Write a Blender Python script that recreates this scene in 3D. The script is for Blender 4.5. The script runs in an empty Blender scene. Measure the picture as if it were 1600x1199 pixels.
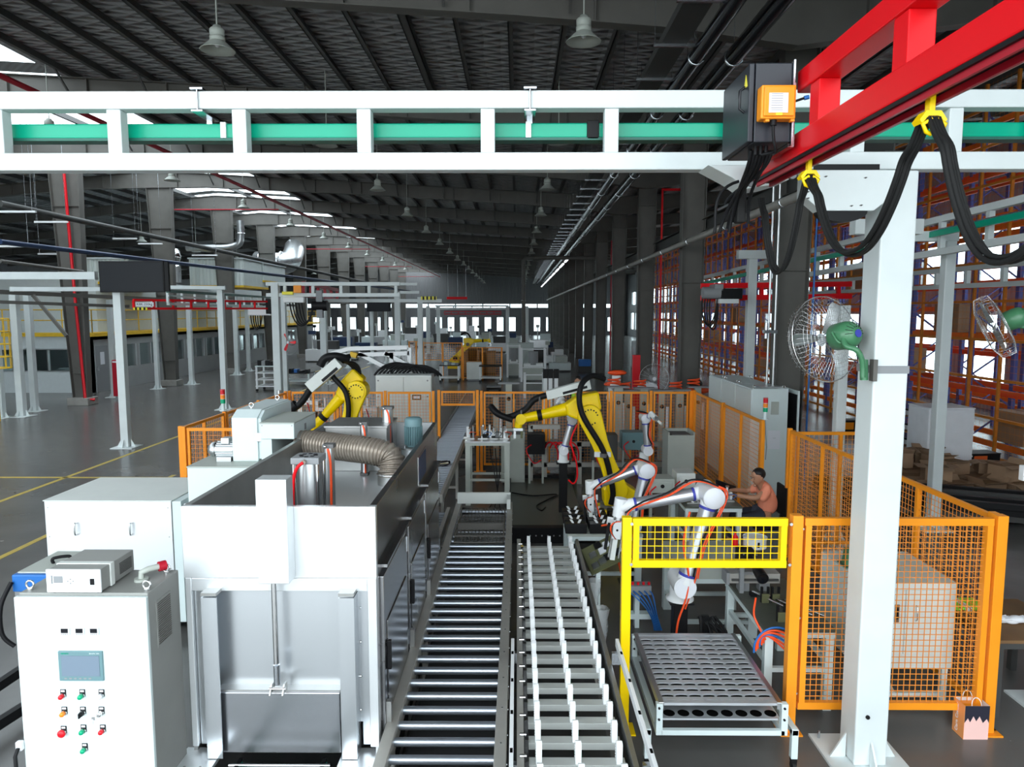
import bpy, bmesh, math, random
from mathutils import Vector, Matrix
random.seed(7)
C = bpy.context.scene
COL = C.collection
R = math.radians
# ---------------------------------------------------------------- camera, world, exposure
cd = bpy.data.cameras.new('camera'); cam = bpy.data.objects.new('camera', cd); COL.objects.link(cam)
cd.sensor_fit = 'HORIZONTAL'; cd.sensor_width = 36.0; cd.lens = 36.0 * 1109 / 1600
cd.clip_start = 0.05; cd.clip_end = 400
PITCH, YAW, CH = R(5.74), R(0.41), 3.5
cam.location = (0, 0, CH); cam.rotation_euler = (R(90) - PITCH, 0, YAW)
C.camera = cam
w = bpy.data.worlds.new('daylight'); C.world = w; w.use_nodes = True
bg = w.node_tree.nodes['Background']; bg.inputs[0].default_value = (0.86, 0.95, 1.0, 1); bg.inputs[1].default_value = 5.2
C.view_settings.view_transform = 'Standard'; C.view_settings.look = 'None'
C.view_settings.exposure = 0.0; C.view_settings.gamma = 1.0; C.view_settings.use_curve_mapping = False
C.cycles.max_bounces = 7; C.cycles.diffuse_bounces = 4; C.cycles.glossy_bounces = 4; C.cycles.transparent_max_bounces = 10
C.cycles.caustics_reflective = False; C.cycles.caustics_refractive = False
C.cycles.use_denoising = True
C.cycles.sample_clamp_indirect = 8

def _ray(px, py):
    a = (px - 800) / 1109.; b = (599.5 - py) / 1109.
    y = math.cos(PITCH) + b * math.sin(PITCH); z = -math.sin(PITCH) + b * math.cos(PITCH)
    c, s = math.cos(YAW), math.sin(YAW)
    return a * c - y * s, y * c + a * s, z
def AT(px, py, Y):
    r = _ray(px, py); t = Y / r[1]; return Vector((r[0] * t, Y, CH + r[2] * t))
def FL(px, py, z=0.):
    r = _ray(px, py); t = (z - CH) / r[2]; return Vector((r[0] * t, r[1] * t, z))

# ---------------------------------------------------------------- materials
MT = {}
def mat(name, col, rough=.5, metal=0., bump=None, var=0., emit=0., alpha=1., brushed=False, vscale=6., coat=0., wear=None, trans=0., spec=.35):
    m = bpy.data.materials.new(name); m.use_nodes = True; nt = m.node_tree; N = nt.nodes; L = nt.links
    p = N['Principled BSDF']
    col = tuple(col) + (1,)
    p.inputs['Base Color'].default_value = col; p.inputs['Roughness'].default_value = rough
    p.inputs['Metallic'].default_value = metal; p.inputs['Coat Weight'].default_value = coat
    p.inputs['Transmission Weight'].default_value = trans
    p.inputs['Specular IOR Level'].default_value = spec
    if emit:
        p.inputs['Emission Color'].default_value = col; p.inputs['Emission Strength'].default_value = emit
    tc = N.new('ShaderNodeTexCoord')
    if var:
        n = N.new('ShaderNodeTexNoise'); n.inputs['Scale'].default_value = vscale; n.inputs['Detail'].default_value = 5
        L.new(tc.outputs['Object'], n.inputs['Vector'])
        mp = N.new('ShaderNodeMapRange'); mp.inputs[1].default_value = .3; mp.inputs[2].default_value = .7
        mp.inputs[3].default_value = 1 - var; mp.inputs[4].default_value = 1 + var
        L.new(n.outputs[0], mp.inputs[0])
        mx = N.new('ShaderNodeMix'); mx.data_type = 'RGBA'; mx.blend_type = 'MULTIPLY'; mx.inputs[0].default_value = 1
        mx.inputs[6].default_value = col; L.new(mp.outputs[0], mx.inputs[7]); L.new(mx.outputs[2], p.inputs['Base Color'])
        mr = N.new('ShaderNodeMapRange'); mr.inputs[3].default_value = max(.05, rough - .08); mr.inputs[4].default_value = rough + .1
        L.new(n.outputs[0], mr.inputs[0]); L.new(mr.outputs[0], p.inputs['Roughness'])
    if brushed:
        mpn = N.new('ShaderNodeMapping'); mpn.inputs['Scale'].default_value = (60, 60, 1.5)
        n2 = N.new('ShaderNodeTexNoise'); n2.inputs['Scale'].default_value = 3
        L.new(tc.outputs['Object'], mpn.inputs[0]); L.new(mpn.outputs[0], n2.inputs['Vector'])
        mr = N.new('ShaderNodeMapRange'); mr.inputs[3].default_value = rough - .07; mr.inputs[4].default_value = rough + .1
        L.new(n2.outputs[0], mr.inputs[0]); L.new(mr.outputs[0], p.inputs['Roughness'])
    if bump:
        sc, st = bump
        n3 = N.new('ShaderNodeTexNoise'); n3.inputs['Scale'].default_value = sc; n3.inputs['Detail'].default_value = 4
        L.new(tc.outputs['Object'], n3.inputs['Vector'])
        b = N.new('ShaderNodeBump'); b.inputs['Strength'].default_value = st; b.inputs['Distance'].default_value = .02
        L.new(n3.outputs[0], b.inputs['Height']); L.new(b.outputs[0], p.inputs['Normal'])
    if alpha < 1: p.inputs['Alpha'].default_value = alpha
    MT[name] = m
    return m
mat('white_paint', (.66, .71, .71), .35, var=.04, vscale=3)
mat('white_bright', (.80, .82, .83), .3)
mat('cab_white', (.66, .75, .75), .4, var=.03, vscale=2)
mat('cab_body', (.27, .275, .26), .45, var=.05)  # grey body paint, darkened further because little light reaches its side
mat('door_lower_shaded', (.46, .48, .51), .24, .97, bump=(.5, .15))  # copy of the door steel, darkened in place of a dark floor reflection
mat('screen_film', (.16, .21, .27), .25)
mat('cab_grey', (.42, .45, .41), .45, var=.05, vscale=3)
mat('lathe_white', (.68, .71, .68), .45, var=.04, vscale=3)
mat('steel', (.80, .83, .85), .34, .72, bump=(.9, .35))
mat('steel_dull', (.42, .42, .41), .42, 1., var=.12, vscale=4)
mat('steel_side_shaded', (.40, .40, .41), .24, 1., var=.10, vscale=2, bump=(.8, .3))  # aisle-side steel, base darkened to stand in for dark reflections
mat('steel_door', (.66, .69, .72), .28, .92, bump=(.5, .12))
mat('chrome', (.8, .8, .8), .12, 1.)
mat('zinc', (.55, .58, .62), .25, 1.)
mat('alu', (.62, .64, .65), .35, 1., var=.05)
mat('tube_silver', (.63, .66, .70), .3, .75)
mat('rail_grey', (.40, .39, .36), .45, .3, var=.08, vscale=5)
mat('struct_grey', (.115, .110, .100), .55, var=.10, vscale=2)
mat('struct_dark', (.060, .060, .058), .6, var=.08, vscale=2)
mat('purlin_grey', (.085, .085, .082), .5, var=.08)
mat('orange', (.95, .32, .015), .38, var=.04, vscale=4)
mat('orange_wire', (.85, .30, .04), .45)
mat('orange_rack', (.85, .17, .02), .5, var=.08)
mat('orange_frame', (.62, .20, .02), .5, var=.1)
mat('blue_rack', (.09, .11, .36), .5, var=.1)
mat('rack_red', (.80, .08, .02), .5)
mat('yellow_gate', (.98, .66, .0), .35)
mat('robot_yellow', (.93, .66, .0), .33, var=.03)
mat('walk_yellow', (.70, .44, .03), .5, var=.08)
mat('red', (.78, .006, .012), .4, spec=.2)
mat('red_pipe', (.42, .01, .025), .4)
mat('green_rail', (.0, .36, .22), .3)
mat('dark_green', (.02, .12, .09), .4)
mat('fan_green', (.055, .19, .09), .4, coat=.3)
mat('green_belt', (.02, .13, .06), .5)
mat('black', (.010, .010, .011), .45, spec=.15)
mat('black_gloss', (.008, .009, .012), .15)
mat('cab_black', (.022, .025, .033), .35)
mat('rubber', (.014, .014, .014), .6, spec=.2)
mat('tv_screen', (.016, .018, .022), .4, spec=.15)
mat('roller_zinc', (.42, .46, .52), .3, .85)
mat('gap_shade', (.03, .03, .03), .6)  # near-black colour standing in for the shade beneath the conveyors
mat('grey_plastic', (.13, .13, .13), .5)
mat('grey_mid', (.25, .26, .27), .5)
mat('blue', (.02, .14, .45), .4)
mat('blue_ring', (.05, .06, .38), .4)
mat('deep_blue', (.02, .04, .10), .45)
mat('cable_red', (.90, .09, .02), .4)
mat('lamp_red', (.65, .01, .02), .3); mat('lamp_orange', (.9, .25, .02), .3); mat('lamp_green', (.0, .35, .17), .3)
mat('hose', (.36, .31, .26), .28, .45, var=.05)
mat('motor_teal', (.13, .23, .25), .45)
mat('comb_white', (.86, .88, .89), .35)
mat('slat_grey', (.48, .50, .48), .4, .2)
mat('tray_alu', (.60, .63, .66), .38, .55, var=.06, bump=(9, .3))
mat('dark_hole', (.005, .005, .005), .9, spec=0.)
mat('carton', (.33, .21, .13), .8, var=.12, vscale=3)
mat('foam', (.80, .82, .86), .7, var=.03)
mat('olive', (.12, .125, .06), .6)
mat('table_top', (.11, .12, .10), .35, .3, var=.15)
mat('shirt', (.88, .30, .18), .8, bump=(14, .5))
mat('skin', (.46, .23, .14), .55); mat('hair', (.012, .010, .010), .5)
mat('trouser', (.03, .035, .05), .8)
mat('paper', (.75, .77, .82), .7)
mat('clear_bag', (.75, .78, .80), .2, alpha=.35, bump=(25, 1.))
mat('bag_orange', (.90, .36, .12), .6); mat('bag_pink', (.88, .55, .50), .6); mat('bag_black', (.02, .02, .035), .6)
mat('wall_white', (.50, .55, .56), .6, var=.03)
mat('wall_panel', (.33, .34, .34), .6, var=.05, vscale=2)
mat('tank_white', (.50, .56, .54), .5)
mat('duct', (.45, .47, .48), .3, .9, var=.1)
mat('line_yellow', (.50, .36, .05), .5, var=.15, vscale=9)
mat('led', (.95, .97, 1.), .3, emit=3.5)
mat('lime', (.35, .80, .05), .7)
mat('apron_bounce', (.55, .55, .53), .85, var=.05)  # kept pale so the unseen outside ground reflects light into the hall
mat('concrete', (.30, .29, .27), .85, var=.1)
mat('label_yellow', (.9, .8, .05), .4)
mat('glass_dark', (.05, .06, .06), .1)
mat('orange_lid', (.85, .15, .03), .5)
mat('wood', (.20, .11, .05), .7, var=.1)
# window / skylight glazing : mostly see-through
def glazing(name, tint, k):
    m = bpy.data.materials.new(name); m.use_nodes = True; nt = m.node_tree; nt.nodes.clear()
    o = nt.nodes.new('ShaderNodeOutputMaterial'); t = nt.nodes.new('ShaderNodeBsdfTransparent'); t.inputs[0].default_value = tint + (1,)
    g = nt.nodes.new('ShaderNodeBsdfGlossy'); g.inputs['Roughness'].default_value = .1
    mx = nt.nodes.new('ShaderNodeMixShader'); mx.inputs[0].default_value = k
    nt.links.new(t.outputs[0], mx.inputs[1]); nt.links.new(g.outputs[0], mx.inputs[2]); nt.links.new(mx.outputs[0], o.inputs[0])
    MT[name] = m
glazing('glass', (.9, .95, .95), .08); glazing('skylight', (.9, .93, .95), .04); glazing('cage_clear', (.9, .9, .9), .2)
# floor : glossy grey epoxy with faint mottling
def floor_mat():
    m = mat('floor_epoxy', (.085, .083, .080), .28); N = m.node_tree.nodes; L = m.node_tree.links; p = N['Principled BSDF']
    tc = N.new('ShaderNodeTexCoord')
    n = N.new('ShaderNodeTexNoise'); n.inputs['Scale'].default_value = .8; n.inputs['Detail'].default_value = 7
    L.new(tc.outputs['Object'], n.inputs['Vector'])
    r = N.new('ShaderNodeValToRGB'); r.color_ramp.elements[0].position = .3; r.color_ramp.elements[1].position = .7
    r.color_ramp.elements[0].color = (.095, .093, .090, 1); r.color_ramp.elements[1].color = (.14, .137, .132, 1)
    L.new(n.outputs[0], r.inputs[0]); L.new(r.outputs[0], p.inputs['Base Color'])
    mr = N.new('ShaderNodeMapRange'); mr.inputs[3].default_value = .21; mr.inputs[4].default_value = .30
    n2 = N.new('ShaderNodeTexNoise'); n2.inputs['Scale'].default_value = 3; n2.inputs['Detail'].default_value = 6
    L.new(tc.outputs['Object'], n2.inputs['Vector']); L.new(n2.outputs[0], mr.inputs[0]); L.new(mr.outputs[0], p.inputs['Roughness'])
floor_mat()
# roof underside : quilted foil insulation, diamonds pressed by the netting
def quilt():
    m = mat('roof_quilt', (.36, .365, .37), .5); N = m.node_tree.nodes; L = m.node_tree.links; p = N['Principled BSDF']
    tc = N.new('ShaderNodeTexCoord'); hs = []
    for a in (R(28), R(-28)):
        mp = N.new('ShaderNodeMapping'); mp.inputs['Rotation'].default_value = (0, 0, a)
        L.new(tc.outputs['Object'], mp.inputs[0])
        wv = N.new('ShaderNodeTexWave'); wv.bands_direction = 'Y'; wv.inputs['Scale'].default_value = .9
        wv.inputs['Distortion'].default_value = .8; wv.inputs['Detail'].default_value = 2
        L.new(mp.outputs[0], wv.inputs[0]); hs.append(wv)
    mx = N.new('ShaderNodeMath'); mx.operation = 'MAXIMUM'
    L.new(hs[0].outputs[1], mx.inputs[0]); L.new(hs[1].outputs[1], mx.inputs[1])
    b = N.new('ShaderNodeBump'); b.inputs['Strength'].default_value = 1.0; b.inputs['Distance'].default_value = .12
    L.new(mx.outputs[0], b.inputs['Height']); L.new(b.outputs[0], p.inputs['Normal'])
quilt()
# corrugated wall sheet
def corr(name, col):
    m = mat(name, col, .5); N = m.node_tree.nodes; L = m.node_tree.links; p = N['Principled BSDF']
    tc = N.new('ShaderNodeTexCoord'); wv = N.new('ShaderNodeTexWave'); wv.inputs['Scale'].default_value = 3
    wv.bands_direction = 'DIAGONAL'
    mp = N.new('ShaderNodeMapping'); mp.inputs['Scale'].default_value = (1, 1, 0)
    L.new(tc.outputs['Object'], mp.inputs[0]); L.new(mp.outputs[0], wv.inputs[0])
    b = N.new('ShaderNodeBump'); b.inputs['Strength'].default_value = .7; b.inputs['Distance'].default_value = .03
    L.new(wv.outputs[1], b.inputs['Height']); L.new(b.outputs[0], p.inputs['Normal'])
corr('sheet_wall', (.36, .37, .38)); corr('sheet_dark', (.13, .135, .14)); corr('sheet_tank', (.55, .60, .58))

# ---------------------------------------------------------------- geometry helpers
WO = {}
class B:
    def __init__(s): s.v = []; s.f = []; s.sm = []
    def add(s, vs, fs, smooth=False):
        n = len(s.v); s.v += [Vector(v) for v in vs]; s.f += [tuple(i + n for i in f) for f in fs]; s.sm += [smooth] * len(fs); return s
    def box(s, x0, x1, y0, y1, z0, z1, M=None):
        vs = [Vector((x, y, z)) for x in (x0, x1) for y in (y0, y1) for z in (z0, z1)]
        if M is not None: vs = [M @ v for v in vs]
        return s.add(vs, [(0, 1, 3, 2), (4, 6, 7, 5), (0, 4, 5, 1), (2, 3, 7, 6), (0, 2, 6, 4), (1, 5, 7, 3)])
    def bar(s, p0, p1, wx, wz=None, up=(0, 0, 1)):
        # rectangular bar from p0 to p1, width wx sideways, wz along 'up'
        wz = wz or wx; p0, p1 = Vector(p0), Vector(p1); d = (p1 - p0).normalized(); up = Vector(up)
        if abs(d.dot(up)) > .98: up = Vector((0, 1, 0))
        a = d.cross(up).normalized(); b = a.cross(d).normalized()
        vs = [p + a * (i * wx / 2) + b * (j * wz / 2) for p in (p0, p1) for i, j in ((-1, -1), (1, -1), (1, 1), (-1, 1))]
        return s.add(vs, [(0, 1, 2, 3), (7, 6, 5, 4), (0, 4, 5, 1), (1, 5, 6, 2), (2, 6, 7, 3), (3, 7, 4, 0)])
    def cyl(s, p0, p1, r, r2=None, n=14, caps=True):
        r2 = r if r2 is None else r2; p0, p1 = Vector(p0), Vector(p1); d = (p1 - p0).normalized()
        u = Vector((1, 0, 0)) if abs(d.x) < .9 else Vector((0, 1, 0)); a = d.cross(u).normalized(); b = d.cross(a)
        ring = [a * math.cos(2 * math.pi * i / n) + b * math.sin(2 * math.pi * i / n) for i in range(n)]
        s.add([p0 + q * r for q in ring] + [p1 + q * r2 for q in ring], [(i, (i + 1) % n, (i + 1) % n + n, i + n) for i in range(n)], True)
        if caps:
            s.add([p0 + q * r for q in ring], [tuple(range(n - 1, -1, -1))]); s.add([p1 + q * r2 for q in ring], [tuple(range(n))])
        return s
    def tube(s, pts, r, n=8, radii=None):
        pts = [Vector(p) for p in pts]; k = len(pts); a = None; V = []
        for i, p in enumerate(pts):
            d = (pts[min(i + 1, k - 1)] - pts[max(i - 1, 0)])
            d = d.normalized() if d.length > 1e-9 else Vector((0, 0, 1))
            if a is None:
                u = Vector((0, 0, 1)) if abs(d.z) < .9 else Vector((1, 0, 0)); a = d.cross(u).normalized()
            else:
                a = (a - d * a.dot(d)); a = a.normalized() if a.length > 1e-6 else d.orthogonal().normalized()
            b = d.cross(a); rr = radii[i] if radii else r
            V += [p + (a * math.cos(2 * math.pi * j / n) + b * math.sin(2 * math.pi * j / n)) * rr for j in range(n)]
        F_ = [(i * n + j, i * n + (j + 1) % n, (i + 1) * n + (j + 1) % n, (i + 1) * n + j) for i in range(k - 1) for j in range(n)]
        s.add(V, F_, True); s.add(V[:n], [tuple(range(n - 1, -1, -1))]); s.add(V[-n:], [tuple(range(n))]); return s
    def lathe(s, prof, at=(0, 0, 0), axis='z', n=20, M=None):
        T = Matrix.Translation(Vector(at))
        if axis == 'x': T = T @ Matrix.Rotation(R(90), 4, 'Y')
        if axis == 'y': T = T @ Matrix.Rotation(R(-90), 4, 'X')
        if M is not None: T = T @ M
        V = [T @ Vector((r * math.cos(2 * math.pi * j / n), r * math.sin(2 * math.pi * j / n), z)) for r, z in prof for j in range(n)]
        k = len(prof)
        return s.add(V, [(i * n + j, i * n + (j + 1) % n, (i + 1) * n + (j + 1) % n, (i + 1) * n + j) for i in range(k - 1) for j in range(n)], True)
    def prism(s, poly, axis, a, b):
        # polygon in the plane normal to axis, extruded from a to b
        f = {'y': lambda p, t: (p[0], t, p[1]), 'x': lambda p, t: (t, p[0], p[1]), 'z': lambda p, t: (p[0], p[1], t)}[axis]
        n = len(poly); V = [f(p, a) for p in poly] + [f(p, b) for p in poly]
        return s.add(V, [tuple(range(n)), tuple(range(2 * n - 1, n - 1, -1))] + [(i, i + n, (i + 1) % n + n, (i + 1) % n) for i in range(n)])
    def ball(s, c, r, n=12, sc=(1, 1, 1)):
        c = Vector(c); V = []; k = max(6, n // 2 + 2)
        for i in range(k + 1):
            t = math.pi * i / k
            for j in range(n):
                V.append(c + Vector((r * sc[0] * math.sin(t) * math.cos(2 * math.pi * j / n), r * sc[1] * math.sin(t) * math.sin(2 * math.pi * j / n), r * sc[2] * math.cos(t))))
        return s.add(V, [(i * n + j, (i + 1) * n + j, (i + 1) * n + (j + 1) % n, i * n + (j + 1) % n) for i in range(k) for j in range(n)], True)
    def torus(s, c, R_, r, axis='z', n=20, m=8):
        pts = []
        for i in range(n + 1):
            t = 2 * math.pi * i / n; p = (math.cos(t) * R_, math.sin(t) * R_)
            q = {'z': (p[0], p[1], 0), 'y': (p[0], 0, p[1]), 'x': (0, p[0], p[1])}[axis]
            pts.append(Vector(c) + Vector(q))
        return s.tube(pts, r, m)
    def xf(s, M): s.v = [M @ v for v in s.v]; return s
    def out(s, name, material, parent=None, bevel=0., kind=None):
        me = bpy.data.meshes.new(name); off = WO.get(parent.name, Vector()) if parent else Vector()
        me.from_pydata([v - off for v in s.v], [], s.f)
        for p, q in zip(me.polygons, s.sm): p.use_smooth = q
        bm = bmesh.new(); bm.from_mesh(me); bmesh.ops.recalc_face_normals(bm, faces=bm.faces); bm.to_mesh(me); bm.free()
        me.materials.append(MT[material])
        o = bpy.data.objects.new(name, me); COL.objects.link(o)
        if parent: o.parent = parent; WO[o.name] = off
        else: WO[o.name] = Vector()
        if bevel:
            md = o.modifiers.new('edge', 'BEVEL'); md.width = bevel; md.segments = 2; md.limit_method = 'ANGLE'; md.angle_limit = R(50)
        if kind: o['kind'] = kind
        return o
def thing(name, label, cat, loc=(0, 0, 0), group=None):
    o = bpy.data.objects.new(name, None); o.empty_display_size = .1; COL.objects.link(o); o.location = loc
    o['label'] = label; o['category'] = cat; WO[o.name] = Vector(loc)
    if group: o['group'] = group
    return o
def tag(o, label, cat, group=None):
    o['label'] = label; o['category'] = cat
    if group: o['group'] = group
    return o
def inst(o, loc, name=None):
    c = o.copy(); COL.objects.link(c); c.location = loc; return c
def dup(root, loc, rz=0., label=None, group=None, rot=None):
    def rec(o, par):
        c = o.copy(); COL.objects.link(c); c.parent = par
        for ch in kids.get(o.name, []): rec(ch, c)
        return c
    kids = {}
    for o in root.children_recursive: kids.setdefault(o.parent.name, []).append(o)
    r = rec(root, None); r.location = loc; r.rotation_euler = rot if rot else (0, 0, rz)
    if label: r['label'] = label
    if group: r['group'] = group
    return r
def bez(p0, p1, p2, p3, n=14):
    p0, p1, p2, p3 = map(Vector, (p0, p1, p2, p3))
    return [p0 * (1 - t) ** 3 + p1 * 3 * t * (1 - t) ** 2 + p2 * 3 * t * t * (1 - t) + p3 * t ** 3 for t in [i / n for i in range(n + 1)]]
def smooth_path(pts, k=6):
    pts = [Vector(p) for p in pts]; P = [pts[0]] + pts + [pts[-1]]; o = []
    for i in range(1, len(P) - 2):
        a, b, c, d = P[i - 1], P[i], P[i + 1], P[i + 2]
        for j in range(k):
            t = j / k
            o.append(.5 * ((2 * b) + (c - a) * t + (2 * a - 5 * b + 4 * c - d) * t * t + (3 * b - a - 3 * c + d) * t ** 3))
    return o + [pts[-1]]
def text(body, size, loc, rot, material, parent, name='lettering', ext=.001):
    cu = bpy.data.curves.new(name, 'FONT'); cu.body = body; cu.size = size; cu.extrude = ext; cu.align_x = 'CENTER'; cu.align_y = 'CENTER'
    tmp = bpy.data.objects.new(name, cu); COL.objects.link(tmp); bpy.context.view_layer.update()
    me = bpy.data.meshes.new_from_object(tmp); bpy.data.objects.remove(tmp)
    me.materials.clear(); me.materials.append(MT[material])
    o = bpy.data.objects.new(name, me); COL.objects.link(o); o.parent = parent
    o.location = Vector(loc) - WO[parent.name]; o.rotation_euler = rot; return o
# ================================================================ BUILDING
YF = [12.7 + 7 * k for k in range(-2, 14)]     # portal frames
YEND = 110.
def roof_z(x):
    if x <= -26: return 9.22 + (x + 26) * .07
    if x <= -17: return 10.03 + (x + 17) * .09
    if x <= 4.75: return 9.1 - .055 * x
    return 8.84 + (x - 4.75) * .05
fl = B().box(-44, 17, -1.6, YEND, -.15, 0).out('floor', 'floor_epoxy', kind='structure')
ap = B().box(-70, 60, -70, -1.62, -.2, -.03).out('floor_bounce', 'apron_bounce', kind='structure')  # unseen ground added outside to stop sky light from below and bounce daylight
for (x, y0, y1) in ((-9.6, 6, 46), (-7.4, 6, 15), (-11.9, 40, 46)):
    B().box(x - .05, x + .05, y0, y1, .0005, .003).out('trim_1', 'line_yellow', fl)
B().box(-12, -7.4, 14.7, 14.8, .0005, .003).out('trim_2', 'line_yellow', fl)
# roof sheets in strips, skylight band between x -18.6 and -12.5
ce = None
def strip(x0, x1, m, name, parent=None, y0=-1.6):
    b = B(); z0, z1 = roof_z(x0), roof_z(x1)
    b.add([(x0, y0, z0 + .2), (x1, y0, z1 + .2), (x1, YEND, z1 + .2), (x0, YEND, z0 + .2), (x0, y0, z0 + .26), (x1, y0, z1 + .26), (x1, YEND, z1 + .26), (x0, YEND, z0 + .26)],
          [(0, 1, 2, 3), (4, 7, 6, 5), (0, 4, 5, 1), (1, 5, 6, 2), (2, 6, 7, 3), (3, 7, 4, 0)])
    return b.out(name, m, parent)
ce = strip(-12.6, 4.75, 'roof_quilt', 'ceiling'); ce['kind'] = 'structure'
strip(-26, -18.6, 'roof_quilt', 'roof_sheet', ce); strip(-44, -26, 'roof_quilt', 'roof_sheet', ce); strip(4.75, 17, 'roof_quilt', 'roof_sheet', ce)
# skylight: glazed bays with opaque sheets between every other bay
for i, yf in enumerate(YF[:-1]):
    for (xa, xb) in ((-12.6, -15.6), (-15.7, -17.0), (-17.0, -18.6)):
        z0, z1 = roof_z(xa) + .21, roof_z(xb) + .21
        b = B().add([(xa, yf + .45, z0), (xb, yf + .45, z1), (xb, yf + 6.55, z1), (xa, yf + 6.55, z0)], [(0, 1, 2, 3)])
        b.out('skylight_pane', 'skylight', ce)
    z0, zm, z1 = roof_z(-12.6) + .21, roof_z(-17) + .21, roof_z(-18.6) + .21
    for (ya, yb) in ((yf - .45, yf + .45),):
        B().add([(-12.6, ya, z0), (-17, ya, zm), (-18.6, ya, z1), (-18.6, yb, z1), (-17, yb, zm), (-12.6, yb, z0)], [(0, 1, 4, 5), (1, 2, 3, 4)]).out('roof_sheet', 'sheet_wall', ce)
# purlins, C sections running the length of the hall
def purlin(x, big=False):
    z = roof_z(x); h = .2; b = B()
    b.box(x - .012, x + .012, -1.6, YEND, z, z + h)
    b.box(x - .012, x + (.09 if not big else .16), -1.6, YEND, z, z + .015)
    if big: b.box(x + .14, x + .16, -1.6, YEND, z, z + h)
    b.out('purlin', 'purlin_grey', ce)
x = 4.1; n = 0
while x > -25.5:
    if not -18.3 < x < -12.9 or abs(x + 15.6) < .6: purlin(x, n in (6,))
    x -= 1.07; n += 1
for i in range(11): purlin(5.6 + i * 1.07)
for i in range(8): purlin(-27.5 - i * 2.1)
# rafters: tapered I sections
def rafter(y):
    for (pts, nm) in (([(-17, .78), (-14.5, .62), (-6, .55), (0, .6), (2.5, .66), (4.75, .84)], 'rafter'), ([(-44, .5), (-26, .5), (-20, .55), (-17, .78)], 'rafter'), ([(4.75, .84), (8, .6), (17, .55)], 'rafter')):
        t = [(x, roof_z(x)) for x, d in pts]; bo = [(x, roof_z(x) - d) for x, d in pts]
        b = B(); b.prism(t + bo[::-1], 'y', y - .012, y + .012)
        for q, s_ in ((t, -.02), (bo, .02)):
            for (a, c) in zip(q[:-1], q[1:]):
                zz = sorted((0, s_)); b.add([(a[0], y - .14, a[1] + zz[0]), (c[0], y - .14, c[1] + zz[0]), (c[0], y + .14, c[1] + zz[0]), (a[0], y + .14, a[1] + zz[0]),
                       (a[0], y - .14, a[1] + zz[1]), (c[0], y - .14, c[1] + zz[1]), (c[0], y + .14, c[1] + zz[1]), (a[0], y + .14, a[1] + zz[1])],
                      [(0, 1, 2, 3), (4, 5, 6, 7), (0, 1, 5, 4), (1, 2, 6, 5), (2, 3, 7, 6), (3, 0, 4, 7)])
        # stiffeners
        xs = [p[0] for p in pts]; xx = xs[0] + 1.2
        while xx < xs[-1] - .6:
            for (p, q) in zip(pts[:-1], pts[1:]):
                if p[0] <= xx <= q[0]: d = p[1] + (q[1] - p[1]) * (xx - p[0]) / (q[0] - p[0])
            b.box(xx - .012, xx + .012, y - .12, y + .12, roof_z(xx) - d + .02, roof_z(xx) - .02); xx += 2.14
        b.out(nm, 'struct_grey', ce)
    b = B()
    for i in range(9):          # flange braces from rafter foot to purlin
        x = 4.1 - 1.07 * (2 * i + 1)
        b.bar((x, y - .1, roof_z(x) - .5), (x, y - .75, roof_z(x) + .02), .045, .045)
    b.out('flange_brace', 'purlin_grey', ce)
for y in YF: rafter(y)
# columns
def column(name, x0t, x1t, x0b, x1b, y, ztop, label, cat, m='struct_grey', foot=False):
    t = thing(name, label, cat, ((x0b + x1b) / 2, y, 0), 'steel columns along the hall')
    b = B(); b.prism([(x0b, .0), (x1b, .0), (x1t, ztop), (x0t, ztop)], 'y', y - .012, y + .012)
    zz = 1.2
    while zz < ztop - .5:
        k = zz / ztop; b.box(x0b + (x0t - x0b) * k, x1b + (x1t - x1b) * k, y - .1, y + .1, zz - .008, zz + .008); zz += 3.1
    b.out('web', m, t)
    b = B(); b.add([(x0b, y - .16, 0), (x0b, y + .16, 0), (x0t, y + .16, ztop), (x0t, y - .16, ztop), (x0b + .02, y - .16, 0), (x0b + .02, y + .16, 0), (x0t + .02, y + .16, ztop), (x0t + .02, y - .16, ztop)],
            [(0, 1, 2, 3), (4, 5, 6, 7), (0, 1, 5, 4), (1, 2, 6, 5), (2, 3, 7, 6), (3, 0, 4, 7)]); b.out('flange', m, t)
    b = B(); b.add([(x1b, y - .16, 0), (x1b, y + .16, 0), (x1t, y + .16, ztop), (x1t, y - .16, ztop), (x1b - .02, y - .16, 0), (x1b - .02, y + .16, 0), (x1t - .02, y + .16, ztop), (x1t - .02, y - .16, ztop)],
            [(0, 1, 2, 3), (4, 5, 6, 7), (0, 1, 5, 4), (1, 2, 6, 5), (2, 3, 7, 6), (3, 0, 4, 7)]); b.out('flange', m, t)
    if foot: B().box(x0b - .12, x1b + .12, y - .35, y + .35, 0, .28).out('footing', 'concrete', t, bevel=.02)
    return t
ords = ['first', 'second', 'third', 'fourth', 'fifth', 'sixth', 'seventh', 'eighth', 'ninth', 'tenth', 'eleventh', 'twelfth', 'thirteenth', 'fourteenth', 'fifteenth', 'sixteenth']
for i, y in enumerate(YF[2:]):
    o_ = (.52, 1.2) if i == 0 else (0, 0)
    t = column('steel_column', 4.45 + o_[0], 5.12 + o_[0], 4.50 + o_[0], 5.02 + o_[0], y + o_[1], roof_z(4.75) - (.82 if i else .02), '%s dark steel column of the row beside the orange racking, counting down the hall' % ords[i], 'column')
for i, y in enumerate(YF[4:]):
    t = column('steel_column', -17.25, -16.1, -16.8, -16.25, y, roof_z(-17) - .76, '%s tapered grey column of the row by the offices, counting down the hall' % ords[i], 'column', foot=True)
t = thing('conduit_pair', 'pair of thin steel conduits with a small valve clipped to the nearest dark column', 'pipe', (4.9, 13.7, 0))
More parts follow.
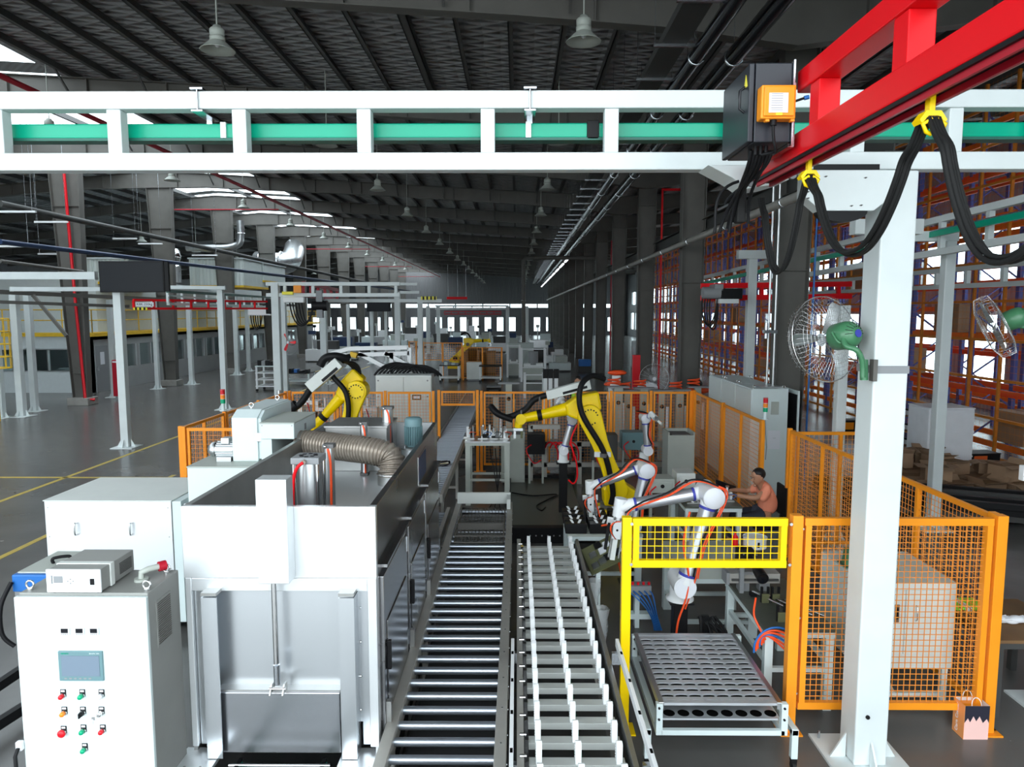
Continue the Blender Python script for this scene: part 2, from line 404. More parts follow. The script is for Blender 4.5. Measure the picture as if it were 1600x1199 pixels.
for xx in (4.80, 4.92): B().cyl((xx, 13.62, .1), (xx, 13.62, 6.2), .022, n=8).out('conduit', 'alu', t)
B().box(4.7, 4.95, 13.55, 13.66, 3.1, 3.16).cyl((4.75, 13.6, 3.0), (4.75, 13.6, 3.3), .04, n=8).out('valve', 'zinc', t)
tag(B().tube([(5.68, 13.7, 7.5), (5.66, 13.7, 4.0), (5.62, 13.7, .0)], .018, 6).out('blue_rope', 'blue'), 'blue rope hanging beside the nearest dark column', 'rope')
# side walls and end wall
def wall_with_openings(name, axis, pos, a0, a1, z1, holes, th, m):
    # holes: (a, b, z0, z1); builds solid boxes around them on a grid
    b = B(); xs = sorted({a0, a1} | {h[0] for h in holes} | {h[1] for h in holes}); zs = sorted({0., z1} | {h[2] for h in holes} | {h[3] for h in holes})
    for xa, xb in zip(xs[:-1], xs[1:]):
        run = None
        for za, zb in list(zip(zs[:-1], zs[1:])) + [(None, None)]:
            inside = za is not None and any(h[0] <= (xa + xb) / 2 <= h[1] and h[2] <= (za + zb) / 2 <= h[3] for h in holes)
            if za is not None and not inside:
                run = (run[0], zb) if run else (za, zb)
            elif run:
                if axis == 'x': b.box(pos, pos + th, xa, xb, run[0], run[1])
                else: b.box(xa, xb, pos, pos + th, run[0], run[1])
                run = None
    o = b.out(name, m); o['kind'] = 'structure'; return o
hl = [(y, y + 2.6, 1.0, 3.4) for y in [14 + 3.6 * i for i in range(26)]] + [(y, y + 3.1, 4.6, 6.4) for y in [2 + 3.6 * i for i in range(29)]]
wr = wall_with_openings('wall_right', 'x', 17.0, -1.6, YEND, 9.6, hl, .2, 'sheet_wall')
g = B()
for h in hl: g.box(17.08, 17.1, h[0], h[1], h[2], h[3])
o = g.out('window_1', 'glass', wr)
he = [(-43 + 1.9 * i, -43 + 1.9 * i + .95, .6, 2.7) for i in range(31)] + [(-43 + 4.2 * i, -43 + 4.2 * i + 4.0, 4.2, 4.75) for i in range(14)]
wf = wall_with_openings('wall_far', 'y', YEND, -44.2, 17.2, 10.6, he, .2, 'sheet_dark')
for h in he:
    B().box(h[0], h[1], YEND + .05, YEND + .07, h[2], h[3]).out('pane', 'glass', wf)
hw = [(y, y + 2.0, 1.2, 3.0) for y in [3 + 5 * i for i in range(21)]]
wl = wall_with_openings('wall_left', 'x', -44.2, -1.6, YEND, 8.2, hw, .2, 'sheet_wall')
g = B()
for h in hw: g.box(-44.1, -44.08, h[0], h[1], h[2], h[3])
g.out('window_2', 'glass', wl)

B().box(6.0, 17.2, -1.8, -1.6, 0, 9.6).out('wall_light_block', 'sheet_wall', kind='structure')  # unseen wall added to cut daylight on faces turned to the racking
B().box(-44.2, -22.0, -1.8, -1.6, 0, 9.6).out('wall_light_block', 'sheet_wall', kind='structure')  # unseen wall added to narrow the daylight opening on the office side
# ---------------------------------------------------------------- office block and walkway by the far column row
offx, offy = -18.4, 30.6
ow = wall_with_openings('wall_office', 'y', offy, -26, offx, 2.45, [(-24.6, -21.9, .95, 1.9), (-21.8, -18.9, .95, 1.9)], .12, 'wall_white')
for (a, c) in ((-24.6, -21.9), (-21.8, -18.9)):
    f_ = B().box(a, c, offy + .05, offy + .06, .95, 1.9).out('pane', 'glass', ow)
    b = B()
    for xx in (a, (a + c) / 2, c): b.box(xx - .025, xx + .025, offy - .02, offy + .1, .95, 1.9)
    b.box(a, c, offy - .02, offy + .1, .93, .97); b.box(a, c, offy - .02, offy + .1, 1.87, 1.92); b.out('window_frame', 'alu', ow)
hs = [(31.9 + 2.5 * i, 31.9 + 2.5 * i + 2.2, .95, 2.0) for i in range(12)]
os_ = wall_with_openings('wall_corridor', 'x', offx - .12, offy, 64, 2.45, hs, .12, 'wall_panel')
for h in hs:
    B().box(offx - .07, offx - .06, h[0], h[1], h[2], h[3]).out('pane', 'glass', os_)
    b = B()
    for yy in (h[0], (h[0] + h[1]) / 2, h[1]): b.box(offx - .14, offx + .02, yy - .03, yy + .03, h[2], h[3])
    b.out('window_frame', 'alu', os_)
dr = B().box(offx - .02, offx + .04, 30.75, 31.7, 0, 2.02).out('door_1', 'grey_mid'); dr['kind'] = 'structure'
B().box(offx + .03, offx + .05, 31.1, 31.4, 1.2, 1.75).out('door_pane', 'paper', dr)
B().box(offx + .04, offx + .08, 30.85, 30.9, .95, 1.1).out('door_handle', 'alu', dr)
B().box(-26, offx, offy + .1, 64, 2.3, 2.45).out('trim_office_roof', 'wall_white', kind='structure')
B().box(-25.9, -25.7, offy + .12, 64, 0, 2.3).out('wall_office_back', 'wall_white', kind='structure')
B().box(-26, -18.6, 37, 37.1, 0, 2.3).out('wall_office_inner', 'wall_white', kind='structure')
up_ = B().box(-26, -19.4, 32.8, 32.95, 2.45, 5.0).box(-19.5, -19.4, 32.95, 66, 2.45, 5.0).box(-26, -19.4, 32.8, 66, 5.0, 5.08).out('wall_upper_storey', 'wall_white'); up_['kind'] = 'structure'
B().box(-26.1, -25.95, 30.6, 66, 0, 5.0).out('wall_office_side', 'wall_white', kind='structure')
# equipment seen in the office windows
for (x, y, s_, m, nm) in ((-22.6, 31.8, (.9, .6, 1.6), 'cab_white', 'analysis_cabinet'), (-20.2, 32.4, (1.4, .6, 1.0), 'wall_white', 'laboratory_bench'), (-24.2, 32.2, (.9, .5, 1.5), 'wood', 'wooden_shelf')):
    t = thing(nm, {'analysis_cabinet': 'pale cabinet seen through the office window behind the yellow ladder', 'laboratory_bench': 'low white bench behind the office window beside the column', 'wooden_shelf': 'brown shelf behind the office window near the ladder cage'}[nm], 'furniture', (x, y, 0))
    B().box(x - s_[0] / 2, x + s_[0] / 2, y - s_[1] / 2, y + s_[1] / 2, .08, s_[2]).out('body', m, t, bevel=.01)
    B().box(x - s_[0] / 2 + .03, x + s_[0] / 2 - .03, y - s_[1] / 2 + .03, y + s_[1] / 2 - .03, 0, .08).out('plinth', 'grey_mid', t)
    B().box(x - s_[0] / 2 + .04, x - .01, y - s_[1] / 2 - .02, y - s_[1] / 2, .15, s_[2] - .06).out('door', m, t)
    B().box(x + .01, x + s_[0] / 2 - .04, y - s_[1] / 2 - .02, y - s_[1] / 2, .15, s_[2] - .06).out('door', m, t)
# walkway with yellow guard rail
t = thing('walkway', 'yellow-edged steel walkway with guard rails above the offices', 'walkway', (-19, 30.5, 2.45))
B().box(-26, offx + .15, offy - .12, offy + .9, 2.45, 2.6).out('deck', 'walk_yellow', t)
B().box(offx - .9, offx + .15, offy + .9, 66, 2.45, 2.6).out('deck', 'walk_yellow', t)
def guard(t, pts, z0, hgt=1.0):
    for a, c in zip(pts[:-1], pts[1:]):
        a, c = Vector(a), Vector(c); L_ = (c - a).length; n = max(2, round(L_ / 1.25))
        for i in range(n + 1):
            p = a + (c - a) * i / n; B().cyl((p.x, p.y, z0), (p.x, p.y, z0 + hgt), .024, n=6).out('rail_post', 'walk_yellow', t)
        for h in (hgt, hgt * .55): B().cyl((a.x, a.y, z0 + h), (c.x, c.y, z0 + h), .022, n=6).out('rail', 'walk_yellow', t)
guard(t, [(-26, offy - .08, 0), (offx + .1, offy - .08, 0), (offx + .1, 66, 0)], 2.6)
# caged ladder
lx, ly = FL(38, 648).x, FL(38, 648).y
lx, ly = FL(24, 653).x - .2, FL(24, 653).y - .75
t = thing('caged_ladder', 'yellow caged ladder standing beside a white gantry post', 'ladder', (lx, ly, 0))
for dx in (-.22, .22): B().bar((lx + dx, ly, 0), (lx + dx, ly, 4.0), .05, .05).out('stile', 'yellow_gate' if dx < 0 else 'walk_yellow', t)
r0 = B().cyl((lx - .22, ly, .3), (lx + .22, ly, .3), .014, n=6).out('rung', 'grey_mid', t)
for i in range(1, 12): inst(r0, (0, 0, .3 * i))
for zz in (1.75, 2.1, 2.5, 2.9, 3.3):
    pts = [(lx + .22 + .62 * math.sin(a) * 1.0 + (0 if a else 0), ly - .36 + .36 * math.cos(a), zz) for a in [math.pi * k / 8 for k in range(9)]]
    pts = [(lx - .22, ly, zz)] + [(lx + .32 + .62 * math.sin(a), ly - .32 + .32 * math.cos(a), zz) for a in [math.pi * k / 8 for k in range(9)]] + [(lx - .22, ly - .64, zz)]
    B().tube(pts, .02, 6).out('cage_hoop', 'walk_yellow', t)
for k in (1, 3, 4, 5, 7):
    a = math.pi * k / 8; B().cyl((lx + .32 + .62 * math.sin(a), ly - .32 + .32 * math.cos(a), 1.75), (lx + .32 + .62 * math.sin(a), ly - .32 + .32 * math.cos(a), 3.3), .014, n=6).out('cage_bar', 'walk_yellow', t)
# fire hose cabinet and red sprinkler riser
t = thing('fire_cabinet', 'tall narrow red fire cabinet at the foot of the nearest tapered column', 'fire cabinet', (-16.0, 28.3, 0))
B().box(-16.15, -15.78, 28.1, 28.45, .15, 1.6).out('body', 'red_pipe', t, bevel=.01); B().box(-16.12, -15.81, 28.08, 28.1, .2, 1.55).out('door', 'red_pipe', t)
B().box(-16.1, -15.83, 28.15, 28.4, 0, .15).out('plinth', 'grey_mid', t); B().box(-16.1, -15.83, 28.06, 28.09, 1.5, 1.56).out('label_plate', 'paper', t)
o = B().tube([(-16.6, 26.5, 9.0), (-16.45, 26.48, 4.0), (-16.3, 26.48, .25), (-16.0, 26.6, .2)], .055, 8).out('sprinkler_riser', 'lamp_red'); tag(o, 'red riser pipe running down the nearest tapered grey column', 'pipe')
o = B().tube([(-11.2, -2, 8.6), (-11.2, 104, 8.6)], .07, 8).out('sprinkler_main', 'red_pipe'); tag(o, 'dark red sprinkler pipe running under the roof beside the skylights', 'pipe')
for k, y in enumerate(YF[5::3]):
    o = B().tube([(-16.2, y + .2, 8.3), (-11.2, y + .2, 8.3)], .03, 6).out('sprinkler_branch', 'red_pipe'); tag(o, '%s thin red sprinkler branch crossing beneath the skylights, down the hall' % ords[k], 'pipe', 'red sprinkler branches')
o = B().tube([(5.3, 19.5, 8.0), (5.3, 19.5, .1)], .04, 6).out('sprinkler_riser', 'red'); o.location = (0, 7, 0); tag(o, 'red riser pipe beside the third dark column of the racking row', 'pipe')
o = B().tube([(5.3, 26.5, 7.95), (6.7, 26.5, 7.95)], .05, 6).out('sprinkler_branch', 'red'); tag(o, 'short red pipe joining the riser at the head of the third racking column', 'pipe')
o = B().tube([(5.3, 40.4, 7.5), (5.3, 40.4, .1)], .05, 6).out('sprinkler_riser', 'red_pipe'); tag(o, 'dark red riser pipe beside the fifth dark column of the racking row', 'pipe')
# pipes along the dark column row
for (x, z, r, m, lb, y0) in ((4.33, 5.28, .075, 'rail_grey', 'pale grey pipe clipped along the column row at mid height', 11.), (2.85, 7.55, .12, 'black_gloss', 'black pipe hung beneath the roof beside the cable tray', -2.), (3.45, 7.55, .14, 'black_gloss', 'thicker black pipe hung beneath the roof close to the column row', -2.)):
    t = thing('service_pipe', lb, 'pipe', (x, y0, z))
    B().cyl((x, y0, z), (x, 104, z), r, n=12).out('pipe', m, t)
    s0 = B().lathe([(r, -.02), (r + .015, -.02), (r + .015, .02), (r, .02)], (x, 5.4, z), 'y', 12).out('clamp', 'zinc', t)
    for i in range(1, 30): inst(s0, (0, 3.2 * i, 0))
    if z > 6:
        h0 = B().cyl((x, 5.4, z + r), (x, 5.4, roof_z(x)), .006, n=4).out('hanger', 'zinc', t)
        for i in range(1, 20): inst(h0, (0, 3.2 * i, 0))
t = thing('girder', 'dark steel girder running behind the column row above the pale pipe', 'girder', (5.2, 12, 6.0))
B().box(5.14, 5.16, 10, 104, 5.7, 6.0).box(5.02, 5.28, 10, 104, 6.0, 6.02).box(5.02, 5.28, 10, 104, 5.68, 5.7).out('beam', 'struct_dark', t)
t = thing('cable_tray', 'dark cable tray hung beneath the roof with pale cross struts', 'cable tray', (2.45, 5, 7.6))
B().box(2.22, 2.62, -2, 104, 7.62, 7.66).out('tray', 'struct_dark', t); B().box(2.22, 2.235, -2, 104, 7.66, 7.74).out('tray_side', 'struct_dark', t); B().box(2.605, 2.62, -2, 104, 7.66, 7.74).out('tray_side', 'struct_dark', t)
s0 = B().box(2.1, 2.75, 8.2, 8.26, 7.57, 7.615).out('strut', 'zinc', t)
hh = B().cyl((2.12, 8.23, 7.6), (2.12, 8.23, roof_z(2.1)), .005, n=4).cyl((2.73, 8.23, 7.6), (2.73, 8.23, roof_z(2.7)), .005, n=4).out('hanger', 'zinc', t)
for i in range(1, 50): inst(s0, (0, 1.6 * i, 0)); inst(hh, (0, 1.6 * i, 0))
# angled light row far down, and white battens
for i in range(9):
    t = thing('light_batten', '%s strip light of the row above the far aisle' % ords[i], 'light', (3.3, 48 + i * 6, 6.9), 'strip lights above the far aisle')
    B().box(3.25, 3.35, 45 + i * 6, 49.5 + i * 6, 6.9, 6.96).out('tube_light', 'led', t); B().box(3.22, 3.38, 45 + i * 6, 49.5 + i * 6, 6.96, 7.0).out('housing', 'cab_white', t); [B().cyl((3.3, 45.5 + i * 6 + d_, 7.0), (3.3, 45.5 + i * 6 + d_, roof_z(3.3) + .2), .008, n=4).out('wire', 'zinc', t) for d_ in (0, 3.5)]
# pendant bell lamps
lp = thing('bell_lamp', 'x', 'lamp', (0, 0, 0), 'bell lamps hung from the roof')
rd_ = B().cyl((0, 0, 0), (0, 0, 1.), .012, n=6).out('rod', 'cab_grey', lp); rd_.location = (0, 0, .3)
B().lathe([(0, .32), (.06, .315), (.075, .28), (.10, .27), (.115, .25), (.115, .17), (.105, .165), (.105, .15), (.12, .145), (.12, .09), (.09, .07)], n=20).out('housing', 'cab_grey', lp)
B().lathe([(.08, .09), (.12, .07), (.17, .03), (.26, -.06), (.275, -.07), (.265, -.075), (.16, .015), (.11, .055), (.07, .07)], n=22).out('shade', 'cab_grey', lp)
B().ball((0, 0, .02), .045, 10).out('bulb', 'white_bright', lp)
first = True
L1, L2 = AT(340, 72, 11.9), AT(912, 58, 11.4)
rows = [(L1.x, L1.z, 11.9, 15, 'row over the yellow robot on the left of the aisle'), (L2.x, L2.z, 11.4, 15, 'row over the roller conveyors'), (-12.2, 8.2, 19.0, 10, 'row beneath the skylights'), (-20.5, 7.4, 26.0, 8, 'row above the offices')]
nn = ['overhead', 'second', 'third', 'fourth', 'fifth', 'sixth', 'seventh', 'eighth', 'ninth', 'tenth', 'eleventh', 'twelfth', 'thirteenth', 'fourteenth', 'fifteenth']
rn = ['row above the big steel washing machine', 'row above the roller conveyors', 'row beneath the skylights', 'row above the offices']
for ri, (x, z, y0, n, _) in enumerate(rows):
    for i in range(n):
        k = nn[i] if i else 'first'
        lb = '%s bell lamp along the %s' % (k, rn[ri])
        d = dup(lp, (x, y0 + 6.6 * i, z), 0, lb)
        for c_ in d.children:
            if c_.name.startswith('rod'): c_.scale = (1, 1, roof_z(x) + .19 - z - .3); 
for o in [lp] + list(lp.children): bpy.data.objects.remove(o)
# strip lights across the office side
k = 0
for (px, py, Y, L_) in ((0, 331, 22, 2.2), (320 / 4, 347, 26, 1.2), (195, 373, 30, 1.0), (235, 381, 33, 1.1), (15, 385, 24, 1.4), (320, 399, 34, 1.2), (80, 397, 30, 1.1)):
    p = AT(px, py, Y); t = thing('light_batten', 'slim white strip light hanging on wires, %s in the cluster above the offices' % ['lowest', 'second', 'third', 'fourth', 'fifth', 'sixth', 'seventh'][k], 'light', p, 'strip lights above the offices')
    B().box(p.x - L_ / 2, p.x + L_ / 2, Y - .04, Y + .04, p.z - .03, p.z + .03).out('tube_light', 'white_bright', t)
    for s_ in (-1, 1): B().cyl((p.x + s_ * L_ * .45, Y, p.z + .03), (p.x + s_ * L_ * .45, Y, roof_z(p.x) + .2), .006, n=4).out('wire', 'zinc', t)
    k += 1
# overhead dark pipes and ducts crossing by the offices
for (a, c, r, m, lb) in ((AT(0, 378, 20), AT(640, 455, 70), .075, 'deep_blue', 'long dark blue pipe descending across the hall above the offices'), (AT(0, 318, 22), AT(620, 452, 75), .10, 'struct_dark', 'dark square trunking running above the offices towards the far wall'), (AT(0, 408, 22), AT(130, 425, 26), .06, 'struct_grey', 'grey pipe above the television')):
    o = B().cyl(a, c, r, n=10).out('overhead_pipe', m); tag(o, lb, 'pipe')
t = thing('spiral_duct', 'large shiny spiral duct high beside the tapered columns', 'duct', AT(437, 410, 50))
c0 = AT(400, 410, 50); c1 = AT(462, 408, 50)
B().tube(smooth_path([c0, AT(430, 412, 50), AT(450, 410, 51), AT(458, 398, 53), AT(460, 388, 55)]), .75, 16).out('duct_tube', 'duct', t)
for px in (408, 424, 440): p = AT(px, 411, 50); B().torus(p, .77, .05, 'x', 18, 6).out('seam', 'chrome', t)
t = thing('exhaust_duct', 'silver elbow duct above the white cold boxes', 'duct', AT(375, 380, 40))
B().tube(smooth_path([AT(375, 345, 40), AT(376, 365, 40), AT(374, 380, 40), AT(362, 386, 40), AT(340, 388, 40), AT(292, 387, 40)]), .2, 12).out('duct_tube', 'duct', t)
p = AT(376, 365, 40); B().torus(p, .22, .03, 'z', 14, 6).out('seam', 'chrome', t)
t = thing('exhaust_duct', 'crumpled silver duct on top of the white cold boxes', 'duct', AT(275, 405, 38))
B().tube(smooth_path([AT(270, 392, 38), AT(274, 402, 38), AT(268, 410, 38), AT(276, 420, 38)]), .28, 10).out('duct_tube', 'chrome', t)
B().torus(AT(271, 402, 38), .3, .03, 'z', 14, 6).out('seam', 'duct', t)
q = AT(276, 421, 38); B().cyl((q.x, 38, 5.08), (q.x, 38, q.z + .1), .22, n=10).out('stub', 'duct', t)
for (x0, x1, y0, y1, Y, lb) in ((297, 380, 405, 446, 41, 'large white ribbed cold box on the walkway roof'), (384, 412, 412, 438, 44, 'smaller white ribbed box beyond the large one'), (130, 200, 405, 440, 33, 'long white housing behind the television')):
    a = AT(x0, y1, Y); c = AT(x1, y0, Y); t = thing('cold_box', lb, 'equipment', ((a.x + c.x) / 2, Y, a.z))
    B().box(a.x, c.x, Y, Y + 4, a.z, c.z).out('body', 'sheet_tank', t); b = B(); n = int((c.x - a.x) / .35)
    for i in range(n): b.box(a.x + .1 + i * .35, a.x + .16 + i * .35, Y - .04, Y, a.z + .05, c.z - .05)
    b.out('ribs', 'tank_white', t); B().box(a.x - .06, c.x + .06, Y - .06, Y + 4.06, c.z, c.z + .08).out('lid', 'wall_white', t)
    B().box(a.x, c.x, Y, Y + 4, a.z - .12, a.z).out('base_frame', 'walk_yellow', t)
    for xx in (a.x + .2, c.x - .2): B().box(xx - .08, xx + .08, Y + 1.9, Y + 2.1, 4.9, a.z - .12).out('leg', 'struct_grey', t)
# ================================================================ RACKING
def screen(x, y0, y1, zt, pitch, lb):
    t = thing('mesh_screen', lb, 'fence', (x, y0, 0))
    p0 = None; y = y0; n = int((y1 - y0) / pitch)
    p0 = B().box(x - .03, x + .03, y0 - .03, y0 + .03, 0, zt).out('post', 'orange_frame', t)
    for i in range(1, n + 1): inst(p0, (0, pitch * i, 0))
    z = .15; r0 = None
    while z <= zt:
        B().box(x - .025, x + .025, y0, y0 + n * pitch, z - .03, z + .03).out('rail', 'orange_frame', t); z += .9
    return t
def pallet_rack(x0, x1, y0, nb, bay, zt, levels, lb, seed, dark=False):
    rnd = random.Random(seed)
    t = thing('pallet_rack', lb, 'rack', ((x0 + x1) / 2, y0, 0), 'pallet racks')
    b = B()
    for xx in (x0, x1): b.box(xx - .05, xx + .05, y0 - .06, y0 + .06, 0, zt)
    z = .3; s_ = 1
    while z < zt - .8:
        b.bar((x0, y0, z), (x1, y0, z + .8), .035, .035) if s_ > 0 else b.bar((x1, y0, z), (x0, y0, z + .8), .035, .035); z += .8; s_ = -s_
    up = b.out('upright_frame', 'blue_rack', t)
    for i in range(1, nb + 1): inst(up, (0, bay * i, 0))
    for k, z in enumerate(levels):
        for xx in (x0, x1):
            bm_ = B().box(xx - .03, xx + .03, y0 + .06, y0 + bay - .06, z - .07, z + .07).out('beam', 'rack_red' if k % 2 else 'orange_rack', t)
            for i in range(1, nb): inst(bm_, (0, bay * i, 0))
    return t
lv = [.35, 1.6, 2.9, 4.2, 5.5, 6.8, 8.0]
screen(11.0, 13.0, 62.0, 8.8, 1.07, 'tall orange framed mesh screen in front of the pallet racking')
pallet_rack(11.4, 12.5, 12.5, 19, 2.7, 8.7, lv, 'blue and orange pallet racking standing directly behind the mesh screen', 1)
pallet_rack(13.6, 14.7, 11.0, 19, 2.7, 8.7, [.9, 2.3, 3.6, 4.9, 6.2, 7.5], 'second row of blue and orange pallet racking, nearer the windows', 2)
# fine wire of the screen
b = B()
for i in range(0, 330): y = 13.0 + .15 * i; b.add([(10.98, y, .1), (10.98, y + .006, .1), (10.98, y + .006, 8.8), (10.98, y, 8.8)], [(0, 1, 2, 3)])
for i in range(0, 58): z = .2 + .15 * i; b.add([(10.98, 13, z), (10.98, 62, z), (10.98, 62, z + .006), (10.98, 13, z + .006)], [(0, 1, 2, 3)])
scr = [o for o in bpy.data.objects if o.name == 'mesh_screen'][0]
b.out('wire_mesh', 'orange_frame', scr, kind='stuff')
# things stored on the racks : cartons
cb = thing('carton', 'x', 'box', (0, 0, 0), 'cartons stored on the pallet racking')
B().box(-.4, .4, -.5, .5, 0, .75).out('body', 'carton', cb); B().box(-.03, .03, -.501, .501, .75, .753).out('tape', 'wood', cb)
rnd = random.Random(5)
for i in range(12):
    z = lv[(0, 2, 1, 3, 0, 1)[i % 6]] + .07; y = 13.9 + 2.7 * (1 + i + i // 4)
    d = dup(cb, (11.95, y, z), rnd.uniform(-.1, .1), 'brown carton in the pallet racking behind the mesh screen, %s bay counting inwards' % ['second', 'third', 'fourth', 'fifth', 'seventh', 'eighth', 'ninth', 'tenth', 'twelfth', 'thirteenth', 'fourteenth', 'fifteenth'][i])
for o in [cb] + list(cb.children): bpy.data.objects.remove(o)
# ================================================================ GANTRIES
def base_plate(t, x, y, s_=.24, m='white_paint', bolts=True):
    B().box(x - s_, x + s_, y - s_, y + s_, 0, .02).out('base_plate', m, t)
    for (dx, dy) in ((1, 0), (-1, 0), (0, 1), (0, -1)):
        a, c = s_ * .45, s_ * .85
        b = B()
        if dx: b.prism([(x + dx * a, .02), (x + dx * c, .02), (x + dx * a, .22)], 'y', y - .008, y + .008)
        else: b.prism([(y + dy * a, .02), (y + dy * c, .02), (y + dy * a, .22)], 'x', x - .008, x + .008)
        b.out('gusset', m, t)
    if bolts:
        for dx in (-1, 1):
            for dy in (-1, 1): B().cyl((x + dx * s_ * .8, y + dy * s_ * .8, .02), (x + dx * s_ * .8, y + dy * s_ * .8, .08), .011, n=8).out('anchor_bolt', 'zinc', t)
def post(x, y, zt, lb, wd=.2, m='white_paint', group=None, bolts=False, sp=.24):
    t = thing('gantry_post', lb, 'post', (x, y, 0), group)
    B().box(x - wd / 2, x + wd / 2, y - wd / 2, y + wd / 2, .02, zt).out('shaft', m, t, bevel=.012)
    base_plate(t, x, y, sp, m, bolts); return t
def truss(name, lb, p0, p1, z0, z1, ch, ups, m='white_paint', cat='beam', wd=None):
    p0, p1 = Vector(p0), Vector(p1); wd = wd or ch
    t = thing(name, lb, cat, (p0.x, p0.y, z0))
    for z in (z0 + ch / 2, z1 - ch / 2): B().bar((p0.x, p0.y, z), (p1.x, p1.y, z), wd, ch).out('chord', m, t, bevel=.008)
    for u in ups:
        p = p0 + (p1 - p0) * u; d = (p1 - p0).normalized()
        a = Vector((p.x, p.y, z0 + ch)); c = Vector((p.x, p.y, z1 - ch))
        w_ = wd * .82; s = B(); q = Vector((-d.y, d.x, 0))
        vs = [v + d * (i * w_ / 2) + q * (j * w_ / 2) for v in (a, c) for i, j in ((-1, -1), (1, -1), (1, 1), (-1, 1))]
        s.add(vs, [(0, 1, 2, 3), (7, 6, 5, 4), (0, 4, 5, 1), (1, 5, 6, 2), (2, 6, 7, 3), (3, 7, 4, 0)]).out('upright', m, t, bevel=.006)
    return t
GY = 5.35
zc = lambda py: AT(800, py, GY - .06).z
X0, X1 = -7.2, 5.2
upx = [AT(px, 200, GY - .06).x for px in (-8, 177, 373, 568, 762, 956, 1150, 1342, 1495, 1640, 1790)] + [-4.9, -5.8, -6.7]
tr = truss('gantry_beam', 'long white overhead gantry beam with two chords and short uprights crossing the whole view', (X0, GY, 0), (X1, GY, 0), zc(265.5), zc(141), .125, [(x - X0) / (X1 - X0) for x in upx], wd=.125)
# green conductor rail behind it
zg = AT(800, 206, GY + .16).z
t = thing('conductor_rail', 'green conductor rail running behind the uprights of the big white gantry beam', 'rail', (X0, GY + .16, zg))
B().box(X0, X1, GY + .12, GY + .2, zg - .055, zg + .055).out('rail', 'green_rail', t, bevel=.01)
B().box(X0, X1, GY + .10, GY + .22, zg - .075, zg - .055).out('lip', 'dark_green', t)
for px in (340, 826): x = AT(px, 206, GY).x; B().box(x - .02, x + .02, GY + .1, GY + .22, zg - .06, zg + .06).out('clip', 'white_bright', t)
x = AT(929, 206, GY).x; B().box(x - .045, x + .045, GY + .1, GY + .24, zg - .07, zg + .07).out('joint_cover', 'black', t, bevel=.006)
for px in (316, 828):
    x = AT(px, 180, GY).x; h = thing('rail_hanger', 'thin hanger clamping the green rail to the white gantry beam, %s' % ('near the roof lamp' if px < 400 else 'by the black joint cover'), 'bracket', (x, GY, zg))
    b = B(); b.cyl((x, GY - .075, zc(140) - .0), (x, GY - .075, zc(175)), .006, n=6); b.cyl((x, GY + .075, zc(140)), (x, GY + .075, zc(175)), .006, n=6); b.out('rod', 'zinc', h)
    B().box(x - .04, x + .04, GY - .09, GY + .2, zc(172) - .012, zc(172)).out('plate', 'zinc', h); B().box(x - .02, x + .02, GY + .12, GY + .16, zg + .05, zc(172)).out('drop', 'zinc', h)
    B().box(x - .045, x + .045, GY - .09, GY + .09, zc(140), zc(140) + .012).out('top_plate', 'zinc', h)
# big white post in front with saddle
px_, py_ = 2.72, 5.29
zpost = AT(1375, 335, py_ - .1).z
t = thing('gantry_post', 'thick white square post standing in front of the orange fence, carrying the fan', 'post', (px_, py_, 0))
B().box(px_ - .125, px_ + .125, py_ - .125, py_ + .125, .02, 4.5).out('shaft', 'white_paint', t, bevel=.012)
base_plate(t, px_, py_, .30, 'white_paint')
B().cyl((px_ - .04, py_ - .128, .42), (px_ - .04, py_ - .14, .42), .016, n=8).out('plug', 'black', t)
B().box(px_ - .13, px_ + .13, py_ - .13, py_ + .13, AT(1380, 584, py_ - .13).z, AT(1380, 572, py_ - .13).z).out('strap', 'grey_mid', t)
B().box(px_ - .14, px_ - .11, py_ - .15, py_ - .09, AT(1380, 596, py_ - .13).z, AT(1380, 562, py_ - .13).z).out('strap_plate', 'struct_grey', t)
# saddle plate with half-round black patch added for a covered-up logo
a = AT(1254, 330, 5.12); c = AT(1398, 264, 5.12)
t = thing('gantry_saddle', 'scuffed white saddle box under the gantry beam with an added black rounded patch', 'bracket', ((a.x + c.x) / 2, 5.2, a.z))
w_ = c.x - a.x
B().prism([(a.x + .12, a.z), (c.x - .14, a.z), (c.x - .04, a.z + .08), (c.x, a.z + .17), (c.x, c.z - .01), (a.x, c.z - .01), (a.x, a.z + .10)], 'y', 5.10, 5.24).out('plate', 'white_paint', t, bevel=.006)
B().box(a.x + .1, c.x - .1, 5.13, 5.21, c.z - .02, c.z + .035).out('shim', 'black', t)
cx = AT(1318, 330, 5.12).x; zz = a.z
B().prism([(cx - .17 * math.cos(u), zz - .075 * math.sin(u)) for u in [math.pi * i / 14 for i in range(15)]], 'y', 5.12, 5.22).out('logo_cover', 'black', t)
for i, (px, py) in enumerate(((1262, 275), (1262, 300), (1262, 310), (1290, 276), (1352, 278), (1330, 322), (1345, 321), (1268, 290))):
    p = AT(px, py, 5.098); B().prism([(p.x - .012, p.z), (p.x + .004, p.z - .005), (p.x + .016, p.z + .004), (p.x + .003, p.z + .006)], 'y', 5.096, 5.101).out('scuff', 'struct_dark', t)
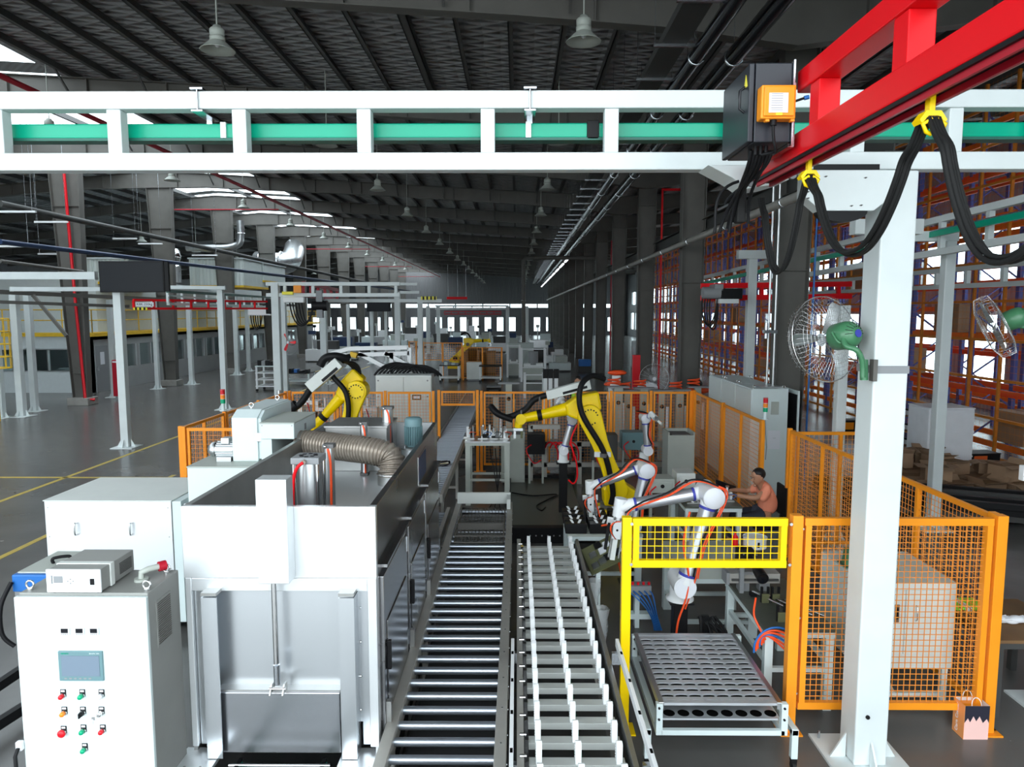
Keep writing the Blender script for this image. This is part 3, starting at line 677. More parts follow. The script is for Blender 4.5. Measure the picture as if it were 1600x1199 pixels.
# other white beams hidden behind: pair of posts beyond the fence
tpost = AT(1303, 358, 8.9)
t = post(4.42, 8.9, 4.45, 'white post seen through the mesh just behind the corner of the orange fence', .16)
B().box(4.12, 4.95, 8.82, 8.98, 4.45, 4.63).out('head_plate', 'white_paint', t)
t = post(6.75, 11.3, 4.6, 'white post standing among the cartons beside the tall foam block', .16)
B().box(5.7, 6.85, 11.22, 11.38, 4.6, 4.75).out('head_plate', 'white_paint', t)
t = post(4.75, 10.4, 3.6, 'slimmer pale post beyond the white post behind the fan', .14)
t = post(5.55, 17.0, 4.75, 'white post rising behind the row of pale electrical cabinets', .2)
B().box(5.2, 6.2, 16.9, 17.1, 4.75, 4.95).out('head_plate', 'white_paint', t)
# second gantry with green rail receding beside the racks
def longbeam(pa, pb, gap, ch, n, lb, green=True):
    pa, pb = Vector(pa), Vector(pb)
    t = thing('gantry_beam', lb, 'beam', pa)
    dz = Vector((0, 0, gap / 2))
    B().bar(pa + dz, pb + dz, ch, ch).out('chord', 'white_paint', t); B().bar(pa - dz, pb - dz, ch, ch).out('chord', 'white_paint', t)
    for i in range(n + 1):
        p = pa + (pb - pa) * i / n; B().box(p.x - .04, p.x + .04, p.y - .04, p.y + .04, p.z - gap / 2 + ch / 2, p.z + gap / 2 - ch / 2).out('upright', 'white_paint', t)
    if green:
        g_ = thing('conductor_rail', 'green conductor rail on the ' + lb, 'rail', pa)
        B().bar(pa + Vector((-.12, 0, .02)), pb + Vector((-.12, 0, .02)), .06, .085).out('rail', 'green_rail', g_)
        B().bar(pa + Vector((-.12, 0, .075)), pb + Vector((-.12, 0, .075)), .03, .02).out('hanger_strip', 'zinc', g_)
    return t
longbeam(AT(1640, 333, 9.0), AT(1098, 446, 24), .50, .10, 14, 'white gantry beam receding in front of the racking')
longbeam(AT(1640, 424, 11.5), AT(1240, 452, 27), .34, .09, 12, 'lower white gantry beam farther along the racking', False)
t = thing('crane_beam', 'short red crane beam behind the white post in front of the racks', 'crane', AT(1200, 455, 17))
for z_, py in ((0, 447), (1, 466)):
    a = AT(1095, py, 17); c = AT(1330, py - 3, 17); B().bar(a, c, .1, .12).out('chord', 'red', t)
for px in (1130, 1190, 1250, 1310): a = AT(px, 447, 17); c = AT(px, 466, 17); B().bar(a, c, .08, .08).out('upright', 'red', t)
t = thing('crane_hoist', 'small dark chain hoist hanging from the short red crane beam', 'hoist', AT(1120, 462, 16.6))
p = AT(1118, 458, 16.6); B().box(p.x - .05, p.x + .15, 16.5, 17.0, p.z + .05, p.z + .2).out('hook_plate', 'grey_mid', t); B().cyl((p.x - .3, 16.6, p.z), (p.x + .1, 16.6, p.z), .14, n=14).out('motor', 'grey_mid', t); B().box(p.x + .1, p.x + .6, 16.5, 16.7, p.z - .14, p.z + .1).out('gearbox', 'black', t, bevel=.02)
B().box(p.x + .05, p.x + .5, 16.45, 16.75, p.z - .24, p.z - .14).out('carriage', 'white_paint', t)
for k in range(4): B().tube(bez((p.x - .3 + .06 * k, 16.6, p.z - .1), (p.x - .35 + .05 * k, 16.6, p.z - .9 - .1 * k), (p.x + .0 + .05 * k, 16.6, p.z - 1.0), (p.x + .05, 16.6, p.z - .1)), .016, 6).out('cable', 'black', t)
# red crane beam near the camera
ups = [4.0, 3.13, 2.26]; XA = 1.60
def rb(b): return b
t = thing('crane_beam', 'bright red crane bridge reaching out from the gantry beam towards the viewer', 'crane', (1.68, 4.9, 4.4))
B().box(XA, XA + .14, 1.2, 4.98, 4.390, 4.525).out('chord', 'red', t, bevel=.008)
B().box(XA, XA + .14, 1.2, 4.22, 4.745, 4.865).out('chord', 'red', t, bevel=.008)
for y in ups: B().box(XA + .012, XA + .128, y - .06, y + .06, 4.525, 4.745).out('upright', 'red', t, bevel=.005)
B().box(XA + .005, XA + .135, 1.2, 4.95, 4.372, 4.390).out('track_slot', 'black', t)
B().box(XA + .02, XA + .035, 1.2, 4.93, 4.345, 4.372).out('track_lip', 'red_pipe', t); B().box(XA + .105, XA + .12, 1.2, 4.93, 4.345, 4.372).out('track_lip', 'red_pipe', t)
B().box(XA + .20, XA + .30, 1.2, 4.95, 4.43, 4.50).out('side_rail', 'rail_grey', t)
for y in (1.6, 2.6, 3.6, 4.6): B().box(XA + .14, XA + .2, y - .03, y + .03, 4.44, 4.49).out('spacer', 'rail_grey', t)
# hanger truck under gantry
p = AT(1160, 280, 5.1)
t = thing('end_truck', 'white folded carriage plate under the gantry beam at the red bridge end', 'bracket', (1.6, 5.2, 4.3))
a = AT(1098, 264, 5.2); c = AT(1235, 264, 5.2); d = AT(1158, 300, 5.2)
B().prism([(a.x, a.z), (c.x, c.z), (c.x - .06, c.z - .1), (c.x - .2, d.z + .02), (d.x + .06, d.z + .01), (d.x, d.z), (d.x - .1, d.z + .07)], 'y', 5.06, 5.34).out('plate', 'white_paint', t, bevel=.006)
B().cyl((d.x + .02, 5.03, d.z + .05), (d.x + .02, 5.06, d.z + .05), .04, n=12).out('wheel', 'grey_mid', t); B().cyl((d.x + .3, 5.03, d.z + .09), (d.x + .3, 5.06, d.z + .09), .03, n=12).out('wheel', 'grey_mid', t)
B().box(XA + .02, XA + .12, 4.95, 5.06, 4.42, 4.53).out('connector', 'zinc', t)
# black switch cabinet
cx0, cx1, cy0, cy1, cz0, cz1 = 1.305, 1.545, 4.15, 4.66, 4.46, 4.893
t = thing('switch_cabinet', 'black metal switch cabinet bolted to the side of the red crane bridge', 'electrical cabinet', (1.45, 4.4, 4.49))
B().box(cx0 + .035, cx1, cy0, cy1, cz0, cz1).out('body', 'cab_black', t, bevel=.006)
B().box(cx0, cx0 + .03, cy0, cy1, cz0 + .002, cz1 - .002).out('door', 'cab_black', t, bevel=.006)
B().tube([(cx0 - .001, cy0 + .07, cz0 + .32), (cx0 - .03, cy0 + .07, cz0 + .30), (cx0 - .03, cy0 + .07, cz0 + .2), (cx0 - .001, cy0 + .07, cz0 + .18)], .008, 8).out('handle', 'black_gloss', t)
B().prism([(cy0 + .03, cz0 + .315), (cy0 + .09, cz0 + .315), (cy0 + .06, cz0 + .385)], 'x', cx0 - .002, cx0).out('warning_sign', 'label_yellow', t)
B().box(cx1, cx1 + .035, cy0 + .03, cy1 - .03, cz0 - .02, cz1 - .1).out('mounting_strip', 'zinc', t); B().box(cx1, cx1 + .01, cy0 - .02, cy0 + .02, cz0 - .02, cz1 + .01).out('mounting_strip', 'zinc', t)
for k in range(6): B().cyl((cx0 + .08 + .03 * (k % 3), cy0 + .1 + .1 * (k // 3), cz0 - .05), (cx0 + .08 + .03 * (k % 3), cy0 + .1 + .1 * (k // 3), cz0), .012, n=8).out('cable_gland', 'black', t)
t = thing('radio_receiver', 'small orange remote control receiver with a pale instruction sticker on the black switch cabinet', 'receiver', (1.5, 4.1, 4.7))
a = AT(1187, 187, 4.09); c = AT(1243, 134, 4.09)
B().box(a.x, c.x, 4.07, 4.15, a.z, c.z).out('body', 'orange', t, bevel=.008)
B().box(a.x + .012, c.x - .012, 4.058, 4.07, a.z + .012, c.z - .012).out('cover', 'orange', t, bevel=.005)
a2 = AT(1201, 176, 4.058); c2 = AT(1232, 145, 4.058); B().box(a2.x, c2.x, 4.055, 4.058, a2.z, c2.z).out('sticker', 'paper', t)
b = B()
for i in range(8): b.box(a2.x + .012, c2.x - .03, 4.0535, 4.055, a2.z + .012 + i * .0125, a2.z + .014 + i * .0125)
b.out('printed_lines', 'grey_mid', t)
B().box(a2.x + .04, c2.x - .03, 4.055, 4.058, a.z + .015, a.z + .03).out('name_plate', 'label_yellow', t)
for dx in (.03, .17): B().box(a.x + dx, a.x + dx + .02, 4.08, 4.11, a.z - .012, a.z).out('foot', 'orange', t)
B().cyl((c.x, 4.1, a.z + .1), (c.x + .05, 4.09, a.z + .115), .007, n=8).out('antenna', 'black', t); B().cyl((c.x + .05, 4.09, a.z + .115), (c.x + .075, 4.085, a.z + .12), .012, n=8).out('antenna_tip', 'blue', t)
B().cyl((a.x + .08, 4.1, a.z - .03), (a.x + .08, 4.1, a.z), .018, n=10).out('cable_gland', 'black', t)
B().tube(bez((a.x + .08, 4.1, a.z - .03), (a.x + .08, 4.1, a.z - .2), (cx0 + .2, 4.12, cz0 - .05), (cx0 + .1, 4.2, cz0 - .06)), .009, 8).out('cable', 'black', t)
# cable tangle under cabinet
p = AT(1160, 262, 4.75)
t = thing('cable_bundle', 'tangle of black cables dropping below the switch cabinet onto the end of the red bridge', 'cable', p)
for k in range(7):
    dx = random.uniform(-.04, .05); dy = random.uniform(-.05, .1)
    B().tube(bez((cx0 + .06 + .02 * k, cy0 + .12, cz0 - .02), (cx0 + .06 + .02 * k, cy0 + .15, cz0 - .16), (p.x - .05 + dx, 4.7 + dy, 4.32 + random.uniform(-.05, .03)), (p.x - .06 + dx * 2, 4.75 + dy, 4.1 + random.uniform(-.1, .15))), .011, 8).out('cable', 'black', t)
B().tube(bez((p.x - .02, 4.75, 4.35), (p.x - .22, 4.75, 4.3), (p.x - .15, 4.75, 4.1), (p.x - .17, 4.75, 4.02)), .01, 8).out('cable', 'black', t)
B().box(p.x - .04, p.x + .02, 4.7, 4.78, 4.08, 4.3).out('plug_block', 'rubber', t, bevel=.01)
# festoon cables with yellow trolleys
hy = [AT(1255, 245, 4.2).y, 2.98, 1.95]
hang = []
for i, y in enumerate((4.18, 2.98, 1.95)):
    t = thing('cable_trolley', 'yellow festoon trolley under the red crane bridge, %s' % ['the one nearest the switch cabinet', 'the middle one holding thick cable loops', 'the one beyond the picture edge'][i], 'trolley', (XA + .07, y, 4.37), 'yellow festoon trolleys')
    x = XA + .07
    B().box(x - .012, x + .012, y - .02, y + .02, 4.30, 4.39).out('stem', 'yellow_gate', t, bevel=.004)
    B().prism([(x - .055, 4.27), (x - .03, 4.305), (x + .03, 4.305), (x + .055, 4.27), (x + .045, 4.255), (x + .02, 4.285), (x - .02, 4.285), (x - .045, 4.255)], 'y', y - .03, y + .03).out('saddle', 'yellow_gate', t)
    for s_ in (-1, 1): B().tube([(x + s_ * .01, y - .035, 4.27), (x + s_ * .045, y - .035, 4.25), (x + s_ * .03, y - .035, 4.22), (x + s_ * .008, y - .035, 4.21)], .009, 6).out('claw', 'yellow_gate', t)
    B().cyl((x - .05, y, 4.40), (x + .05, y, 4.40), .018, n=10).out('wheel', 'yellow_gate', t)
x = XA + .07
def loop(a, c, zb, lb, n=4, r=.011):
    t = thing('festoon_cable', lb, 'cable', (x, (a + c) / 2, zb))
    for k in range(n):
        o = (k - (n - 1) / 2) * .0125; dz = random.uniform(-.02, .02)
        m = (a + c) / 2
        pts = [(x + o, a, 4.275), (x + o, a + (m - a) * .10, 4.2)] + [(x + o, a + (c - a) * (.5 - .5 * math.cos(u) * .80), zb + dz + (4.2 - zb) * abs(math.cos(u)) ** 2.2 * .93) for u in [math.pi * (.06 + .88 * j / 10) for j in range(11)]] + [(x + o, c - (c - m) * .10, 4.2), (x + o, c, 4.275)]
        B().tube(smooth_path(pts, 4), r, 8).out('cable', 'rubber', t)
loop(4.97, 4.20, 3.76, 'narrow loop of black cable hanging between the crane end and the first yellow trolley', 3)
loop(4.16, 3.02, 3.80, 'wide middle loop of black festoon cables hanging across the white saddle box', 4, .0105)
loop(2.95, 1.99, 3.68, 'large heavy loop of black festoon cables in front of the racking', 4, .0105)
# ================================================================ FANS
def fan(t, m_body, blade_m='alu', guard_m='chrome', rad=.36, wires=34):
    # hub axis along -y (front), origin at hub
    b = B()
    b.lathe([(0, -.05), (.02, -.05), (.05, -.045)], (0, 0, 0), 'y', 14); b.out('front_cap', 'paper', t)
    for k in range(3):
        a0 = k * 2 * math.pi / 3; V = []
        for (r, s_, tw) in ((.05, .03, .05), (.16, .06, .045), (.28, .085, .03), (.32, .06, .02)):
            for q in (-1, 1):
                ang = a0 + q * s_ / r * (.55 if r > .1 else .4); V.append((r * math.cos(ang), -.015 + q * tw * .5, r * math.sin(ang)))
        B().add(V, [(0, 1, 3, 2), (2, 3, 5, 4), (4, 5, 7, 6)], True).out('blade', blade_m, t)
    g = B()
    for k in range(wires):
        a = 2 * math.pi * k / wires; c, s = math.cos(a), math.sin(a)
        g.tube([(.05 * c, -.11, .05 * s), (.2 * c, -.115, .2 * s), (.32 * c, -.07, .32 * s), (rad * c, 0, rad * s), (.32 * c, .06, .32 * s), (.2 * c, .09, .2 * s), (.06 * c, .09, .06 * s)], .0011, 4)
    for rr, yy in ((.05, -.11), (.13, -.116), (.165, -.116), (.2, -.115), (.23, -.107), (.26, -.098), (.29, -.08), (rad, 0), (.29, .07), (.26, .078), (.23, .085), (.2, .09), (.165, .09), (.13, .09)): g.torus((0, yy, 0), rr, (.0011 if rr < rad else .004), 'y', 36, 4)
    g.out('wire_guard', guard_m, t, kind='stuff')
    b = B(); b.lathe([(.0, .08), (.075, .08), (.10, .10), (.105, .2), (.095, .25), (.06, .29), (.0, .3)], (0, 0, 0), 'y', 20); b.out('motor', m_body, t)
    B().cyl((0, .3, 0), (0, .305, 0), .03, n=12).out('rear_cap', 'blue_ring', t)
    b = B()
    for k in range(9):
        a = math.pi * (k / 8.); b.bar((.05 * math.cos(a), .296, .05 * math.sin(a)), (.085 * math.cos(a), .26, .085 * math.sin(a)), .008, .004)
    b.out('vent_slots', 'black', t)
fp = AT(1302, 532, 5.22)
t = thing('wall_fan', 'green-bodied caged fan clamped to the thick white post', 'fan', (0, 0, 0)); fan(t, 'fan_green', rad=.33, wires=56)
t.location = AT(1290, 530, 5.45); t.rotation_euler = (R(10), 0, R(203))
Mi = (Matrix.Translation(t.location) @ t.rotation_euler.to_matrix().to_4x4()).inverted()
W_ = lambda px, py, Y: Mi @ AT(px, py, Y)
B().tube(smooth_path([W_(1318, 530, 5.2), W_(1322, 541, 5.16), W_(1338, 547, 5.12), W_(1346, 560, 5.12), W_(1348, 575, 5.13), W_(1348, 590, 5.13)]), .02, 10).out('arm', 'fan_green', t)
B().tube(smooth_path([W_(1300, 520, 5.25), W_(1312, 536, 5.2), W_(1328, 526, 5.22)]), .009, 6).out('yoke', 'fan_green', t)
B().tube([W_(1350, 562, 5.15), W_(1350, 594, 5.15)], .028, 8).out('clamp_plate', 'fan_green', t)
f2 = thing('wall_fan', 'green-bodied caged fan seen edge-on in front of the racking', 'fan', (0, 0, 0)); fan(f2, 'fan_green', rad=.33, wires=44); f2.scale = (.82,) * 3
B().tube([(0, .18, -.09), (0, .3, -.16), (.0, .62, -.16)], .018, 8).out('arm', 'fan_green', f2)
f2.location = AT(1555, 510, 6.0); f2.rotation_euler = (R(26), 0, R(-120))
t = post(4.75, 6.05, 4.4, 'white post just outside the picture that carries the edge-on fan', .18)
t = thing('wall_screen', 'small pale framed display on the post by the black steel bars', 'display', AT(1602, 739, 6.0))
a = AT(1592, 750, 5.95); c = AT(1628, 727, 5.95); B().box(a.x, c.x, 5.9, 5.96, a.z, c.z).out('frame', 'white_bright', t, bevel=.004); B().box(a.x + .02, c.x - .02, 5.895, 5.9, a.z + .02, c.z - .02).out('screen', 'grey_mid', t)
# ================================================================ ORANGE FENCES
def panel(t, p0, p1, z0, z1, ft=.04, fm='orange', wm='orange_wire', sp=.05, wr=.0022, single=False, mids=()):
    p0, p1 = Vector((p0[0], p0[1], 0)), Vector((p1[0], p1[1], 0)); d = (p1 - p0).normalized(); L_ = (p1 - p0).length
    f = t
    B().bar(p0 + Vector((0, 0, z0 + ft / 2)), p1 + Vector((0, 0, z0 + ft / 2)), ft * .8, ft).out('bottom_rail', fm, t)
    B().bar(p0 + Vector((0, 0, z1 - ft / 2)), p1 + Vector((0, 0, z1 - ft / 2)), ft * .8, ft).out('top_rail', fm, t)
    for u in (ft / 2, L_ - ft / 2) + tuple(m * L_ for m in mids):
        p = p0 + d * u; B().bar(p + Vector((0, 0, z0 + ft)), p + Vector((0, 0, z1 - ft)), ft, ft * .8, up=d).out('stile', fm, t)
    b = B(); n = int((L_ - 2 * ft) / sp); q = Vector((-d.y, d.x, 0)) * wr * 1.5; s0 = None
    for i in range(1, n + 1):
        p = p0 + d * (ft + (L_ - 2 * ft) * i / (n + 1)) + q
        if single:
            if s0 is None: s0 = B().bar(p + Vector((0, 0, z0 + ft)), p + Vector((0, 0, z1 - ft)), 2 * wr, 2 * wr, up=d).out('wire', wm, t); pf = p
            else: inst(s0, p - pf)
        else: b.bar(p + Vector((0, 0, z0 + ft)), p + Vector((0, 0, z1 - ft)), 2 * wr, 2 * wr, up=d)
    k = int((z1 - z0 - 2 * ft) / sp); s0 = None
    for i in range(1, k + 1):
        z = z0 + ft + (z1 - z0 - 2 * ft) * i / (k + 1); a = p0 + d * ft - q; c = p1 - d * ft - q; a.z = c.z = z
        if single:
            if s0 is None: s0 = B().bar(a, c, 2 * wr, 2 * wr).out('wire', wm, t); zf = z
            else: inst(s0, (0, 0, z - zf))
        else: b.bar(a, c, 2 * wr, 2 * wr)
    if not single: b.out('wire_mesh', wm, t, kind='stuff')
def fpost(t, x, y, h, s_=.055, m='orange'):
    B().box(x - s_ / 2, x + s_ / 2, y - s_ / 2, y + s_ / 2, 0, h).out('post', m, t, bevel=.004)
    B().box(x - .09, x + .09, y - .09, y + .09, 0, .012).out('base_plate', m, t)
FY = 5.66; FX = 3.93
t = thing('safety_fence', 'orange mesh panel fence with square grid standing in front of the pale two-door cabinet', 'fence', (3.1, FY, 0))
fpost(t, FX, FY, 1.86, .085); fpost(t, AT(1241, 900, FY).x, FY, 1.86, .085)
panel(t, (AT(1253, 900, FY).x, FY), (FX - .06, FY), .2, 1.835, .06, sp=.05, wr=.0026, single=True)
for z in (.35, 1.0, 1.75):
    for xx in (FX - .03, AT(1249, 900, FY).x): B().cyl((xx, FY - .04, z), (xx, FY - .02, z), .01, n=8).out('bolt', 'zinc', t)
t = thing('safety_gate', 'bright yellow gate frame with a short mesh panel above the opening beside the tray trolley', 'gate', (1.5, FY, 0))
gx0 = AT(978, 900, FY).x; gx1 = AT(1234, 900, FY).x
B().box(gx0 - .038, gx0 + .038, FY - .035, FY + .035, 0, 1.84).out('post', 'yellow_gate', t, bevel=.004)
B().box(gx0 - .09, gx0 + .09, FY - .09, FY + .09, 0, .012).out('base_plate', 'yellow_gate', t)
panel(t, (gx0 + .045, FY), (gx1 - .04, FY), AT(1100, 886, FY).z, 1.83, .06, 'yellow_gate', 'yellow_gate', .064, .0026, single=True)
for z in (AT(1100, 880, FY).z, 1.79):
    for xx in (gx0 + .035, gx1 - .02): B().cyl((xx, FY - .045, z), (xx, FY - .02, z), .013, n=8).out('bolt', 'chrome', t)
def run(lb, pts, n_list, z1=1.8, mids=(.5,), **kw):
    t = thing('safety_fence', lb, 'fence', (pts[0][0], pts[0][1], 0))
    for (a, c), n in zip(zip(pts[:-1], pts[1:]), n_list):
        a, c = Vector(a), Vector(c)
        for i in range(n):
            p, q = a + (c - a) * i / n, a + (c - a) * (i + 1) / n; d = (q - p).normalized() * .05
            panel(t, p + d, q - d, .15, z1, .045, sp=.055 if p.y < 10 else .07, wr=.0022 if p.y < 10 else .0024, mids=mids, **kw); fpost(t, p.x, p.y, z1 + .02, .06)
    fpost(t, pts[-1][0], pts[-1][1], z1 + .02, .06); return t
run('orange mesh fence running back from the corner post to the seated worker', [(FX, FY + .08), (3.88, 10.0)], [2], 1.84)
run('orange mesh fence panel standing crosswise behind the seated worker', [(3.95, 10.05), (5.3, 10.05)], [1], 1.8)
run('orange mesh fence running beside the pale electrical cabinets', [(3.86, 11.05), (3.84, 15.3)], [2], 1.8)
bx = [AT(p, 650, 15.3).x for p in (752, 826, 920, 955, 1085)]
run('orange mesh fence at the back of the cell behind the front yellow robot', [(bx[0], 15.35), (bx[3], 15.35), (3.78, 15.35)], [2, 2], 1.78, mids=(.5,))
gx = [AT(p, 650, 15.3).x for p in (686, 746)]
t = thing('safety_gate', 'orange short mesh gate bridging the far roller conveyor', 'gate', (gx[0], 15.3, 0))
for xx in gx: B().box(xx - .03, xx + .03, 15.27, 15.33, 0, 1.82).out('post', 'orange', t); B().box(xx - .08, xx + .08, 15.22, 15.38, 0, .012).out('base_plate', 'orange', t)
panel(t, (gx[0] + .05, 15.3), (gx[1] - .05, 15.3), AT(715, 634, 15.3).z, 1.8, .045, sp=.055)
run('orange mesh fence behind the rear yellow robot and the big pale cabinet', [(-4.95, 15.3), (gx[0] - .12, 15.3)], [3], 1.78)
run('orange mesh fence on the open floor side, beside the signal tower', [(-5.05, 10.5), (-5.0, 15.2)], [3], 1.78)
run('orange mesh fence end panel nearest the viewer on the open floor side', [(-4.98, 10.45), (-3.5, 10.45)], [1], 1.78)
# ================================================================ CONTROL CABINET
def eye(t, x, y, z, r=.022, m='chrome'):
    b = B(); b.cyl((x, y, z), (x, y, z + .012), .016, n=10); b.torus((x, y, z + .012 + r), r, .006, 'y', 16, 6); b.out('eye_bolt', m, t)
zt = 1.9; a = FL(20, 930, zt); c = FL(228, 930, zt); CY = (a.y + c.y) / 2; CX0, CX1 = a.x, c.x
t = thing('control_cabinet', 'tall pale control cabinet with touch screen and coloured push buttons beside the steel washing machine', 'electrical cabinet', ((CX0 + CX1) / 2, CY, 0))
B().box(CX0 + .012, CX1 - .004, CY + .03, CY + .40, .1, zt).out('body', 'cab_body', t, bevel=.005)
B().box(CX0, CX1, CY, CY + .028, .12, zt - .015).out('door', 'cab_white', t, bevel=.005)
B().box(CX0 + .02, CX1 - .02, CY + .04, CY + .38, 0, .1).out('plinth', 'grey_mid', t)
for (x, y) in ((CX0 + .05, CY + .07), (CX1 - .03, CY + .07), (CX1 - .05, CY + .34)): eye(t, x, y, zt)
b = B()
for i in range(20): z = zt - .10 - i * .013; b.box(CX1 - .004, CX1 + .004, CY + .12, CY + .27, z - .005, z)
b.out('side_vent', 'struct_grey', t); B().box(CX1 - .006, CX1, CY + .11, CY + .28, zt - .37, zt - .085).out('vent_frame', 'cab_body', t)
def P(px, py, Y=None): return AT(px, py, CY if Y is None else Y)
for i, px in enumerate((103, 126, 148.5)):
    p = P(px, 986); B().box(p.x - .025, p.x + .025, CY - .012, CY, p.z - .021, p.z + .021).out('meter', 'paper', t, bevel=.002)
    B().box(p.x - .021, p.x + .019, CY - .014, CY - .012, p.z - .008, p.z + .018).out('meter_display', 'black_gloss', t)
    for k in range(4): B().box(p.x - .019 + k * .01, p.x - .013 + k * .01, CY - .014, CY - .012, p.z - .018, p.z - .013).out('meter_key', 'grey_mid', t)
a = P(95, 1063); c = P(161, 1017); s = B().box(a.x, c.x, CY - .012, CY, a.z, c.z).out('touch_screen', 'motor_teal', t, bevel=.003)
B().box(a.x + .018, c.x - .018, CY - .014, CY - .012, a.z + .03, c.z - .026).out('display', 'screen_film', s)
for k in range(6): B().box(a.x + .03 + k * .028, a.x + .045 + k * .028, CY - .0135, CY - .012, a.z + .012, a.z + .02).out('screen_key', 'grey_mid', s)
text('SIEMENS', .012, ((a.x + .04), CY - .0125, c.z - .013), (R(90), 0, 0), 'green_rail', s)
text('SIMATIC HMI', .010, ((c.x - .045), CY - .0125, c.z - .013), (R(90), 0, 0), 'cab_white', s)
for (px, py, m, kind) in ((99, 1086, 'lamp_red', 0), (129, 1086, 'lamp_green', 0), (159, 1086, 'paper', 0), (101, 1113, 'lamp_orange', 0), (130, 1113, 'black', 1), (159, 1113, 'chrome', 2), (100, 1143, 'lamp_red', 3), (131, 1141, 'lamp_green', 0), (161, 1141, 'lamp_red', 0), (133, 1170, 'lamp_green', 0)):
    p = P(px, py); bt = B().box(p.x - .016, p.x + .018, CY - .004, CY, p.z - .01, p.z + .034).out('label_plate', 'black', t, bevel=.002)
    B().box(p.x - .010, p.x + .012, CY - .006, CY - .004, p.z + .019, p.z + .03).out('legend', 'paper', bt)
    r = .023 if kind == 3 else .014
    B().cyl((p.x, CY - .012, p.z - .002), (p.x, CY - .004, p.z - .002), .016, n=16).out('bezel', 'chrome', bt)
    B().lathe([(0, -.035), (r * .8, -.034), (r, -.028), (r, -.02), (.011, -.012)], (p.x, CY, p.z - .002), 'y', 16).out('push_button', m, bt)
    if kind == 1: B().box(p.x - .004, p.x + .004, CY - .045, CY - .03, p.z - .016, p.z + .012).out('selector', 'black', bt)
    if kind == 2:
        B().cyl((p.x, CY - .04, p.z - .002), (p.x, CY - .03, p.z - .002), .008, n=8).out('key_barrel', 'chrome', bt)
        B().box(p.x - .03, p.x - .01, CY - .05, CY - .047, p.z - .02, p.z - .002).out('key', 'chrome', bt); B().cyl((p.x - .025, CY - .05, p.z - .015), (p.x - .027, CY - .05, p.z - .05), .004, n=6).out('key_tag', 'paper', bt)
p = P(34, 1165); B().box(p.x - .018, p.x + .018, CY - .03, CY, p.z - .02, p.z + .035).out('lock_housing', 'paper', t, bevel=.006); B().tube([(p.x, CY - .03, p.z), (p.x + .002, CY - .06, p.z - .03), (p.x + .004, CY - .06, p.z - .16)], .011, 8).out('door_handle', 'black', t)
# instrument box lying on it
a = P(73, 923, CY + .01); c = P(156, 889, CY + .01); t = thing('gas_analyser', 'small pale instrument case with a grey display lying on top of the control cabinet', 'instrument', ((a.x + c.x) / 2, CY + .02, zt))
x0, x1, z0, z1 = a.x, c.x, zt + .012, zt + .012 + (c.z - a.z); y0 = CY + .01
B().box(x0 + .004, x1 - .004, y0 + .012, y0 + .36, z0, z1).out('case', 'cab_body', t, bevel=.004)
B().box(x0, x1, y0, y0 + .012, z0 - .003, z1 + .004).out('front_panel', 'white_bright', t, bevel=.004)
B().box(x0 - .003, x1 + .003, y0 + .10, y0 + .14, z0 - .003, z1 + .004).out('carry_band', 'lathe_white', t, bevel=.003)
B().box(x0 + .045, x0 + .095, y0 - .003, y0, z0 + .055, z1 - .035).out('display', 'grey_mid', t)
B().box(x0 + .03, x0 + .038, y0 - .003, y0, z0 + .05, z1 - .03).out('slot', 'grey_mid', t)
for k, (dx, dz) in enumerate(((.125, 0), (.14, .012), (.14, -.012), (.155, 0))): B().cyl((x0 + dx, y0 - .003, (z0 + z1) / 2 + dz), (x0 + dx, y0, (z0 + z1) / 2 + dz), .004, n=8).out('key', 'grey_mid', t)
B().box(x1 - .058, x1 - .036, y0 - .006, y0, z0 + .045, z0 + .08).out('switch', 'black', t)
b = B()
for i in range(8): b.box(x1 - .004, x1 - .001, y0 + .2, y0 + .33, z0 + .03 + i * .009, z0 + .034 + i * .009)
b.out('vent', 'struct_dark', t)
for (dx, dy) in ((.03, .03), (-.03, .03), (.03, .33), (-.03, .33)): xx = x0 + dx if dx > 0 else x1 + dx; B().cyl((xx, y0 + dy, zt), (xx, y0 + dy, z0), .01, n=8).out('foot', 'rubber', t)
t = thing('pipe_fitting', 'cast elbow fitting with dark red cap lying on the control cabinet', 'fitting', (CX1 - .13, CY + .25, zt))
x, y = CX1 - .14, CY + .22; B().cyl((x, y, zt), (x, y, zt + .015), .04, n=18).out('flange', 'cab_grey', t); B().tube([(x, y, zt + .015), (x, y, zt + .05), (x + .03, y + .03, zt + .06), (x + .07, y + .07, zt + .06)], .018, 10).out('elbow', 'cab_grey', t)
B().cyl((x + .07, y + .07, zt + .06), (x + .1, y + .1, zt + .06), .03, n=14).out('cap', 'red_pipe', t)
# blue unit behind
t = thing('blue_unit', 'blue topped machine unit with a black carrying handle partly hidden behind the control cabinet', 'machine', (-3.4, 5.1, 0))
a = AT(20, 898, 5.0); c = AT(98, 894, 5.0)
B().box(a.x, c.x, 5.0, 5.5, .12, a.z - .03).out('body', 'grey_mid', t, bevel=.01); B().box(a.x - .005, c.x, 4.99, 5.5, a.z - .13, a.z).out('hood', 'blue', t, bevel=.01)
B().box(a.x + .02, c.x, 5.02, 5.48, a.z, a.z + .012).out('lid', 'cab_grey', t, bevel=.004)
B().tube(smooth_path([(a.x + .17, 5.2, a.z + .01), (a.x + .17, 5.2, a.z + .05), (a.x + .26, 5.25, a.z + .05), (a.x + .26, 5.25, a.z + .01)]), .012, 8).out('handle', 'black', t)
for xx in (a.x + .06, c.x - .06):
    for yy in (5.06, 5.44): B().cyl((xx, yy, 0), (xx, yy, .12), .03, n=10).out('foot', 'rubber', t)
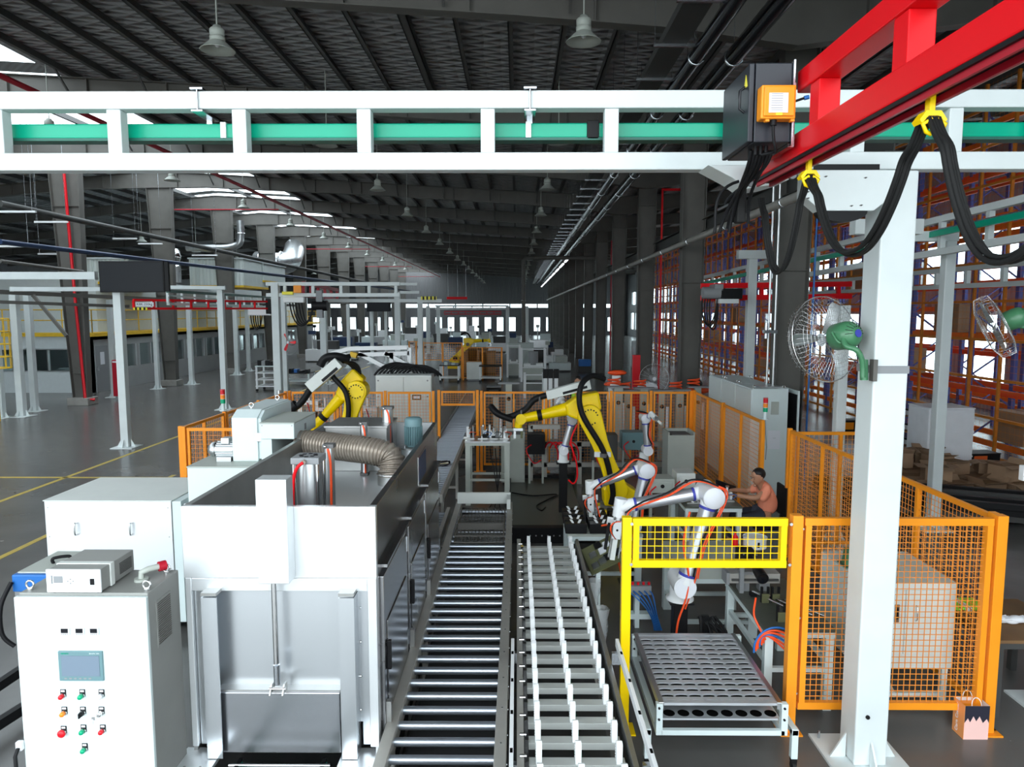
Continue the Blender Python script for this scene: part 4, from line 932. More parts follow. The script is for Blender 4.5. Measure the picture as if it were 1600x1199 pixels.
B().tube(smooth_path([(a.x + .0, 4.98, a.z - .05), (a.x - .03, 4.9, a.z - .2), (a.x - .02, 4.88, a.z - .4), (a.x + .05, 4.9, a.z - .5)]), .016, 8).out('hose', 'black', t)
# long pale housing with handles
a = FL(68, 782, 1.5); c = FL(272, 780, 1.5); HY = a.y
t = thing('sheet_housing', 'long low sheet-steel housing with two pull handles behind the control cabinet', 'machine', (a.x + .6, HY, 0))
B().box(a.x, c.x, HY + .015, HY + 1.05, .15, 1.488).out('body', 'steel_dull', t, bevel=.006)
B().box(a.x + .005, c.x - .005, HY, HY + .014, .2, 1.485).out('front_panel', 'steel', t, bevel=.003)
B().box(a.x - .006, c.x + .006, HY - .006, HY + 1.06, 1.49, 1.5).out('top_sheet', 'lathe_white', t)
for px in (120, 206): p = AT(px, 826, HY); B().tube(smooth_path([(p.x, HY, p.z + .06), (p.x, HY - .035, p.z + .055), (p.x, HY - .035, p.z - .055), (p.x, HY, p.z - .06)]), .009, 8).out('pull_handle', 'chrome', t)
for z in (.35, .75, 1.1, 1.42):
    for xx in (a.x + .04, c.x - .04): B().cyl((xx, HY - .003, z), (xx, HY, z), .007, n=6).out('rivet', 'steel_dull', t)
B().box(c.x + .006, c.x + .10, HY + .0, HY + .9, .15, 1.49).out('side_panel', 'cab_white', t, bevel=.004)
for xx in (c.x + .12, c.x + .2): B().box(xx, xx + .04, HY + .02, HY + .06, 0, 1.46).out('profile', 'alu', t)
for zz in (1.2, .95, .7): B().box(c.x + .12, c.x + .24, HY + .02, HY + .06, zz, zz + .03).out('cross_profile', 'alu', t)
B().box(a.x + .1, c.x - .1, HY + .1, HY + .95, 0, .15).out('plinth', 'struct_grey', t)
# ================================================================ WASHING MACHINE
MZ = 2.3; a = FL(280, 793, MZ); c = FL(587, 791.5, MZ); MY = (a.y + c.y) / 2; MX0, MX1 = a.x, c.x; MY1 = FL(685, 660, MZ).y
def Q(px, py, dy=0.): return AT(px, py, MY + dy)
zh = Q(400, 904).z; DK = 1.93
t = wm = thing('washing_machine', 'big stainless steel industrial washing machine with open-topped hood and lift door', 'machine', ((MX0 + MX1) / 2, MY, 0))
W = .045
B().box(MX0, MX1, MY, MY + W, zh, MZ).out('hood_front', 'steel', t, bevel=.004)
B().box(MX1 - W, MX1, MY + W, MY1, DK, MZ).out('hood_side', 'steel_side_shaded', t, bevel=.004)
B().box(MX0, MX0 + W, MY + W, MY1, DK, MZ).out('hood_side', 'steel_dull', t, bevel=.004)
B().box(MX0 + W, MX1 - W, MY1 - W, MY1, DK, MZ).out('hood_back', 'steel', t)
B().box(MX0, MX1, MY, MY + .002, MZ, MZ + .002).out('top_seam', 'chrome', t)
B().box(MX0 + .01, MX1 - .01, MY + .06, MY1 - .01, DK - .04, DK).out('deck', 'steel', t)
B().box(MX1 - .22, MX1 - W, MY + W, MY1 - W, DK, DK + .05).out('deck_rail', 'steel_dull', t)
zb = .62
# body below
B().box(MX0 + .005, MX0 + .03, MY + .02, MY1, .2, DK).out('side_wall', 'steel_dull', t); B().box(MX1 - .03, MX1 - .005, MY + .02, MY1, .2, DK).out('side_wall', 'steel_side_shaded', t)
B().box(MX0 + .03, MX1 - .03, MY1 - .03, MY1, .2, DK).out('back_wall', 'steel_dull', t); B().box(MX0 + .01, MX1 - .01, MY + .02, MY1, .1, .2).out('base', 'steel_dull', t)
for xx in (MX0 + .1, MX1 - .1):
    for yy in (MY + .15, MY1 - .15): B().cyl((xx, yy, 0), (xx, yy, .1), .04, n=10).out('levelling_foot', 'zinc', t)
# front frame
xl = Q(300, 950).x; xr = Q(574, 950).x; zf = Q(430, 925).z; zfl = Q(430, 1168).z
B().box(MX0 + .004, xl, MY + .004, MY + .07, zfl, zh).out('frame_stile', 'steel', t, bevel=.004); B().box(xr, MX1 - .004, MY + .004, MY + .07, zfl, zh).out('frame_stile', 'steel', t, bevel=.004)
B().box(xl, xr, MY + .006, MY + .07, zf, zh - .002).out('frame_head', 'steel', t, bevel=.004)
zl = Q(430, 1076).z
B().box(xl, xr, MY + .05, MY + .06, zl - .25, zf).out('upper_panel', 'steel_door', t)
a = Q(341, 1100, -.02).x; c = Q(532, 1100, -.02).x
B().box(a, c, MY - .03, MY + .01, zfl - .02, zl - .012).out('lift_door', 'door_lower_shaded', t, bevel=.006); B().box(a, c, MY - .02, MY + .05, zl - .012, zl).out('door_ledge', 'steel_dull', t)
for (p0, p1) in ((318, 342), (531, 555)):
    x0, x1 = Q(p0, 1000, -.06).x, Q(p1, 1000, -.06).x; b = B(); b.box(x0, x1, MY - .075, MY - .065, zfl - .03, zf - .01)
    if p0 < 400: b.box(x0, x0 + .008, MY - .065, MY + .05, zfl - .03, zf - .01)
    else: b.box(x1 - .008, x1, MY - .065, MY + .05, zfl - .03, zf - .01)
    b.out('guide_rail', 'steel_door', t); B().box(x0, x1 + .0, MY - .075, MY + .05, zf, zf + .02).out('guide_cap', 'steel_dull', t)
for px in (316, 561):
    for py in (955, 1009, 1063, 1116): p = Q(px, py); B().lathe([(0, -.004), (.006, -.003), (.009, .002)], (p.x, MY + .045, p.z), 'y', 10).out('bolt', 'chrome', t)
B().box(xl + .005, xl + .05, MY + .035, MY + .05, zfl, zf - .01).out('flange_strip', 'steel_door', t); B().box(xr - .05, xr - .005, MY + .035, MY + .05, zfl, zf - .01).out('flange_strip', 'steel_door', t)
p = Q(436, 1000); b = B(); b.cyl((p.x, MY - .06, Q(436, 1030).z), (p.x, MY - .06, zh + .02), .017, n=14); b.out('piston_rod', 'chrome', t)
B().cyl((p.x, MY - .06, Q(436, 1062).z), (p.x, MY - .06, Q(436, 1032).z), .020, n=14).out('rod_end', 'zinc', t)
for dx in (-.045, .035): B().prism([(MY - .09, zl), (MY + .0, zl), (MY + .0, zl + .05), (MY - .05, zl + .055)], 'x', p.x + dx, p.x + dx + .009).out('clevis_lug', 'steel_dull', t)
B().cyl((p.x - .05, MY - .06, zl + .03), (p.x + .05, MY - .06, zl + .03), .01, n=10).out('clevis_pin', 'chrome', t)
# cylinder cover column
x0, x1 = AT(401, 800, MY - .12).x, AT(449, 800, MY - .12).x
B().box(x0, x1, MY - .13, MY, AT(425, 913, MY - .13).z, AT(425, 750, MY - .13).z).out('cylinder_cover', 'steel', t, bevel=.004)
# lower apron with conveyor throat
B().box(MX0 - .05, a - .0, MY - .28, MY + .05, zfl - .06, zfl - .035).out('apron', 'steel', t); B().box(c, MX1 - .01, MY - .28, MY + .05, zfl - .06, zfl - .035).out('apron', 'steel', t)
for xx in (MX0 + .02, MX0 + .12, MX1 - .12, MX1 - .04): B().lathe([(0, .004), (.006, .003), (.009, 0)], (xx, MY - .15, zfl - .035), 'z', 8).out('bolt', 'steel_dull', t)
# doors on the aisle side
for i, (ya, yb) in enumerate(((MY + .12, MY + 1.08), (MY + 1.18, MY + 2.14), (MY + 2.24, MY1 - .08))):
    d = B().box(MX1 - .006, MX1 + .02, ya, yb, .75, DK - .12).out('side_door', 'steel_side_shaded', t, bevel=.005)
    B().box(MX1 + .02, MX1 + .028, ya + .08, yb - .08, .85, DK - .45).out('door_rib', 'steel_side_shaded', d, bevel=.004)
    B().box(MX1 + .02, MX1 + .05, ya + .06, ya + .09, 1.15, 1.35).out('door_handle', 'black', d, bevel=.006)
    for zz in (.9, 1.65): B().cyl((MX1 + .02, yb - .01, zz), (MX1 + .02, yb - .01, zz + .12), .012, n=8).out('hinge', 'zinc', d)
    B().box(MX1 - .006, MX1 + .045, ya, yb, DK - .06, DK - .04).out('drip_rail', 'steel_side_shaded', t)
    B().box(MX1, MX1 + .05, ya + .02, ya + .06, .5, .95).out('clamp_bar', 'steel_dull', t)
B().box(MX1 + .001, MX1 + .006, MY + 1.95, MY + 2.4, MZ - .32, MZ - .1).out('name_plate', 'deep_blue', t); B().box(MX1, MX1 + .003, MY + 1.9, MY + 2.45, MZ - .34, MZ - .08).out('plate_frame', 'steel_side_shaded', t)
# things on the deck
def cyl_unit(x, y, r, z0, z1, lb, square=False, hose=True):
    u = thing('pneumatic_cylinder', lb, 'cylinder', (x, y, z0))
    if square:
        B().box(x - r, x + r, y - r, y + r, z1 - .045, z1).out('end_cap', 'grey_mid', u, bevel=.006); B().box(x - r, x + r, y - r, y + r, z0, z0 + .04).out('end_cap', 'grey_mid', u, bevel=.006)
        for sx in (-1, 1):
            for sy in (-1, 1): B().cyl((x + sx * r * .82, y + sy * r * .82, z0 + .04), (x + sx * r * .82, y + sy * r * .82, z1 - .045), .012, n=8).out('tie_rod', 'chrome', u)
        b = B()
        for k in range(8): an = math.pi * k / 4; b.box(x + .05 * math.cos(an) - .012, x + .05 * math.cos(an) + .012, y + .05 * math.sin(an) - .012, y + .05 * math.sin(an) + .012, z1, z1 + .003)
        b.out('cap_pockets', 'black', u)
        B().cyl((x, y, z0 + .04), (x, y, z1 - .045), r * .86, n=24).out('barrel', 'alu', u)
        B().cyl((x + .0, y - r - .03, z1 - .025), (x, y - r, z1 - .025), .016, n=10).out('elbow_fitting', 'label_yellow' if False else 'hose', u)
        if hose: B().tube(bez((x, y - r - .03, z1 - .025), (x - .07, y - r - .06, z1 - .06), (x - .08, y - r - .03, z1 - .15), (x - .075, y - r - .02, z0 + .02)), .011, 8).out('air_hose', 'red', u)
    else:
        B().cyl((x, y, z0), (x, y, z1 - .03), r, n=18).out('barrel', 'alu', u); B().box(x - r - .004, x + r + .004, y - r - .004, y + r + .004, z1 - .03, z1).out('end_cap', 'grey_plastic', u, bevel=.004)
        B().box(x - r - .004, x + r + .004, y - r - .004, y + r + .004, z0, z0 + .03).out('end_cap', 'grey_plastic', u, bevel=.004)
        B().ball((x - r * .5, y - r - .01, z1 - .015), .012, 8).out('fitting', 'chrome', u)
        if hose: B().tube(bez((x, y - r - .01, z1 - .03), (x + r, y - r - .03, z1 - .1), (x + r * .6, y - r - .02, z1 - .25), (x + r * .5, y - r - .02, z0 + .03)), .009, 8).out('air_hose', 'cable_red', u)
    return u
p = AT(480, 713, MY + .42); cyl_unit(p.x, MY + .45, .095, DK, p.z, 'thick aluminium cylinder with square grey cap and red hose inside the open hood', True)
p = AT(513, 694, MY + .7); cyl_unit(p.x, MY + .72, .036, DK, p.z, 'tall slim aluminium cylinder with a red hose next to the thick square-capped one')
p = AT(567, 660, MY + 2.42); cyl_unit(p.x, MY + 2.46, .036, DK, p.z, 'slim aluminium cylinder rising behind the ribbed duct')
p = AT(604, 636, MY1 - .55); cyl_unit(p.x, MY1 - .5, .055, DK, p.z, 'dark cylinder with red hose at the back of the hood beside the teal motor')
a = AT(508, 666, MY + 2.62); c = AT(604, 666, MY + 2.62)
t = thing('steel_casing', 'low steel casing on the machine deck in front of the rear yellow robot', 'machine part', ((a.x + c.x) / 2, MY + 2.5, DK))
B().box(a.x, c.x, MY + 2.62, MY + 3.2, DK, a.z - .02).out('body', 'steel_dull', t, bevel=.004); B().box(a.x - .01, c.x + .01, MY + 2.61, MY + 3.21, a.z - .02, a.z).out('lid', 'steel_dull', t, bevel=.003)
B().box(a.x - .005, c.x + .005, MY + 2.6, MY + 2.62, DK + .18, DK + .2).out('seam', 'steel', t)
x = AT(645, 690, MY + 2.75).x; y = MY + 2.8; z1 = AT(645, 652, y).z; z0 = AT(645, 697, y).z
t = thing('pump_motor', 'teal finned electric motor standing upright on the machine deck', 'motor', (x, y, DK))
B().cyl((x, y, DK), (x, y, z0 - .015), .13, n=20).out('mounting_drum', 'steel', t); B().cyl((x, y, z0 - .015), (x, y, z0), .16, n=24).out('flange', 'steel_dull', t)
B().cyl((x, y, z0), (x, y, z1 - .09), .075, n=24).out('stator', 'motor_teal', t)
b = B()
for k in range(24): an = 2 * math.pi * k / 24; b.bar((x + .083 * math.cos(an), y + .083 * math.sin(an), z0 + .02), (x + .083 * math.cos(an), y + .083 * math.sin(an), z1 - .09), .02, .006, up=(math.cos(an + math.pi / 2), math.sin(an + math.pi / 2), 0))
b.out('cooling_fins', 'motor_teal', t)
B().lathe([(.088, z1 - .09), (.088, z1 - .02), (.07, z1 - .003), (0, z1)], (x, y, 0), 'z', 24).out('fan_cowl', 'motor_teal', t)
for k in range(4): an = .8 + math.pi * k / 2; B().cyl((x + .11 * math.cos(an), y + .11 * math.sin(an), z0), (x + .11 * math.cos(an), y + .11 * math.sin(an), z0 + .03), .01, n=6).out('bolt', 'zinc', t)
# ribbed extraction duct
p0 = AT(468, 694, 6.75); p1 = AT(540, 700, 6.6); p2 = AT(580, 705, 6.48); p3 = FL(612, 748, DK + .05)
t = thing('flexible_duct', 'bronze-grey ribbed flexible duct curving from the white blower box down into the machine', 'duct', p3)
path = smooth_path([p0, p0 + Vector((.12, -.02, .01)), p1, p2 + Vector((0, 0, .0)), Vector((p3.x - .02, p3.y + .04, p3.z + .19)), Vector((p3.x, p3.y, p3.z + .05)), p3], 14)
L_ = [0]
for i in range(1, len(path)): L_.append(L_[-1] + (path[i] - path[i - 1]).length)
def along(s):
    for i in range(1, len(path)):
        if L_[i] >= s: u = (s - L_[i - 1]) / max(1e-9, L_[i] - L_[i - 1]); return path[i - 1].lerp(path[i], u)
    return path[-1]
n = 288; pts = [along(L_[-1] * i / n) for i in range(n + 1)]
B().tube(pts, .1, 24, [.118 + .011 * math.cos(i * 2 * math.pi / 8) for i in range(n + 1)]).out('ribbed_hose', 'hose', t)
B().cyl(p3 - Vector((0, 0, .05)), p3 + Vector((0, 0, .06)), .128, n=24).out('collar', 'steel_dull', t); B().torus(p3 + Vector((0, 0, .05)), .13, .008, 'z', 24, 6).out('clamp_band', 'chrome', t)
# blower unit on its white base
bx0 = AT(292, 728, 6.55).x; t = thing('blower_stand', 'white sheet-metal base box behind the machine hood carrying the blower cabinets', 'machine', (-2.7, 6.9, 0))
BZ = AT(330, 729, 6.55).z
B().box(bx0, MX0 - .03, 6.55, 8.1, .1, BZ - .013).out('body', 'cab_white', t, bevel=.006); B().box(bx0, MX0 - .03, 6.54, 8.11, BZ - .012, BZ).out('top_sheet', 'cab_grey', t); B().box(bx0 + .05, MX0 - .08, 6.6, 8.0, 0, .1).out('plinth', 'grey_mid', t)
x0, x1 = AT(364, 690, 6.8).x, AT(404, 690, 6.8).x; z1 = AT(380, 640, 6.9).z; zc_ = AT(380, 653, 6.8).z
t = thing('blower_cabinet', 'white cabinet with sloping top edge and two lifting eyes beside the ribbed duct', 'electrical cabinet', (x0, 6.9, BZ))
B().prism([(6.78, BZ), (7.75, BZ), (7.75, z1), (6.92, z1), (6.78, zc_)], 'x', x0, x1).out('body', 'cab_white', t, bevel=.006); B().prism([(6.80, BZ + .02), (7.73, BZ + .02), (7.73, z1 - .01), (6.92, z1 - .01), (6.8, zc_ - .01)], 'x', x1, x1 + .03).out('door', 'cab_white', t, bevel=.004)
eye(t, (x0 + x1) / 2, 6.98, z1); eye(t, (x0 + x1) / 2 + .05, 7.6, z1)
B().box(x1 - .02, x1 + .035, 6.77, 6.8, BZ + .2, BZ + .28).out('hinge', 'chrome', t)
x0, x1 = AT(408, 690, 6.6).x, AT(461, 690, 6.6).x; z1 = AT(430, 660, 6.6).z
t = thing('blower_box', 'plain white blower box from which the ribbed duct leaves', 'machine', (x0, 6.8, BZ)); zb_ = MZ + .004
B().box(x0, x1, 6.58, 7.3, MZ + .01, z1 - .013).out('body', 'cab_white', t, bevel=.006); B().box(x0 - .004, x1 + .004, 6.576, 7.305, z1 - .012, z1).out('lid', 'cab_grey', t)
B().cyl((x1, 6.75, p0.z), (x1 + .03, 6.75, p0.z), .125, n=24).out('outlet_ring', 'steel_dull', t); B().box(x0, x0 + .1, 6.6, 7.28, BZ, MZ + .01).out('support', 'cab_white', t)
B().box(x1, x1 + .003, 6.9, 6.96, z1 - .12, z1 - .06).out('data_plate', 'grey_mid', t)
for (dx, dz) in ((.02, -.03), (-.02, -.03)): B().cyl((x0 + dx if dx > 0 else x1 + dx, 6.577, z1 + dz), (x0 + dx if dx > 0 else x1 + dx, 6.58, z1 + dz), .006, n=6).out('screw', 'grey_mid', t)
p = AT(350, 704, 6.8); t = thing('blower_motor', 'small silver finned motor lying beside the white blower cabinet', 'motor', p)
B().cyl((p.x - .09, 6.85, p.z), (p.x + .1, 6.85, p.z), .07, n=20).out('stator', 'alu', t); B().lathe([(0, -.17), (.04, -.165), (.072, -.13), (.076, -.09)], (p.x, 6.85, p.z), 'x', 20).out('end_shield', 'alu', t)
b = B()
for k in range(16): an = 2 * math.pi * k / 16; b.bar((p.x - .08, 6.85 + .076 * math.cos(an), p.z + .076 * math.sin(an)), (p.x + .09, 6.85 + .076 * math.cos(an), p.z + .076 * math.sin(an)), .006, .014, up=(0, math.cos(an), math.sin(an)))
b.out('cooling_fins', 'alu', t); B().box(p.x - .06, p.x + .08, 6.76, 6.94, BZ, p.z - .06).out('foot', 'alu', t); B().box(p.x - .03, p.x + .05, 6.8, 6.9, p.z + .06, p.z + .12).out('terminal_box', 'alu', t, bevel=.005)
# in-feed in front of the lift door
zi = zfl - .10; x0, x1 = AT(352, 1185, MY - .1).x, AT(512, 1185, MY - .1).x
t = thing('infeed_conveyor', 'short green chain conveyor with chrome bar entering under the steel lift door', 'conveyor', ((x0 + x1) / 2, MY - .4, 0))
for xx in (x0 + .05, x1 - .05): B().box(xx - .02, xx + .02, 2.6, MY + .0, zi - .08, zi).out('side_rail', 'dark_green', t); B().box(xx - .01, xx + .01, 2.6, MY + .02, zi, zi + .015).out('chain', 'black', t)
r0 = B().cyl((x0, MY - .05, zi + .01), (x1, MY - .05, zi + .01), .012, n=10).out('cross_bar', 'chrome', t)
for i in range(1, 8): inst(r0, (0, -.18 * i, 0))
for xx in (x0 + .05, x1 - .05):
    for yy in (2.8, MY - .1): B().box(xx - .02, xx + .02, yy - .02, yy + .02, 0, zi - .08).out('leg', 'dark_green', t)
# ================================================================ CONVEYORS
def conveyor(lb, x0, x1, y0, y1, z, pitch, r, rail=.055, m='rail_grey', legs=4, rm='roller_zinc'):
    t = thing('roller_conveyor', lb, 'conveyor', ((x0 + x1) / 2, y0, 0))
    for xx in (x0, x1 - rail): B().box(xx, xx + rail, y0, y1, z - .10, z + .03).out('side_rail', m, t, bevel=.004)
    ro = B().cyl((x0 + rail, y0 + .08, z - r), (x1 - rail, y0 + .08, z - r), r, n=12).out('roller', rm, t)
    n = int((y1 - y0 - .1) / pitch)
    for i in range(1, n): inst(ro, (0, pitch * i, 0))
    for i in range(legs):
        y = y0 + .25 + (y1 - y0 - .5) * i / (legs - 1)
        for xx in (x0 + .03, x1 - .03): B().box(xx - .025, xx + .025, y - .025, y + .025, 0, z - .1).out('leg', m, t)
        B().box(x0 + .05, x1 - .05, y - .02, y + .02, .2, .24).out('cross_member', m, t)
    return t, n
t, n = conveyor('roller conveyor with steel rollers running alongside the washing machine', -.86, -.065, 2.4, 9.9, .78, .182, .028, .075, legs=5)
B().box(-.78, -.14, 2.5, 9.8, .40, .41).out('gap_shade_plate', 'gap_shade', t)  # dark sheet added to paint the shade between the rollers
bo = B().cyl((-.063, 2.55, .77), (-.058, 2.55, .77), .008, n=6).out('bolt', 'zinc', t)
for i in range(1, 24): inst(bo, (0, .3 * i, 0))
bo = B().cyl((-.10, 2.6, .81), (-.10, 2.6, .815), .006, n=6).out('bolt', 'zinc', t)
for i in range(1, 18): inst(bo, (0, .4 * i, 0))
t = thing('end_stop', 'beige folded end-stop plate at the far end of the near roller conveyor', 'conveyor part', (-.45, 9.8, .8))
B().box(-.84, -.09, 9.78, 9.82, .812, .97).out('plate', 'lathe_white', t, bevel=.004); B().box(-.14, -.09, 9.5, 9.78, .812, .95).out('side_plate', 'lathe_white', t)
t = thing('wire_basket', 'flat wire basket tray lying on the far rollers of the near conveyor', 'basket', (-.45, 8.8, .785))
bx0_, bx1_, by0, by1 = -.74, -.16, 8.15, 9.35
for zz in (.79, .87): B().tube([(bx0_, by0, zz), (bx1_, by0, zz), (bx1_, by1, zz), (bx0_, by1, zz), (bx0_, by0, zz)], .010, 6).out('rim', 'struct_grey', t)
for k in range(24): y = by0 + .05 + k * .047; B().tube([(bx0_, y, .87), (bx0_, y, .79), (bx1_, y, .79), (bx1_, y, .87)], .005, 4).out('wire', 'struct_grey', t)
for k in range(12): x = bx0_ + .045 + k * .045; B().tube([(x, by0, .87), (x, by0, .79), (x, by1, .79), (x, by1, .87)], .005, 4).out('wire', 'struct_grey', t)
B().box(bx0_, bx1_, 8.62, 8.65, .80, .88).out('divider', 'struct_grey', t)
t, n = conveyor('long narrow-pitched roller conveyor passing through the orange gate at the back', -1.74, -1.10, 10.3, 23.5, .78, .13, .019, .05, legs=6)
B().box(-1.68, -1.16, 10.4, 23.4, .60, .61).out('gap_shade_plate', 'gap_shade', t)  # dark sheet added for the shade under the far rollers
t, n = conveyor('short transfer roller bed between the washing machine and the far conveyor', -1.5, -.95, 8.1, 9.9, .70, .12, .024, .05, legs=2)
p = FL(693, 727, .80); t = thing('steel_workpiece', 'small machined steel part lying on the far roller conveyor', 'workpiece', p)
B().cyl(p + Vector((-.08, -.05, .03)), p + Vector((.06, .05, .03)), .05, n=14).out('barrel', 'chrome', t); B().cyl(p + Vector((-.12, -.07, .03)), p + Vector((-.08, -.05, .03)), .06, n=14).out('flange', 'steel_dull', t); B().cyl(p + Vector((.06, .05, .035)), p + Vector((.1, .08, .035)), .03, n=12).out('stub', 'black', t)
# comb conveyor
t = thing('slat_conveyor', 'slat conveyor whose cross slats carry upright white combs, next to the roller conveyor', 'conveyor', (.37, 3, 0))
for (xa, xb, m) in ((.0, .045, 'rail_grey'), (.70, .735, 'steel_dull')): B().box(xa, xb, 2.5, 8.3, .66, .79).out('side_rail', m, t, bevel=.004)
B().box(.045, .075, 2.5, 8.3, .70, .73).out('chain', 'black', t); B().box(.665, .69, 2.5, 8.3, .70, .73).out('chain', 'black', t)
sl = B().box(.075, .665, 2.735, 2.81, .74, .76).box(.075, .665, 2.73, 2.738, .715, .76).out('slat', 'slat_grey', t, bevel=.002)
cmb = []
for xx in (.135, .375, .625):
    b = B(); b.prism([(2.74, .76), (2.79, .76), (2.79, .885), (2.765, .895), (2.74, .885)], 'x', xx - .018, xx + .018)
    for k in range(5): b.box(xx - .02, xx + .02, 2.79, 2.797, .775 + k * .018, .783 + k * .018)
    cmb.append(b.out('comb', 'comb_white', t))
lug = B().box(.05, .075, 2.74, 2.78, .73, .775).cyl((.02, 2.76, .80), (.06, 2.76, .80), .012, n=8).out('chain_lug', 'chrome', t)
n = 25
for i in range(1, n):
    for o in [sl, lug] + cmb: inst(o, (0, .2215 * i, 0))
B().box(.06, .68, 2.5, 8.2, .30, .31).out('gap_shade_plate', 'gap_shade', t)  # dark sheet added so the gaps between slats look shaded
B().box(.405, .455, 2.5, 8.2, .40, .44).out('return_belt', 'green_belt', t)
for y in (3.0, 4.6, 6.2, 7.9):
    for xx in (.025, .715): B().box(xx - .022, xx + .022, y - .022, y + .022, 0, .66).out('leg', 'rail_grey', t)
    B().box(.045, .7, y - .02, y + .02, .3, .34).out('cross_member', 'rail_grey', t)
for i, (xa, xb, ya, yb) in enumerate(((.775, .80, 2.4, 5.36), (-.045, -.02, 2.4, 5.36))):
    g = thing('guide_bar', ['white slotted guide bar on the gate side of the comb conveyor', 'white slotted guide bar between the two conveyors'][i], 'guide', ((xa + xb) / 2, ya, .9))
    B().box(xa, xb, ya, yb, .88, .945).out('bar', 'white_bright', g, bevel=.003)
    s0 = B().box(xa + .004, xb - .004, ya + .3, ya + .345, .9445, .9455).out('slot', 'dark_hole', g)
    for k in range(1, 7): inst(s0, (0, .4 * k, 0))
    for yy in (ya + .1, 3.9, yb - .1): B().box(xa - (.04 if i == 0 else -.02), xb - (.0 if i == 0 else -.02), yy - .02, yy + .02, .79 if i == 0 else .80, .88).out('bracket', 'zinc', g)
# plastic film drooping beside the comb conveyor
for k, (px, py, Y) in enumerate(((928, 907, 7.3), (940, 950, 6.7))):
    p = AT(px, py, Y); b = B(); n = 14; V = []
    for j in range(7):
        for i in range(n):
            an = 2 * math.pi * i / n; r = .075 - .006 * j + random.uniform(-.012, .012); V.append((p.x + r * math.cos(an), p.y + r * math.sin(an), p.z - j * .06 - (0 if k == 0 else j * .05)))
    b.add(V, [(j * n + i, j * n + (i + 1) % n, (j + 1) * n + (i + 1) % n, (j + 1) * n + i) for j in range(6) for i in range(n)], True)
    o = b.out('plastic_film', 'clear_bag'); tag(o, ['crumpled clear plastic film hanging beyond the comb conveyor rail, the smaller upper one', 'longer crumpled clear plastic film hanging beside the comb conveyor rail'][k], 'plastic film')
# ================================================================ TRAY TROLLEY
TX0, TX1, TY0, TY1, TZ = 1.08, 2.02, 5.14, 6.32, .54
t = thing('tray_trolley', 'wheeled pale grey trolley carrying a scalloped aluminium slat tray, standing in the yellow gate', 'trolley', ((TX0 + TX1) / 2, 5.7, 0))
TT = t
sxs = 8; rows = 13; pt = (TY1 - TY0 - .08) / rows
def sl_poly(y):
    n = 48; x0, x1 = TX0 + .04, TX1 - .04; f = []; g = []
    for i in range(n + 1):
        u = i / n; x = x0 + (x1 - x0) * u; s = abs(math.sin(math.pi * u * sxs)) ** .45
        f.append((x, y + .016 * s - .006)); g.append((x, y + pt * .58))
    return f + g[::-1]
sl = B().prism(sl_poly(TY0 + .04), 'z', TZ - .012, TZ).out('tray_slat', 'tray_alu', t)
for i in range(1, rows): inst(sl, (0, pt * i, 0))
B().box(TX0 + .04, TX1 - .04, TY0 + .04, TY1 - .04, TZ - .034, TZ - .026).out('gap_dark_plate', 'dark_hole', t)  # black sheet added under the slats to darken their gaps
for k in range(9): x = TX0 + .04 + (TX1 - TX0 - .08) * k / 8; B().box(x - .006, x + .006, TY0 + .04, TY1 - .04, TZ - .026, TZ - .013).out('tray_web', 'tray_alu', t)
for xx in (TX0, TX1 - .04): B().box(xx, xx + .04, TY0, TY1, TZ - .05, TZ + .004).out('edge_rail', 'alu', t, bevel=.003)
for yy in (TY0, TY1 - .04): B().box(TX0 + .04, TX1 - .04, yy, yy + .04, TZ - .02, TZ + .0).out('edge_rail', 'tray_alu', t)
# lower tray with round openings
lt = B().box(TX0 + .04, TX1 - .02, TY0 + .02, TY1 - .1, TZ - .15, TZ - .135).out('lower_tray', 'tray_alu', t)
for k in range(8): x = TX0 + .1 + k * .112; B().cyl((x, TY0 + .09, TZ - .136), (x, TY0 + .09, TZ - .132), .045, n=18).out('pocket', 'dark_hole', lt)
B().box(TX0 + .02, TX1 + .02, TY0 - .02, TY0 + .02, TZ - .25, TZ - .21).out('front_rail', 'cab_white', t, bevel=.003); B().box(TX0 + .02, TX1 + .02, TY1 - .05, TY1 - .01, TZ - .25, TZ - .21).out('rear_rail', 'cab_white', t, bevel=.003)
for xx in (TX0 - .02, TX1 - .01): B().box(xx, xx + .05, TY0 - .02, TY1, TZ - .25, TZ - .2).out('side_frame', 'cab_white', t, bevel=.003)
for (xx, sx) in ((TX0 - .02, -1), (TX1 - .01, 1)):
    for yy in (TY0, TY1 - .04):
        B().box(xx, xx + .05, yy - .02, yy + .03, TZ - .2, TZ + .0).out('corner_post', 'cab_white', t, bevel=.003)
        xo = xx + sx * .085; B().box(xo, xo + .05, yy - .02, yy + .03, .1, TZ - .2).out('leg', 'cab_white', t, bevel=.004)
        for dz in (-.03, -.12): B().cyl((xx + .02, yy - .03, TZ + dz), (xx + .02, yy - .02, TZ + dz), .009, n=8).out('bolt', 'black', t)
    B().box(xx + sx * .085, xx + sx * .085 + .05, TY0 - .02, TY1, TZ - .25, TZ - .205).out('outer_rail', 'cab_white', t, bevel=.003)
    for yy in (TY0, TY1 - .04):
        xo = xx + sx * .085 + .025; cs = B().cyl((xo - .014, yy, .035), (xo + .014, yy, .035), .035, n=16).out('caster_wheel', 'rubber', t)
        B().box(xo - .022, xo + .022, yy - .02, yy + .02, .075, .1).box(xo - .022, xo - .017, yy - .015, yy + .015, .03, .075).box(xo + .017, xo + .022, yy - .015, yy + .015, .03, .075).out('caster_fork', 'black', cs)
